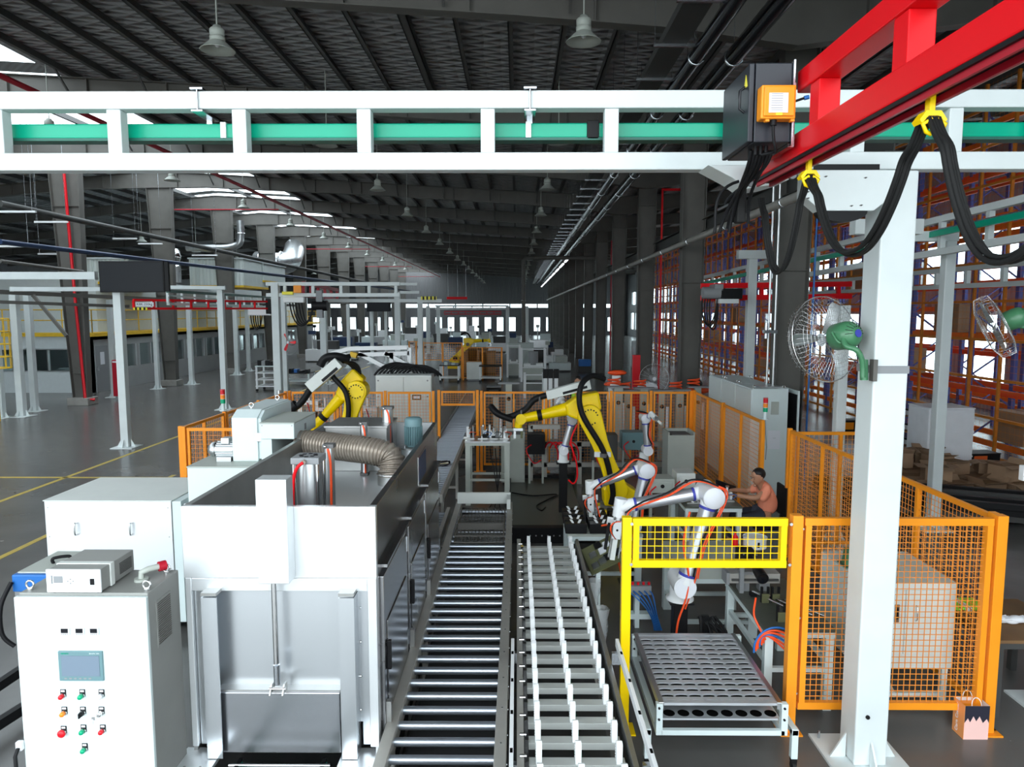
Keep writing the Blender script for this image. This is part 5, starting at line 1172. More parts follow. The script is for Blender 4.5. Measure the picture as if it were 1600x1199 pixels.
# ================================================================ PALE TWO-DOOR CABINET BEHIND THE MESH
a = AT(1343, 909, 6.05); c = AT(1516, 909, 6.0); LZ = a.z; x0, x1 = a.x, 3.85
t = thing('tool_cabinet', 'beige-white two-door cabinet on a leg frame behind the front orange mesh', 'cabinet', ((x0 + x1) / 2, 6.4, 0))
B().box(x0, x1, 6.02, 6.85, .36, LZ).out('body', 'lathe_white', t, bevel=.008)
xm = (x0 + x1) / 2 - .03
for (xa, xb) in ((x0 + .02, xm - .003), (xm + .003, x1 - .06)): B().box(xa, xb, 6.005, 6.02, .5, LZ - .06).out('door', 'lathe_white', t, bevel=.004)
B().box(xm - .10, xm - .06, 5.99, 6.005, .80, .96).out('lock_plate', 'chrome', t); B().box(xm - .09, xm - .07, 5.985, 5.99, .83, .93).out('latch', 'black', t); B().tube([(xm + .09, 6.0, .95), (xm + .09, 5.975, .93), (xm + .09, 5.975, .83), (xm + .09, 6.0, .81)], .006, 6).out('door_handle', 'chrome', t)
for xx in (x0 + .03, x1 - .08):
    for yy in (6.06, 6.8): B().box(xx, xx + .05, yy - .025, yy + .025, 0, .36).out('leg', 'lathe_white', t)
B().box(x0 + .08, x1 - .08, 6.05, 6.09, .08, .12).out('lower_rail', 'lathe_white', t); B().bar((x0 + .1, 6.06, .1), (x0 + .3, 6.78, .1), .05, .05).out('diagonal', 'lathe_white', t); B().bar((x1 - .5, 6.06, .1), (x1 - .3, 6.78, .1), .05, .05).out('diagonal', 'lathe_white', t)
B().box(x0 + .2, x0 + .5, 6.3, 6.6, LZ, LZ + .004).out('top_plate', 'cab_grey', t)
t = thing('green_tool', 'small dark green wedge-shaped fixture on the pale two-door cabinet', 'fixture', (x0 + .2, 6.45, LZ)); B().prism([(x0 + .04, LZ), (x0 + .22, LZ), (x0 + .14, LZ + .16), (x0 + .06, LZ + .16)], 'y', 6.4, 6.5).out('wedge', 'fan_green', t, bevel=.005); B().box(x0 + .02, x0 + .26, 6.36, 6.54, LZ + .004, LZ + .014).out('foot', 'dark_green', t)
# paper bag
p = FL(1525, 1156); bx, by = p.x, p.y
t = thing('paper_bag', 'small orange, pink and black paper carrier bag standing by the fence post', 'bag', (bx, by, 0))
x0, x1, y0, y1, h = bx - .105, bx + .095, by + .0, by + .15, .29
a_ = B(); a_.add([(x0, y0, 0), (x1, y0, 0), (x1, y1, 0), (x0, y1, 0), (x0, y0, h), (x1, y0, h), (x1, y1, h), (x0, y1, h)], [(0, 1, 2, 3), (1, 2, 6, 5), (2, 3, 7, 6)]); a_.out('shell', 'paper', t)
B().box(x0 + .003, x1 - .003, y1 - .004, y1 - .003, .01, h).out('inner_wall', 'paper', t)
B().box(x0, x1, y0 - .001, y0 + .001, 0, h * .55).out('front_lower', 'bag_pink', t)
B().prism([(x0, h), (x1, h), (x1, h * .5), (x1 - .02, h * .62), (x1 - .05, h * .5), (x1 - .08, h * .7), (x1 - .105, h * .55), (x1 - .13, h * .7), (x1 - .155, h * .52), (x1 - .175, h * .64), (x0, h * .5)], 'y', y0 - .003, y0 - .001).out('front_upper', 'bag_black', t)
B().box(x0, x1, y0 - .0005, y0 + .001, h * .55, h).out('front_middle', 'bag_pink', t)
B().box(x0 - .002, x0, y0, y1, 0, h).out('side_panel', 'bag_orange', t)
text('Corn Corner', .045, (x0 - .003, (y0 + y1) / 2 + .02, h * .5), (R(90), R(-90), R(-90)), 'paper', t)
for yy in (y0 + .01, y1 - .02): B().tube(bez((x0 + .06, yy, h - .01), (x0 + .06, yy + .02, h + .08), (x1 - .06, yy + .02, h + .08), (x1 - .06, yy, h - .01)), .003, 6).out('cord_handle', 'paper', t)
# ================================================================ ELECTRICAL CABINETS ROW
ez = 2.1; e0 = FL(1178, 608, ez); e1 = FL(1104, 592, ez)
EX, EY0 = e0.x - .04, 12.97; n = 3; dy = .97
for i in range(n):
    y0 = EY0 + i * dy
    t = thing('electrical_cabinet', ['nearest pale electrical cabinet of the fence-side row, with a paper sheet', 'middle tall pale electrical cabinet of the row beside the fence', 'farthest tall pale electrical cabinet of the row beside the fence'][i], 'electrical cabinet', (EX + .35, y0 + .4, 0), 'row of pale electrical cabinets')
    B().box(EX + .02, EX + .68, y0 + .005, y0 + dy - .01, .1, ez).out('body', 'cab_white', t, bevel=.006)
    B().box(EX, EX + .02, y0 + .01, y0 + dy - .02, .12, ez - .02).out('door', 'cab_white', t, bevel=.006)
    B().box(EX + .03, EX + .65, y0 + .03, y0 + dy - .03, 0, .1).out('plinth', 'grey_mid', t)
    for (x, y) in ((EX + .07, y0 + .08), (EX + .62, y0 + .08), (EX + .07, y0 + dy - .08), (EX + .62, y0 + dy - .08)): eye(t, x, y, ez)
    if i == 0:
        def E_(px, py): return AT(px, py, EY0)
        a = E_(1204, 648); c = E_(1217, 628); B().box(a.x, c.x, EY0 - .01, EY0, a.z, c.z).out('vent_box', 'cab_grey', t, bevel=.004)
        a = E_(1199, 702); c = E_(1219, 673); B().box(a.x, c.x, EY0 - .003, EY0 - .001, a.z, c.z).out('paper_sheet', 'paper', t)
        B().box(a.x + .09, a.x + .15, EY0 - .005, EY0 - .003, (a.z + c.z) / 2 + .03, (a.z + c.z) / 2 + .034).out('printed_line', 'grey_mid', t)
        B().box(EX + .82, EX + .85, y0 - .1, y0 + .55, .12, ez - .03).out('open_door', 'cab_white', t, bevel=.004); B().box(EX + .68, EX + .84, y0 + .5, y0 + .56, .3, ez - .2).out('door_hinge', 'grey_mid', t); B().box(EX + .8, EX + .82, y0 - .06, y0 + .5, .2, ez - .1).out('door_liner', 'black', t)
        B().box(EX + .2, EX + .62, y0 + .1, y0 + .5, ez, ez + .03).out('top_plate', 'alu', t)
def signal(x, y, z, lb, s=1.):
    t = thing('signal_tower', lb, 'signal light', (x, y, z))
    B().cyl((x, y, z), (x, y, z + .015), .055 * s, n=14).out('base', 'cab_white', t); B().cyl((x, y, z + .015), (x, y, z + .12 * s), .026 * s, n=14).out('stem', 'cab_white', t)
    for k, m in enumerate(('lamp_green', 'lamp_orange', 'lamp_red')): B().cyl((x, y, z + (.12 + .07 * k) * s), (x, y, z + (.185 + .07 * k) * s), .036 * s, n=16).out('lens', m, t); B().cyl((x, y, z + (.185 + .07 * k) * s), (x, y, z + (.19 + .07 * k) * s), .037 * s, n=16).out('divider', 'cab_white', t)
    B().cyl((x, y, z + .325 * s), (x, y, z + .34 * s), .037 * s, n=16).out('cap', 'lamp_red', t); return t
t = signal(3.88, 11.02, 1.83, 'red, orange and green signal tower on the fence post before the pale electrical cabinets', 1.)
B().tube([(3.87, 10.98, 1.83), (3.88, 10.97, 1.6), (3.90, 10.97, 1.4), (3.89, 10.97, 1.2)], .008, 6).out('cable', 'grey_mid', t)
signal(-5.05, 12.06, 1.81, 'red, orange and green signal tower on the fence beside the open floor', 1.1)
# ================================================================ YELLOW ROBOTS
def robot(lb, ped, J3, el, fl, loc, rz, cover=True, sc=1.):
    # local: reach along -x ; J3 = (x, z) of the elbow ; el = forearm angle ; fl = forearm length
    t = thing('yellow_robot', lb, 'robot arm', (0, 0, 0), 'yellow robot arms')
    B().box(-.38, .38, -.36, .36, 0, ped).out('pedestal', 'struct_grey', t, bevel=.02)
    B().prism([(-.3, ped), (.42, ped), (.42, ped + .12), (.3, ped + .22), (-.3, ped + .22)], 'y', -.26, .26).out('base', 'robot_yellow', t, bevel=.02)
    z2 = ped + .56
    B().cyl((0, 0, ped + .22), (0, 0, ped + .28), .25, n=24).out('turntable', 'grey_plastic', t)
    B().prism([(-.2, ped + .28), (.32, ped + .28), (.34, ped + .5), (.15, ped + .62), (.1, z2 + .15), (-.1, z2 + .15), (-.22, ped + .55)], 'y', -.2, .16).out('shoulder_casting', 'robot_yellow', t, bevel=.03)
    B().cyl((0, .16, z2), (0, .32, z2), .12, n=20).out('shoulder_motor', 'black', t)
    # lower arm plate
    a = Vector((0, 0, z2)); c = Vector((J3[0], 0, J3[1])); d = (c - a).normalized(); q = Vector((-d.z, 0, d.x))
    prof = []; ra, rc = .165, .19
    for k in range(9): an = math.pi * (k / 8) ; v = a - d * ra * math.sin(an) + q * ra * math.cos(an); prof.append((v.x, v.z))
    L_ = (c - a).length
    prof += [((a + d * L_ * .35 - q * .125).x, (a + d * L_ * .35 - q * .125).z), ((a + d * L_ * .65 - q * .13).x, (a + d * L_ * .65 - q * .13).z)]
    for k in range(9): an = math.pi * (k / 8) ; v = c + d * rc * math.sin(an) - q * rc * math.cos(an); prof.append((v.x, v.z))
    prof += [((a + d * L_ * .65 + q * .13).x, (a + d * L_ * .65 + q * .13).z), ((a + d * L_ * .35 + q * .125).x, (a + d * L_ * .35 + q * .125).z)]
    B().prism(prof, 'y', -.30, -.17).out('lower_arm', 'robot_yellow', t, bevel=.02)
    B().cyl((c.x, -.32, c.z), (c.x, -.30, c.z), .15, n=28).out('elbow_cover', 'robot_yellow', t)
    b = B()
    for k in range(14): an = 2 * math.pi * k / 16 + .3; b.cyl((c.x + .118 * math.cos(an), -.325, c.z + .118 * math.sin(an)), (c.x + .118 * math.cos(an), -.32, c.z + .118 * math.sin(an)), .013, n=8)
    b.out('elbow_bolts', 'black', t)
    B().cyl((c.x, -.17, c.z), (c.x, .12, c.z), .165, n=24).out('elbow_joint', 'robot_yellow', t); B().cyl((c.x, .12, c.z), (c.x, .30, c.z), .09, n=16).out('elbow_motor', 'grey_plastic', t)
    f = Vector((-math.cos(el), 0, math.sin(el))); g = Vector((math.sin(el), 0, math.cos(el)))
    def L(u, v, y=0.): p = c + f * u + g * v; return Vector((p.x, y, p.z))
    hs = B(); poly = [(L(-.22, .06).x, L(-.22, .06).z), (L(-.22, .34).x, L(-.22, .34).z), (L(.12, .34).x, L(.12, .34).z), (L(.34, .24).x, L(.34, .24).z), (L(.34, .06).x, L(.34, .06).z), (L(.12, -.08).x, L(.12, -.08).z)]
    hs.prism(poly, 'y', -.15, .15).out('arm_housing', 'robot_yellow', t, bevel=.035)
    hv = .15
    B().cyl(L(.30, hv), L(fl * .62, hv * .9), .11, .075, 20).out('forearm', 'robot_yellow', t); B().cyl(L(fl * .60, hv * .9), L(fl * .66, hv * .9), .092, n=20).out('forearm_collar', 'black', t)
    B().cyl(L(fl * .66, hv * .9), L(fl * .88, hv * .9), .082, .07, 20).out('wrist_housing', 'robot_yellow', t)
    B().cyl(L(fl * .88, hv * .9, -.075), L(fl * .88, hv * .9, .075), .085, n=20).out('wrist_joint', 'robot_yellow', t)
    wv = L(fl * .90, hv * .9); B().cyl(wv, wv + Vector((-.02, 0, -.14)), .07, .06, 18).out('wrist_flange', 'robot_yellow', t)
    gp = thing('x', 'x', 'x'); bpy.data.objects.remove(gp)
    gr = B().box(wv.x - .1, wv.x + .06, -.06, .06, wv.z - .19, wv.z - .14).out('gripper', 'alu', t, bevel=.006)
    for s_ in (-1, 1): B().box(wv.x - .02 + s_ * .055 - .018, wv.x - .02 + s_ * .055 + .018, -.03, .03, wv.z - .31, wv.z - .19).out('gripper_finger', 'olive' if s_ > 0 else 'alu', gr)
    if cover:
        cv = B(); p = [(L(-.12, .40).x, L(-.12, .40).z), (L(-.12, .56).x, L(-.12, .56).z), (L(.60, .50).x, L(.60, .50).z), (L(.60, .36).x, L(.60, .36).z)]
        cv.prism(p, 'y', -.08, .08).out('hose_cover', 'lathe_white', t, bevel=.01)
        p = [(L(-.06, .43).x, L(-.06, .43).z), (L(-.06, .47).x, L(-.06, .47).z), (L(.34, .44).x, L(.34, .44).z), (L(.34, .40).x, L(.34, .40).z)]
        B().prism(p, 'y', -.084, -.08).out('cover_slot', 'black', t)
        B().box(L(.1, .38).x - .02, L(.1, .38).x + .02, -.05, .05, L(.1, .2).z, L(.1, .45).z).out('cover_bracket', 'zinc', t)
        B().tube(smooth_path([L(.60, .43), L(.8, .40), L(1.0, .26), L(fl * .95 + .12, .2), L(fl + .20, .3, -.05), L(fl + .28, .42, -.05), L(fl + .2, .30, -.12), L(fl * .97 + .02, .16, -.12)]), .05, 12).out('dress_hose', 'black', t)
        for u in (.72, 1.05): B().torus(L(u, .38 if u < .9 else .22), .058, .016, 'x', 14, 6).out('hose_clamp', 'grey_plastic', t)
    B().tube(smooth_path([L(-.35, .52, -.1), L(-.15, .62, -.2), L(.06, .5, -.34), L(.12, .1, -.38), (c.x + (a.x - c.x) * .45 + .0, -.39, c.z + (a.z - c.z) * .45), (a.x - .1, -.38, a.z + .05), (a.x - .12, -.36, a.z - .2)]), .045, 12).out('dress_hose', 'black', t)
    m_ = c.lerp(a, .5); B().box(m_.x - .16, m_.x + .1, -.345, -.30, m_.z - .04, m_.z + .04).out('hose_bracket', 'white_bright', t, bevel=.004)
    B().cyl((m_.x - .02, -.39, m_.z - .03), (m_.x - .02, -.39, m_.z + .03), .058, n=14).out('hose_clamp', 'grey_plastic', t)
    t.location = loc; t.rotation_euler = (0, 0, rz); t.scale = (sc,) * 3; return t
RY = 11.3
j = AT(922, 652, RY - .3); bp = AT(962, 760, RY)
robot('big yellow six-axis robot reaching across the cell, in front of the back fence', bp.z - .56, (j.x - bp.x, j.z), R(-11), 1.22, (bp.x, RY, 0), 0)
RY2 = 12.7; j = AT(556, 612, RY2 - .3); bx2 = AT(538, 700, RY2).x
robot('yellow robot with lowered forearm behind the blower box of the washing machine', .45, (j.x - bx2, j.z), R(-46), 1.3, (bx2, RY2, 0), 0, cover=False)
t = thing('robot_hose_cover', 'light grey angled hose cover above the forearm of the rear yellow robot', 'cover', AT(525, 590, RY2 - .35))
a = AT(484, 606, 12.3); c = AT(531, 566, 12.3)
B().bar(a, c, .2, .2).out('cover', 'lathe_white', t, bevel=.01); B().bar(a.lerp(c, .35) + Vector((.06, -.105, -.03)), a.lerp(c, .85) + Vector((.06, -.105, -.03)), .01, .05).out('cover_slot', 'black', t)
B().tube(smooth_path([AT(484, 610, 12.3), AT(470, 630, 12.3), AT(455, 640, 12.3), AT(438, 645, 12.3)]), .06, 12).out('hose', 'black', t); B().cyl(AT(463, 632, 12.3), AT(453, 641, 12.3), .09, n=14).out('hose_clamp', 'black', t)
B().tube(smooth_path([AT(545, 562, 12.4), AT(525, 557, 12.3), AT(508, 560, 12.3), AT(500, 572, 12.3)]), .07, 12).out('hose', 'black', t)
for k in range(4): B().tube(bez(AT(533 + 3 * k, 566, 12.5), AT(545 + 5 * k, 565, 12.6), AT(556 + 3 * k, 575, 12.7), AT(556 + 2 * k, 595, 12.7)), .022, 8).out('hose', 'rubber', t)
FYR = 38.5; bp = AT(712, 590, FYR)
j = AT(692, 538, FYR)
robot('distant yellow robot inside the far orange cell', .45, (j.x - bp.x, j.z), R(4), 1.3, (bp.x, FYR, 0), R(180), cover=False, sc=1.0)
# ================================================================ COLLABORATIVE ARMS
def nrm(v): return v.normalized()
def cobot(lb, base, sh, el, wr, tip, rt=.062, ped=None, Y=None, red=True, tool=True):
    base, sh, el, wr, tip = map(Vector, (base, sh, el, wr, tip))
    t = thing('cobot_arm', lb, 'robot arm', (base.x, base.y, 0), 'white collaborative robot arms')
    B().box(base.x - .16, base.x + .16, base.y - .16, base.y + .16, 0, .02).out('foot_plate', 'black', t)
    B().box(base.x - .07, base.x + .07, base.y - .07, base.y + .07, .02, base.z - .02).out('pedestal', 'black', t, bevel=.005)
    B().box(base.x - .12, base.x + .12, base.y - .12, base.y + .12, base.z - .02, base.z).out('top_plate', 'black', t)
    B().lathe([(rt * 1.75, 0), (rt * 1.75, .02), (rt * 1.35, .03), (rt * 1.25, sh.z - base.z - rt), (0, sh.z - base.z - rt)], base, 'z', 22).out('base', 'white_bright', t)
    o = Vector((0, -rt * 2.2, 0)); yv = Vector((0, 1, 0))
    B().cyl(sh + yv * rt * 1.1, sh - yv * rt * 3.1, rt * 1.38, n=26).out('shoulder_joint', 'white_bright', t); B().cyl(sh - yv * rt * 3.1, sh - yv * rt * 3.2, rt * 1.3, n=26).out('joint_cap', 'paper', t)
    s1, e1_ = sh + o, el + o; d = nrm(e1_ - s1)
    B().cyl(s1 + d * rt * 1.2, e1_ - d * rt * 1.2, rt, rt * .97, n=22).out('upper_tube', 'tube_silver', t)
    for u in (s1 + d * rt * 1.35, e1_ - d * rt * 1.7): B().cyl(u, u + d * rt * .35, rt * 1.06, n=22).out('blue_ring', 'blue_ring', t)
    B().cyl(s1 + d * rt * .4, s1 + d * rt * 1.35, rt * 1.12, rt * 1.05, n=22).out('tube_collar', 'white_bright', t); B().cyl(e1_ - d * rt * 1.4, e1_ - d * rt * .4, rt * 1.05, rt * 1.1, n=22).out('tube_collar', 'white_bright', t)
    B().cyl(el - yv * rt * 3.6, el + yv * rt * .9, rt * 1.32, n=26).out('elbow_joint', 'white_bright', t); B().lathe([(rt * 1.32, 0), (rt * 1.2, -.012), (0, -.014)], el - yv * rt * 3.6, 'y', 26).out('joint_cap', 'paper', t)
    o2 = Vector((0, -rt * .2, 0)); a, c = el + o2, wr + o2; d = nrm(c - a); r2 = rt * .8
    B().cyl(a + d * rt, c - d * r2 * 1.1, r2, n=20).out('fore_tube', 'tube_silver', t)
    for u in (a + d * rt * 1.6, c - d * r2 * 1.6): B().cyl(u, u + d * r2 * .4, r2 * 1.07, n=20).out('blue_ring', 'blue_ring', t)
    B().cyl(a + d * rt * .3, a + d * rt * 1.6, r2 * 1.15, n=20).out('tube_collar', 'white_bright', t)
    d2 = nrm(tip - wr); u = d.cross(d2); u = nrm(u) if u.length > .05 else yv
    B().cyl(c - d * r2 * 1.3, c + d * r2 * 1.0, r2 * 1.05, n=20).out('wrist_joint', 'white_bright', t)
    B().cyl(c + d * r2 * 1.0 - d2 * r2 * 1.4, c + d * r2 * 1.0 + d2 * r2 * 1.5, r2 * 1.0, n=20).out('wrist_joint', 'white_bright', t)
    q = c + d * r2 * 1.0 + d2 * r2 * 1.5
    B().cyl(q, q + d2 * r2 * .6, r2 * .8, n=18).out('tool_flange', 'alu', t)
    if tool:
        q = q + d2 * r2 * .6; L_ = max(.12, (tip - q).length)
        g = B().bar(q, q + d2 * L_ * .5, r2 * 1.5, r2 * 1.6, up=yv).out('gripper', 'alu', t, bevel=.003)
        B().bar(q + d2 * L_ * .5, q + d2 * (L_ + .04), r2 * .8, r2 * .8, up=yv).out('gripper_finger', 'lathe_white', g, bevel=.003)
        if rt > .065:
            sx_ = d2.cross(yv).normalized()
            for k in (-1, 1):
                B().bar(q + d2 * L_ * .1 + sx_ * k * r2 * 1.3, q + d2 * L_ * .85 + sx_ * k * r2 * 1.3, r2 * .45, r2 * .5, up=yv).out('guide_block', 'zinc' if k > 0 else 'black', g, bevel=.002)
                B().cyl(q + d2 * L_ * .2 + sx_ * k * r2 * .8 - yv * r2, q + d2 * L_ * 1.0 + sx_ * k * r2 * .8 - yv * r2, .008, n=8).out('guide_rod', 'chrome', g)
            B().bar(q + d2 * L_ * .05 - sx_ * r2 * 1.7, q + d2 * L_ * .05 + sx_ * r2 * 1.7, r2 * 1.2, r2 * .4, up=yv).out('cross_plate', 'alu', g, bevel=.002)
            for k in range(3): B().tube(bez(q - yv * r2 + sx_ * (k - 1) * .02, q - yv * .1 - sx_ * (.06 + .03 * k), q + d2 * .1 - yv * .1 - sx_ * .1, q + d2 * L_ * .5 - yv * r2 * .8), .005, 6).out('tool_hose', 'cable_red' if k else 'black', g)
        B().cyl(q + d2 * L_ * .25 - yv * r2 * .85, q + d2 * L_ * .25 - yv * r2 * .7, .012, n=10).out('sensor', 'black', g)
    if red:
        pts = [sh - yv * rt * 1 + Vector((.02, -.1, -rt * 3)), sh + Vector((rt * 1.2, -rt * 3.2, .1)), sh.lerp(el, .5) + Vector((rt * .5, -rt * 3.4, 0)), el + Vector((rt * 1.35, -rt * 3.3, .0)), el + Vector((rt * .2, -rt * 3.2, rt * 1.45)), el + Vector((-rt * 2.0, -rt * 1.2, rt * 1.5)), el.lerp(wr, .5) + Vector((0, -rt * 1.3, rt * .75)), el.lerp(wr, .8) + Vector((0, -rt * 1.5, rt * .2)), wr + Vector((0, -rt * 1.4, -rt * .8)), wr.lerp(tip, .8) + Vector((rt * .9, -.04, 0))]
        B().tube(smooth_path(pts), .0085, 8).out('air_hose', 'cable_red', t); B().tube(smooth_path([p + Vector((.018, -.012, .006)) for p in pts[1:-2]]), .0075, 8).out('air_hose', 'cable_red', t)
        B().tube(smooth_path([p + Vector((-.022, .0, .02)) for p in pts[1:-1]]), .009, 8).out('cable', 'black', t)
    return t
Y = 7.0; cobot('largest white and silver collaborative robot arm, bending over above the yellow gate', AT(1062, 936, Y), AT(1062, 905, Y), AT(1104, 768, Y), AT(978, 790, Y), AT(966, 868, Y), .08)
Y = 8.9; cobot('middle collaborative robot arm working in front of the yellow robot base', AT(988, 838, Y), AT(986, 815, Y), AT(1006, 730, Y), AT(928, 758, Y), AT(930, 822, Y), .072)
Y = 12.2; cobot('farther white cobot with its wrist held up in front of the back fence', AT(1006, 722, Y), AT(1010, 702, Y), AT(1006, 652, Y), AT(1018, 650, Y - .3), AT(1030, 662, Y - .5), .062, red=True)
Y = 12.0; cobot('slender white cobot standing behind the big yellow robot on a black pedestal', AT(880, 722, Y), AT(880, 702, Y), AT(893, 655, Y), AT(878, 628, Y), AT(866, 640, Y), .058, red=False, tool=False)
t = thing('air_hose', 'thin red air hose looping down beside the slender cobot to the black platform', 'hose', AT(900, 740, 11.6))
B().tube(smooth_path([AT(902, 664, 11.6), AT(892, 690, 11.6), AT(900, 720, 11.6), AT(902, 745, 11.6), AT(896, 756, 11.6), AT(888, 750, 11.6)]), .014, 8).out('hose', 'red', t)
t = thing('air_hose', 'orange-red air hose dropping from the largest cobot past the yellow gate panel', 'hose', AT(1070, 950, 6.7))
B().tube(smooth_path([AT(1078, 800, 6.7), AT(1068, 850, 6.7), AT(1076, 900, 6.75), AT(1072, 935, 6.75), AT(1060, 970, 6.75), AT(1056, 1000, 6.75)]), .011, 8).out('hose', 'cable_red', t)
t = thing('air_hose', 'orange-red hose hanging from the middle cobot gripper down to the floor', 'hose', AT(968, 850, 8.4))
B().tube(smooth_path([AT(940, 822, 8.5), AT(960, 815, 8.4), AT(968, 790, 8.4), AT(972, 830, 8.3), AT(966, 870, 8.3), AT(972, 900, 8.3)]), .013, 8).out('hose', 'cable_red', t)
# ================================================================ TABLES AND JIGS
def table(lb, x0, x1, y0, y1, z, m='cab_white', top='table_top', tt=.03, leg=.06, shelf=.25, cat='table', name='work_table'):
    t = thing(name, lb, cat, ((x0 + x1) / 2, (y0 + y1) / 2, 0))
    B().box(x0, x1, y0, y1, z - tt, z).out('table_top', top, t, bevel=.004); B().box(x0 + .005, x1 - .005, y0 + .005, y1 - .005, z - tt - .05, z - tt).out('apron', m, t)
    for xx in (x0 + leg / 2 + .01, x1 - leg / 2 - .01):
        for yy in (y0 + leg / 2 + .01, y1 - leg / 2 - .01): B().box(xx - leg / 2, xx + leg / 2, yy - leg / 2, yy + leg / 2, 0, z - tt - .05).out('leg', m, t)
    if shelf:
        for yy in (y0 + .04, y1 - .04): B().box(x0 + leg, x1 - leg, yy - .02, yy + .02, shelf, shelf + .04).out('stretcher', m, t)
        for xx in (x0 + .04, x1 - .04): B().box(xx - .02, xx + .02, y0 + leg, y1 - leg, shelf + .06, shelf + .10).out('stretcher', m, t)
    return t
def jig(lb, x, y, z, s=1., seed=0, n=5):
    r = random.Random(seed); t = thing('assembly_jig', lb, 'jig', (x, y, z))
    B().box(x - .12 * s, x + .12 * s, y - .1 * s, y + .1 * s, z, z + .02).out('base_plate', 'steel_dull', t, bevel=.003)
    for k in range(n):
        xx = x + r.uniform(-.09, .09) * s; yy = y + r.uniform(-.07, .07) * s; h = r.uniform(.08, .26) * s; m = r.choice(['black', 'alu', 'white_bright', 'zinc', 'grey_mid', 'chrome'])
        if k % 3 == 0: B().cyl((xx, yy, z + .02), (xx, yy, z + .02 + h), .02 * s, n=12).out('pin', m, t); B().cyl((xx, yy, z + .02 + h), (xx, yy, z + .035 + h), .032 * s, n=12).out('pin_head', 'chrome', t)
        elif k % 3 == 1: B().box(xx - .025 * s, xx + .025 * s, yy - .02 * s, yy + .02 * s, z + .02, z + .02 + h).out('upright_block', m, t, bevel=.003)
        else: B().prism([(xx - .03 * s, z + .02), (xx + .04 * s, z + .02), (xx + .02 * s, z + .02 + h), (xx - .0, z + .02 + h)], 'y', yy - .015 * s, yy + .015 * s).out('clamp_arm', m, t)
    B().tube(smooth_path([(x + .1 * s, y, z + .03), (x + .16 * s, y - .05, z + .12 * s), (x + .05 * s, y - .1 * s, z + .15 * s), (x, y, z + .08)]), .006, 6).out('cable', r.choice(['black', 'cable_red', 'blue']), t)
    return t
Yt = 12.6; a = AT(726, 690, Yt); c = AT(797, 690, Yt)
table('grey steel work table with jigs standing by the far roller conveyor', a.x, c.x, Yt, Yt + .6, a.z, 'cab_grey', 'alu', shelf=.45, leg=.09)
TZ1 = a.z
for k, (px, lb) in enumerate(((733, 'jig with dark pins at the conveyor end of the grey steel work table'), (756, 'tall white-tipped jig in the middle of the grey steel work table'), (772, 'black slotted jig on the grey steel work table'), (787, 'low pale jig box at the cabinet end of the grey steel work table'))): jig(lb, AT(px, 690, Yt + .3).x, Yt + .3, TZ1, .9, 10 + k, 6)
for k, (px, pt_) in enumerate(((757, 678), (771, 681))):
    p = AT(px, pt_, Yt + .3); t = thing('fork_fixture', ['white two-pronged fork fixture above the tallest jig on the steel table', 'smaller white forked fixture above the black slotted jig'][k], 'fixture', (p.x, p.y, TZ1))
    B().box(p.x - .035, p.x + .035, p.y - .03, p.y + .03, TZ1 + .02, p.z).out('column', 'black', t)
    B().prism([(p.x - .05, p.z + .10), (p.x - .03, p.z), (p.x + .03, p.z), (p.x + .05, p.z + .10), (p.x + .02, p.z + .05), (p.x - .01, p.z + .05)], 'y', p.y - .02, p.y + .02).out('fork', 'white_bright', t)
# grey cabinets in the cell
for (px0, px1, pt_, pb, Y, lb, dpt) in ((783, 820, 683, 744, 14.1, 'grey floor cabinet standing against the back fence behind the steel work table', .45), (1042, 1086, 684, 765, 13.2, 'grey open-topped floor cabinet by the side fence corner', .5)):
    a = AT(px0, pb, Y); c = AT(px1, pt_, Y); t = thing('grey_cabinet', lb, 'cabinet', ((a.x + c.x) / 2, Y + .2, 0))
    B().box(a.x, c.x, Y, Y + dpt, .06, c.z).out('body', 'cab_grey', t, bevel=.006); B().box(a.x + .02, c.x - .02, Y - .012, Y, .1, c.z - .04).out('door', 'cab_grey', t, bevel=.004); B().box(a.x + .03, c.x - .03, Y + .03, Y + dpt - .03, 0, .06).out('plinth', 'struct_dark', t)
    b = B(); b.box(a.x, a.x + .03, Y, Y + dpt, c.z, c.z + .1); b.box(c.x - .03, c.x, Y, Y + dpt, c.z, c.z + .1); b.box(a.x, c.x, Y + dpt - .03, Y + dpt, c.z, c.z + .1); b.box(a.x + .03, c.x - .03, Y, Y + .03, c.z, c.z + .04); b.out('tray_rim', 'cab_grey', t)
    B().box(a.x + .08, c.x - .08, Y + .06, Y + dpt - .06, c.z, c.z + .05).out('contents', 'grey_plastic', t)
# black platform on the floor
t = thing('floor_platform', 'black-edged low floor platform in the middle of the cell', 'platform', (.45, 12.5, 0))
B().box(-.2, 1.1, 10.65, 14.5, 0, .07).out('deck', 'table_top', t); B().box(-.24, -.12, 10.55, 14.6, 0, .16).out('edge_channel', 'black', t, bevel=.006); B().box(-.24, 1.2, 10.5, 10.66, 0, .24).out('edge_channel', 'black', t, bevel=.006); B().box(-.24, 1.2, 14.45, 14.6, 0, .14).out('edge_channel', 'black', t, bevel=.006)
so = B().cyl((.2, 10.495, .12), (.2, 10.5, .12), .012, n=8).out('socket', 'grey_mid', t)
for i in range(1, 6): inst(so, (.09 * i, 0, 0))
t = thing('floor_cable', 'thin black cable lying in loops on the black-edged platform', 'cable', (.3, 12, .08)); B().tube(smooth_path([(-.1, 13.2, .09), (.3, 13.0, .085), (.75, 13.1, .085), (.55, 12.7, .085), (.35, 12.3, .085), (.42, 12.0, .085), (.5, 12.2, .085)]), .012, 6).out('cable', 'black', t)
t = thing('floor_cable', 'black cables spilling beside the steel work table legs', 'cable', (-.5, 12, .02))
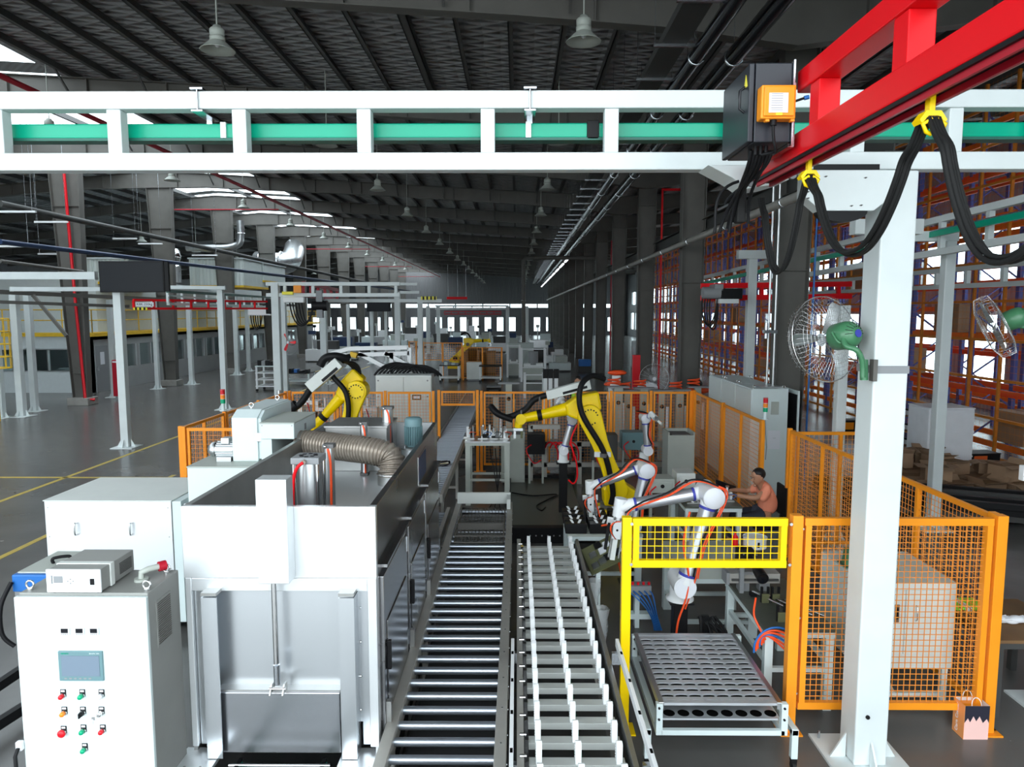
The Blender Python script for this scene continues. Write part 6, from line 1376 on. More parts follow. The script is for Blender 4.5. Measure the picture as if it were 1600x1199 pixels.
for k in range(3): B().tube(smooth_path([(-.3 - .1 * k, 12.9, 1.0), (-.35, 12.5, .3), (-.5 + .1 * k, 12.2, .02), (-.3, 11.8 + .1 * k, .02), (-.6, 11.6, .02)]), .01, 6).out('cable', 'black', t)
# black nest table below the middle cobot
t2 = table('pale steel table carrying the black nest blocks beyond the comb conveyor', .62, 1.55, 8.5, 9.4, .78, 'cab_white', 'cab_grey', leg=.08)
for r_, yy in enumerate((8.6, 8.78, 9.02, 9.2)):
    for k in range(3):
        x = .73 + .3 * k; t = thing('nest_block', 'black nest block with white V clips, %s row, %s place, on the pale steel table' % (['front', 'second', 'third', 'back'][r_], ['conveyor-side', 'middle', 'gate-side'][k]), 'fixture', (x, yy, .78), 'black nest blocks')
        B().box(x - .13, x + .13, yy - .07, yy + .07, .78, .90).out('block', 'black', t, bevel=.004)
        for s_ in (-1, 1): B().add([(x + s_ * .035 - .014, yy - .02, .90), (x + s_ * .035 + .014, yy - .02, .90), (x + s_ * .06 + .016, yy + .03, .93), (x + s_ * .06 - .016, yy + .03, .93), (x + s_ * .035 - .014, yy - .01, .90), (x + s_ * .035 + .014, yy - .01, .90), (x + s_ * .06 + .016, yy + .04, .93), (x + s_ * .06 - .016, yy + .04, .93)], [(0, 1, 2, 3), (7, 6, 5, 4), (0, 4, 5, 1), (1, 5, 6, 2), (2, 6, 7, 3), (3, 7, 4, 0)]).out('clip', 'white_bright', t)
# inclined panel with small plates
t = thing('inclined_panel', 'tilted olive panel with small white-labelled plates beyond the comb conveyor', 'panel', AT(960, 880, 7.7)); a = AT(925, 898, 7.5); c = AT(985, 868, 7.5); u = c - a; v = Vector((-.08, .45, .12))
q = [a, c, c + v, a + v]; nn_ = Vector((0, -.01, .02)); B().add(q + [p - nn_ for p in q], [(0, 1, 2, 3), (7, 6, 5, 4), (0, 4, 5, 1), (1, 5, 6, 2), (2, 6, 7, 3), (3, 7, 4, 0)]).out('panel', 'olive', t)
for (fu, fv, m) in ((.15, .2, 'alu'), (.35, .25, 'alu'), (.2, .6, 'alu'), (.45, .6, 'paper'), (.6, .75, 'paper'), (.5, .3, 'black'), (.75, .3, 'black'), (.4, .85, 'black')):
    p = a + u * fu + v * fv; B().add([p + nn_ + u * i * .08 + v * j * .1 for i, j in ((-1, -1), (1, -1), (1, 1), (-1, 1))] + [p - nn_ * .0 + u * i * .08 + v * j * .1 for i, j in ((-1, -1), (1, -1), (1, 1), (-1, 1))], [(0, 1, 2, 3), (0, 4, 5, 1), (1, 5, 6, 2), (2, 6, 7, 3), (3, 7, 4, 0)]).out('plate', m, t)
B().box(a.x + .05, a.x + .1, 7.55, 7.6, 0, a.z + .02).out('leg', 'cab_white', t); B().box(c.x - .08, c.x - .03, 7.55, 7.6, 0, c.z).out('leg', 'cab_white', t)
# valve block and blue hoses under it
p = AT(1000, 905, 7.6); t = thing('valve_manifold', 'red-buttoned valve manifold with blue air tubes behind the yellow post', 'valve', (p.x, 7.6, .5)); B().box(p.x - .2, p.x + .15, 7.6, 7.7, .1, .16).box(p.x - .05, p.x, 7.6, 7.7, .16, .4).out('stand', 'cab_white', t); B().box(p.x - .05, p.x - .0, 7.6, 7.7, 0, .1).out('foot', 'cab_white', t)
B().box(p.x - .18, p.x + .12, 7.55, 7.7, .4, .5).out('block', 'grey_mid', t, bevel=.004)
for k in range(5): B().cyl((p.x - .14 + .06 * k, 7.6, .5), (p.x - .14 + .06 * k, 7.6, .53), .015, n=8).out('valve_cap', 'lamp_red', t); B().tube(bez((p.x - .14 + .06 * k, 7.54, .45), (p.x - .1 + .06 * k, 7.4, .45), (p.x + .12, 7.45, .3), (p.x + .15 + .02 * k, 7.5, .02)), .008, 6).out('air_tube', 'blue', t)
# bench tables behind the tray trolley
table('long pale bench with dark top along the mesh, holding lens fixtures', 2.16, 2.78, 5.95, 7.15, .75, leg=.07, shelf=.35)
table('low pale bench before the seated worker with a box-like top', 1.72, 2.6, 7.35, 8.2, .80, top='cab_grey', leg=.1, tt=.14, shelf=.15)
t = thing('spare_part_bin', 'white round tub with a black letter mark beside the seated worker bench', 'tub', (2.75, 8.2, .8))
p = AT(1180, 832, 8.0); B().cyl((p.x, 8.0, .802), (p.x, 8.0, .92), .13, n=24).out('tub', 'white_bright', t); B().torus((p.x, 8.0, .92), .13, .008, 'z', 24, 6).out('rim', 'paper', t); B().cyl((p.x, 8.0, .905), (p.x, 8.0, .915), .12, n=24).out('lid_disc', 'lathe_white', t); B().box(p.x - .012, p.x + .012, 7.868, 7.875, .83, .89).out('mark', 'black', t)
t.location = Vector(t.location)
p = AT(1150, 832, 8.0); t = thing('red_bottle', 'small red bottle next to the round white tub', 'bottle', (p.x, 8.02, .8)); B().lathe([(.035, 0), (.035, .11), (.012, .14), (.012, .16), (0, .16)], (p.x, 8.02, .80), 'z', 14).out('body', 'red', t); B().cyl((p.x, 8.02, .96), (p.x, 8.02, .98), .014, n=10).out('cap', 'black', t)
# camera lens fixture
p0 = AT(1170, 868, 6.7); p1 = AT(1192, 905, 6.3)
t = thing('inspection_camera', 'black inspection camera with large lens pointing down over the pale bench', 'camera', p0)
B().cyl(p0, p0.lerp(p1, .65), .03, .04, 16).out('barrel', 'black', t); B().cyl(p0.lerp(p1, .65), p1, .05, .055, 20).out('lens_hood', 'black', t); d = (p1 - p0).normalized(); B().cyl(p1, p1 + d * .004, .045, n=20).out('lens_glass', 'black_gloss', t)
B().box(p0.x - .12, p0.x + .04, p0.y - .03, p0.y + .05, p0.z - .07, p0.z + .07).out('camera_body', 'black', t, bevel=.006)
for k in range(6): B().cyl((p0.x - .1 + .04 * (k % 3), p0.y - .033, p0.z - .04 + .06 * (k // 3)), (p0.x - .1 + .04 * (k % 3), p0.y - .03, p0.z - .04 + .06 * (k // 3)), .008, n=8).out('screw', 'chrome', t)
B().box(p0.x - .06, p0.x - .02, p0.y + .05, p0.y + .09, .75, p0.z + .02).out('stand', 'grey_mid', t)
t = thing('linear_slide', 'grey aluminium linear slide lying across the pale bench', 'actuator', AT(1160, 905, 6.85)); a = AT(1137, 912, 6.85); c = AT(1216, 905, 6.85)
B().box(a.x, c.x, 6.8, 6.95, .83, .93).out('profile', 'rail_grey', t, bevel=.004); B().box(a.x + .02, c.x - .02, 6.78, 6.8, .86, .88).out('groove', 'struct_dark', t); B().box(a.x - .03, a.x, 6.79, 6.96, .82, .94).out('end_plate', 'grey_mid', t); B().box(a.x + .1, a.x + .28, 6.77, 6.98, .93, .96).out('carriage', 'alu', t); B().box(a.x + .1, a.x + .2, 6.8, 6.9, .75, .83).out('support', 'grey_mid', t); B().box(c.x - .2, c.x - .1, 6.8, 6.9, .75, .83).out('support', 'grey_mid', t)
for k in range(6):
    x, y = 2.36 + .10 * (k % 4), 6.12 + .21 * (k // 2); t = thing('yoke_bracket', 'black yoke bracket with olive pad, %s, on the long bench' % ['first by the gate post', 'second from the gate post', 'third from the gate post', 'fourth from the gate post', 'first of the farther row', 'second of the farther row'][k], 'fixture', (x, y, .75), 'yoke brackets on the pale bench')
    B().prism([(x - .04, .75), (x + .04, .75), (x + .04, .90), (x + .02, .90), (x + .02, .82), (x - .02, .82), (x - .02, .90), (x - .04, .90)], 'y', y - .012, y + .012).out('yoke', 'black', t); B().box(x - .035, x + .035, y - .03, y - .014, .75, .84).out('pad', 'olive', t, bevel=.004)
for k in range(3):
    a = AT(1185 + 12 * k, 945 + 14 * k, 6.3); t = thing('chrome_rod', 'thin chrome rod lying slanted on the long pale bench, %s' % ['the one by the lens', 'the middle one', 'the one nearest the mesh'][k], 'rod', a, 'chrome rods on the bench'); B().cyl((2.3 + .12 * k, 6.7 - .1 * k, .79), (2.55 + .1 * k, 6.15 - .02 * k, .80), .014, n=10).out('rod', 'chrome', t); B().box(2.30 + .12 * k - .03, 2.3 + .12 * k + .03, 6.66 - .1 * k, 6.72 - .1 * k, .751, .785).out('rest', 'black', t)
t = thing('hose_coil', 'bundle of red and blue air hoses curling under the end of the long pale bench', 'hose', AT(1200, 1000, 5.9))
for k in range(6):
    p = AT(1178 + 3 * k, 1020 - 3 * k, 5.95); q = AT(1236, 990 + 7 * k, 5.9)
    B().tube(bez(p, p + Vector((-.02, .0, .2 - .01 * k)), q + Vector((-.12, 0, .12)), q, 12), .009, 8).out('air_hose', 'cable_red' if k % 3 else 'blue', t)
B().tube(smooth_path([AT(1181, 935, 6.1), AT(1178, 960, 6.0), AT(1186, 980, 5.95), AT(1196, 1000, 5.95)]), .009, 8).out('air_hose', 'cable_red', t)
t = thing('cable_chain', 'heap of dark cables on the floor behind the tray trolley', 'cable', (1.6, 6.9, .05))
for k in range(12): r = random.Random(k); B().tube(smooth_path([(1.9 + r.uniform(-.1, .1), 6.9, .45), (1.95 + r.uniform(-.15, .15), 6.8, .25), (1.75 + r.uniform(-.2, .25), 6.7 + r.uniform(-.1, .3), .05 + r.uniform(0, .1)), (1.5 + r.uniform(-.2, .3), 6.75, .03), (1.7 + r.uniform(-.3, .3), 6.5, .03)]), .014, 6).out('cable', 'black', t)
B().box(1.86, 1.94, 6.86, 6.94, 0, .45).out('cable_post', 'black', t)
# worker's bench
table('cluttered steel bench in front of the seated worker', 2.35, 3.15, 9.7, 10.7, .80, top='table_top', leg=.06)
for k, (px, lb) in enumerate(((1120, 'bright clamp jig at the far end of the worker bench'), (1136, 'chrome jig on the worker bench beside the dark screen'), (1152, 'jig with a pale blue cylinder on the worker bench'), (1170, 'flat jig right before the hands of the seated worker'))):
    jig(lb, 2.5 + .17 * k, 9.9 + .1 * (k % 2), .80, .8, 30 + k, 7)
t = thing('small_monitor', 'small black angled screen on the bench of the seated worker', 'screen', (2.6, 10.4, .8)); p = AT(1136, 768, 10.3); B().add([(p.x - .16, 10.3, p.z + .08), (p.x + .16, 10.36, p.z - .04), (p.x + .16, 10.4, p.z + .05), (p.x - .16, 10.34, p.z + .17), (p.x - .16, 10.33, p.z + .08), (p.x + .16, 10.39, p.z - .04), (p.x + .16, 10.43, p.z + .05), (p.x - .16, 10.37, p.z + .17)], [(0, 1, 2, 3), (7, 6, 5, 4), (0, 4, 5, 1), (1, 5, 6, 2), (2, 6, 7, 3), (3, 7, 4, 0)]).out('screen', 'black_gloss', t); B().box(p.x - .02, p.x + .02, 10.4, 10.44, .80, p.z + .05).out('stand', 'black', t); B().box(p.x - .08, p.x + .08, 10.35, 10.5, .80, .81).out('foot', 'black', t)
# misc grey boxes around the cobot bases
for (px, py, w_, h_, Y, lb, m) in ((1035, 760, .38, .22, 10.6, 'small grey equipment box on legs behind the middle cobot', 'cab_grey'), (1072, 752, .3, .25, 11.0, 'light grey printer-like box beside the side fence', 'lathe_white'), (945, 700, .5, .5, 13.6, 'dark olive machine unit behind the big yellow robot', 'struct_dark'), (990, 690, .45, .35, 13.8, 'grey blue junction box by the back fence', 'motor_teal'), (838, 695, .35, .4, 13.9, 'black control unit mounted by the back fence', 'black')):
    p = AT(px, py, Y); t = thing('equipment_box', lb, 'equipment', (p.x, Y, 0))
    B().box(p.x - w_ / 2, p.x + w_ / 2, Y, Y + .35, p.z - h_ / 2, p.z + h_ / 2).out('housing', m, t, bevel=.01); B().box(p.x - w_ / 2 + .04, p.x + w_ / 2 - .04, Y - .01, Y, p.z - h_ / 2 + .05, p.z + h_ / 2 - .05).out('cover', m, t, bevel=.004)
    for s_ in (-1, 1): B().box(p.x + s_ * (w_ / 2 - .04) - .02, p.x + s_ * (w_ / 2 - .04) + .02, Y + .1, Y + .16, 0, p.z - h_ / 2).out('leg', 'cab_grey', t)
    B().cyl((p.x, Y - .02, p.z), (p.x, Y - .01, p.z), .03, n=12).out('knob', 'black', t)
    B().tube(smooth_path([(p.x - .1, Y - .02, p.z), (p.x - .2, Y - .08, p.z - .1), (p.x - .05, Y - .1, p.z - h_ / 2 - .15), (p.x + .1, Y - .02, p.z - h_ / 2 - .1)]), .01, 6).out('hose', 'red', t)
t = thing('frame_rack', 'grey profile frame with red hoses along the back fence', 'frame', AT(860, 700, 14.2))
for (a, c) in (((829, 665), (829, 742)), ((851, 690), (851, 745)), ((905, 690), (905, 742)), ((829, 667), (875, 667)), ((829, 694), (1040, 694)), ((829, 726), (1040, 726))): B().bar(AT(a[0], a[1], 14.3), AT(c[0], c[1], 14.3), .09, .09).out('profile', 'rail_grey', t)
for k in range(5): p = AT(852 + 8 * k, 700, 14.1); B().tube(bez(p, p + Vector((.05, -.1, .25)), p + Vector((.3, -.1, .1)), p + Vector((.25, -.05, -.25))), .016, 6).out('hose', 'red', t)
for px in (829, 905): p = AT(px, 742, 14.3); B().box(p.x - .045, p.x + .045, 14.25, 14.35, 0, p.z).out('leg', 'rail_grey', t)
# ================================================================ PEOPLE
def skin_body(name, verts, edges, radii, m, parent, sub=2):
    me = bpy.data.meshes.new(name); off = WO[parent.name]; me.from_pydata([Vector(v) - off for v in verts], edges, []); o = bpy.data.objects.new(name, me); COL.objects.link(o); o.parent = parent
    o.modifiers.new('skin', 'SKIN'); 
    for i, r in enumerate(radii): me.skin_vertices[0].data[i].radius = r if isinstance(r, tuple) else (r, r)
    me.skin_vertices[0].data[0].use_root = True
    s_ = o.modifiers.new('sub', 'SUBSURF'); s_.levels = s_.render_levels = sub
    dg = bpy.context.evaluated_depsgraph_get(); m2 = bpy.data.meshes.new_from_object(o.evaluated_get(dg)); o.modifiers.clear(); o.data = m2
    for p in m2.polygons: p.use_smooth = True
    m2.materials.clear(); m2.materials.append(MT[m]); return o
def head(t, c, face, tilt, m='skin', s=1.):
    # face: unit direction the face points to; builds skull, jaw, nose, ears, eyes, hair
    f = Vector(face).normalized(); up = Vector((0, 0, 1)); sd = f.cross(up).normalized(); M = Matrix((sd, f, up)).transposed().to_4x4()
    M = Matrix.Translation(Vector(c)) @ M @ Matrix.Rotation(tilt, 4, 'X')
    h = B(); h.ball((0, -.012, .03), .098 * s, 20, (.80, 1.0, 1.02)); n0 = len(h.v)
    for i, v in enumerate(h.v):
        if v.z < .02:
            k = (.02 - v.z) / .12; v.x *= 1 - .25 * k; v.z -= .05 * k * (1 if v.y > -.02 else .4); v.y += .02 * k
        if v.y > .07 and v.z > .0: v.y -= (v.y - .07) * .5
    h.prism([(.075, .03), (.108, -.012), (.078, -.02)], 'x', -.011, .011)
    h.ball((0, .078, -.050), .020, 10, (1.1, .5, .35)); h.ball((0, .072, -.092), .026, 10, (1.1, .8, .8))
    for s_ in (-1, 1): h.ball((s_ * .08, -.01, -.0), .026, 10, (.35, .8, 1.25)); h.ball((s_ * .03, .072, .038), .02, 8, (1.2, .5, .4))
    h.xf(M).out('head', m, t)
    e = B()
    for s_ in (-1, 1): e.ball((s_ * .03, .083, .015), .008, 8, (1.3, .6, .6)); e.box(s_ * .03 - .018, s_ * .03 + .018, .084, .09, .036, .042)
    e.xf(M).out('eyes', 'hair', t)
    hr = B(); hr.ball((0, -.028, .050), .103 * s, 20, (.86, .98, .90))
    for v in hr.v:
        if v.z < .055 and v.y > -.005: v.y = -.005
        if v.y > .05: v.y = .05; v.z += .004
        if v.z < -.02: v.z = -.02 + (v.z + .02) * .35
    hr.xf(M).out('hair', 'hair', t)
Yp = 10.15
H_ = AT(1184, 747, Yp - .12)
t = thing('person', 'seated worker with short black hair in an orange T-shirt bending over the bench', 'person', (3.62, Yp, 0))
hip = Vector((3.62, Yp, .56)); ch = Vector((3.58, Yp, .98)); nk = Vector((3.50, Yp, 1.10))
Hc = Vector((H_.x, Yp - .12, H_.z))
V = [hip, Vector((3.68, Yp, .76)), Vector((3.62, Yp, .94)), Vector((3.55, Yp - .03, 1.03)),
     Vector((3.59, Yp - .17, .98)), Vector((3.47, Yp - .24, .82)), Vector((3.58, Yp + .15, .97)), Vector((3.46, Yp + .22, .84))]
Ed = [(0, 1), (1, 2), (2, 3), (2, 4), (4, 5), (2, 6), (6, 7)]
body_v = [hip - Vector((0, 0, .02)), Vector((3.64, Yp, .75)), Vector((3.61, Yp, .93)), Vector((3.54, Yp - .04, 1.04)), Vector((3.49, Yp - .08, 1.11)), Vector((3.58, Yp - .18, .97)), Vector((3.41, Yp - .23, .86)), Vector((3.24, Yp - .16, .87)), Vector((3.13, Yp - .12, .88)), Vector((3.57, Yp + .16, .96)), Vector((3.42, Yp + .22, .85)), Vector((3.24, Yp + .16, .88)), Vector((3.12, Yp + .10, .89)),
          Vector((3.58, Yp - .1, .52)), Vector((3.2, Yp - .13, .54)), Vector((3.16, Yp - .13, .12)), Vector((3.06, Yp - .14, .05)), Vector((3.58, Yp + .1, .52)), Vector((3.2, Yp + .13, .54)), Vector((3.16, Yp + .13, .12)), Vector((3.06, Yp + .14, .05))]
be = [(0, 1), (1, 2), (2, 3), (3, 4), (2, 5), (5, 6), (6, 7), (7, 8), (2, 9), (9, 10), (10, 11), (11, 12), (0, 13), (13, 14), (14, 15), (15, 16), (0, 17), (17, 18), (18, 19), (19, 20)]
br = [.11, .09, .09, .055, .05, .045, .042, .034, .026, .045, .042, .036, .026, .09, .065, .045, .035, .09, .065, .045, .035]
skin_body('body', body_v, be, br, 'skin', t)
skin_body('t_shirt', V, Ed, [(.14, .16), (.135, .15), (.13, .15), .07, .078, .064, .07, .062], 'shirt', t)
tv = [hip - Vector((0, 0, .03)), Vector((3.5, Yp - .11, .55)), Vector((3.2, Yp - .13, .55)), Vector((3.17, Yp - .13, .14)), Vector((3.5, Yp + .11, .55)), Vector((3.2, Yp + .13, .55)), Vector((3.17, Yp + .13, .14))]
skin_body('trousers', tv, [(0, 1), (1, 2), (2, 3), (0, 4), (4, 5), (5, 6)], [.15, .10, .08, .06, .10, .08, .06], 'trouser', t)
B().box(2.98, 3.2, Yp - .19, Yp - .09, 0, .07).out('shoe', 'black', t, bevel=.02); B().box(2.98, 3.2, Yp + .09, Yp + .19, 0, .07).out('shoe', 'black', t, bevel=.02)
B().cyl(Hc + Vector((.10, .08, -.17)), Hc + Vector((.015, .01, -.04)), .062, .052, 14).out('neck', 'skin', t)
head(t, Hc, (-1, -.35, 0), R(-14))
for s_, wv in ((-1, Vector((3.12, Yp - .12, .885))), (1, Vector((3.11, Yp + .10, .895)))):
    hb = B(); hb.ball(wv + Vector((-.045, 0, 0)), .042, 12, (1.1, .85, .45))
    for k in range(4): a = wv + Vector((-.075, (-.028 + .019 * k), .002)); L_ = (.05, .06, .062, .048)[k]; hb.tube([a, a + Vector((-L_ * .5, 0, .0)), a + Vector((-L_ * .9, 0, -.02)), a + Vector((-L_, 0, -.035))], .0085, 8)
    a = wv + Vector((-.035, -s_ * .035, 0)); hb.tube([a, a + Vector((-.03, -s_ * .025, -.005)), a + Vector((-.06, -s_ * .02, -.02))], .0095, 8); hb.out('hand', 'skin', t)
c = thing('work_chair', 'black-backed chair under the seated worker in the orange T-shirt', 'chair', (3.66, Yp, 0))
B().box(3.42, 3.84, Yp - .21, Yp + .21, .38, .43).out('seat', 'black', c, bevel=.02); B().box(3.845, 3.89, Yp - .2, Yp + .2, .55, 1.0).out('backrest', 'black', c, bevel=.02); B().bar((3.84, Yp, .4), (3.87, Yp, .6), .05, .02).out('back_stem', 'black', c)
for (dx, dy) in ((-.17, -.17), (.17, -.17), (-.17, .17), (.17, .17)): B().cyl((3.63 + dx, Yp + dy, 0), (3.63 + dx * .9, Yp + dy * .9, .38), .014, n=8).out('leg', 'grey_mid', c)
# second worker behind the back fence
p = AT(903, 597, 17.2); t = thing('person', 'standing worker behind the back fence, only head and lime vest visible above the robot', 'person', (p.x + .15, 17.2, 0))
X = p.x; zz = p.z
skin_body('body', [(X + .03, 17.2, .95), (X + .02, 17.2, 1.2), (X, 17.2, zz - .28), (X, 17.2, zz - .13), (X - .2, 17.2, zz - .3), (X - .25, 17.1, zz - .6), (X - .2, 16.95, zz - .8), (X + .2, 17.2, zz - .3), (X + .25, 17.1, zz - .6), (X + .2, 16.95, zz - .8), (X - .1, 17.2, .5), (X - .1, 17.2, .04), (X + .12, 17.2, .5), (X + .12, 17.2, .04)],
          [(0, 1), (1, 2), (2, 3), (2, 4), (4, 5), (5, 6), (2, 7), (7, 8), (8, 9), (0, 10), (10, 11), (0, 12), (12, 13)], [.13, .12, .13, .055, .06, .045, .035, .06, .045, .035, .08, .05, .08, .05], 'trouser', t)
skin_body('vest', [(X + .03, 17.2, .98), (X + .02, 17.2, 1.2), (X, 17.2, zz - .27), (X - .17, 17.2, zz - .27), (X + .17, 17.2, zz - .27)], [(0, 1), (1, 2), (2, 3), (2, 4)], [.16, .15, .155, .08, .08], 'lime', t)
head(t, (X, 17.18, zz), (-.3, -1, 0), R(-15))
for sx_ in (-.11, .12): B().box(X + sx_ - .05, X + sx_ + .05, 17.02, 17.28, 0, .08).out('shoe', 'black', t, bevel=.02)
# ================================================================ BEHIND THE BACK FENCE
a = AT(588, 664, 16.6); c = AT(674, 587, 16.6)
t = thing('electrical_cabinet', 'wide beige two-door electrical cabinet behind the orange fence, with a small dark picture plate', 'electrical cabinet', ((a.x + c.x) / 2, 17, 0))
B().box(a.x, c.x, 16.62, 17.3, .08, c.z).out('body', 'lathe_white', t, bevel=.008); xm = (a.x + c.x) / 2
for (xa, xb) in ((a.x + .02, xm - .004), (xm + .004, c.x - .02)): B().box(xa, xb, 16.6, 16.62, .12, c.z - .04).out('door', 'lathe_white', t, bevel=.004)
B().box(a.x + .05, c.x - .05, 16.7, 17.2, 0, .08).out('plinth', 'grey_mid', t)
p0 = AT(644, 625, 16.59); p1 = AT(658, 617, 16.59); q = B().box(p0.x, p1.x, 16.585, 16.6, p0.z, p1.z).out('nameplate', 'wood', t); B().box(p0.x + .03, p1.x - .03, 16.58, 16.585, p0.z + .03, p1.z - .03).out('plate_print', 'paper', q)
for px in (591, 668):
    for py in (595, 620): p = AT(px, py, 16.6); B().cyl((p.x, 16.585, p.z), (p.x, 16.6, p.z), .02, n=8).out('lock', 'grey_mid', t)
t = thing('cable_bundle', 'thick black cables arching over the wide beige cabinet', 'cable', AT(640, 580, 17))
for k in range(9): B().tube(bez(AT(585 + 6 * k, 587, 17 + .03 * k), AT(600 + 7 * k, 562 - k, 17.1), AT(640 + 6 * k, 560 + 3 * k, 17.2), AT(650 + 5 * k, 588, 17.2)), .03, 6).out('cable', 'black', t)
# white lifting frame above it
t = thing('lifting_frame', 'white triangular swing-arm frame rising above the wide beige cabinet', 'frame', AT(600, 560, 18))
F_ = [((517, 553), (545, 545)), ((545, 545), (638, 543)), ((520, 556), (640, 552)), ((640, 543), (640, 583)), ((612, 551), (612, 585)), ((560, 552), (618, 582)), ((602, 552), (641, 572)), ((612, 570), (640, 570))]
for k, (p, q) in enumerate(F_): B().bar(AT(p[0], p[1], 17.9), AT(q[0], q[1], 17.9), .10, .10).out('member', 'white_bright', t)
for px in (612, 640): p = AT(px, 585, 17.9); B().box(p.x - .05, p.x + .05, 17.85, 17.95, 0, p.z).out('leg', 'white_bright', t)
B().bar(AT(548, 553, 17.8), AT(558, 556, 17.8), .2, .12).out('trolley', 'walk_yellow', t)
# fixtures visible through the rear fence
for k, (px, py, w_) in enumerate(((432, 628, .3), (480, 630, .5), (505, 640, .5), (572, 640, .5))):
    p = AT(px, py, 16.4); t = thing('machine_stand', ['narrow white panel stand behind the corner of the rear fence', 'white-topped fixture stand seen through the mesh near the rear robot forearm', 'pale double-column stand seen through the mesh', 'white table stand between the rear robot and the beige cabinet'][k], 'stand', (p.x, 16.5, 0))
    B().box(p.x - w_ / 2, p.x + w_ / 2, 16.4, 16.8, p.z - .04, p.z + .04).out('top', 'white_bright', t)
    for s_ in (-1, 1): B().box(p.x + s_ * (w_ / 2 - .06) - .05, p.x + s_ * (w_ / 2 - .06) + .05, 16.45, 16.75, 0, p.z - .04).out('column', 'lathe_white', t)
    B().cyl((p.x, 16.6, p.z + .04), (p.x, 16.6, p.z + .25), .05, n=10).out('spindle', 'alu', t); B().tube(bez((p.x, 16.4, p.z), (p.x + .1, 16.2, p.z - .1), (p.x + .2, 16.2, p.z - .4), (p.x, 16.3, p.z - .5)), .015, 6).out('hose', 'red_pipe', t)
# press line behind the back fence, posts with hose reels
for k, (px, pt_, w_) in enumerate(((966, 606, 14), (982, 612, 12), (1006, 608, 12), (1034, 612, 8), (1062, 611, 12), (1090, 606, 10), (795, 600, 10), (775, 620, 9))):
    Y = 16.6 + .25 * (k % 3); p = AT(px, pt_, Y); t = thing('press_column', ['pale grey press column with coiled orange hose, beside the lime vest worker', 'second grey press column behind the back fence', 'grey press column in front of the clear floor fan', 'slim grey column with a white tube', 'grey press column beside the black cap', 'last grey press column at the fence corner', 'grey column behind the yellow robot wrist', 'low grey column behind the steel work table'][k], 'machine', (p.x, Y, 0))
    r_ = w_ / 2 / 1109 * Y; B().box(p.x - r_, p.x + r_, Y - .06, Y + .06, .02, p.z).out('column', 'cab_grey', t, bevel=.005); B().box(p.x - r_ - .05, p.x + r_ + .05, Y - .12, Y + .12, 0, .02).out('base_plate', 'grey_mid', t); B().box(p.x - .25, p.x + .25, Y - .1, Y + .1, p.z, p.z + .04).out('head_plate', 'grey_mid', t)
    if k < 6 and k != 3:
        B().tube([(p.x - .1 + .14 * math.cos(u), Y + .10 * math.sin(u), p.z + .07 + .012 * u) for u in [.5 * i for i in range(26)]], .02, 6).out('hose_coil', 'cable_red', t)
    B().cyl((p.x + .12, Y - .1, p.z - 1.0), (p.x + .12, Y - .1, p.z - .35), .035, n=10).out('cylinder', 'paper' if k % 2 else 'alu', t)
    B().cyl((p.x, Y - .065, p.z - .35), (p.x, Y - .06, p.z - .35), .05, n=14).out('gauge', 'black', t)
for k, (px, py) in enumerate(((963, 590), (957, 608))):
    p = AT(px, py, 17.6); t = thing('white_drive', ['white round drive unit with orange-red hose cover on top, above the back fence', 'smaller white drive unit just below the first'][k], 'drive', (p.x, 17.6, 0)); B().cyl((p.x, 17.6, p.z - .2), (p.x, 17.6, p.z + .05), .11, n=16).out('body', 'white_bright', t); B().ball((p.x - .05, 17.5, p.z - .2), .12, 14).out('elbow', 'white_bright', t); B().ball((p.x + .02, 17.6, p.z + .12), .2, 14, (1.2, .6, .35)).out('hose_cover', 'cable_red', t); B().box(p.x - .06, p.x + .06, 17.6, 17.75, 0, p.z - .15).out('stand', 'cab_grey', t)
p = AT(1087, 600, 17.4); t = thing('black_cap', 'black round padded cap resting on an orange-red cover above the fence corner', 'cap', p); B().ball(p, .17, 16, (1, .8, .75)).out('crown', 'black', t); B().ball(p + Vector((.05, 0, -.16)), .26, 14, (1.2, .7, .35)).out('cover', 'cable_red', t); B().box(p.x - .05, p.x + .1, 17.4, 17.5, 0, p.z - .2).out('stand', 'cab_grey', t)
p = AT(1012, 606, 17.5); t = thing('plastic_wrap', 'crumpled bluish plastic on top of a press head by the floor fan', 'plastic film', p); b = B(); b.ball(p, .22, 12, (1.1, .6, .6)); 
for v in b.v: v += Vector((random.uniform(-.05, .05), random.uniform(-.05, .05), random.uniform(-.05, .05)))
b.out('film', 'foam', t); B().box(p.x - .05, p.x + .05, 17.5, 17.6, 0, p.z - .05).out('stand', 'cab_grey', t)
f3 = thing('floor_fan', 'clear-bladed floor fan beyond the back fence', 'fan', (0, 0, 0)); fan(f3, 'grey_mid', 'cage_clear', 'alu', rad=.38, wires=20); B().cyl((0, .2, -.08), (0, .2, -1.6), .03, n=8).out('stand', 'grey_mid', f3); B().cyl((0, .2, -1.62), (0, .2, -1.6), .3, n=16).out('foot', 'grey_mid', f3)
p = AT(1022, 592, 18.2); f3.location = (p.x, 18.2, 1.62 if p.z < 1.6 else p.z)
# red panels by the racks
a = AT(988, 612, 21); c = AT(1001, 555, 21); t = thing('red_board', 'tall narrow red panel standing on the floor by the third dark column', 'panel', (a.x, 21, 0)); B().box(a.x, c.x, 21, 21.15, 0, c.z).out('panel', 'lamp_red', t, bevel=.01); B().box(a.x - .05, c.x + .05, 20.9, 21.25, 0, .03).out('foot', 'black', t)
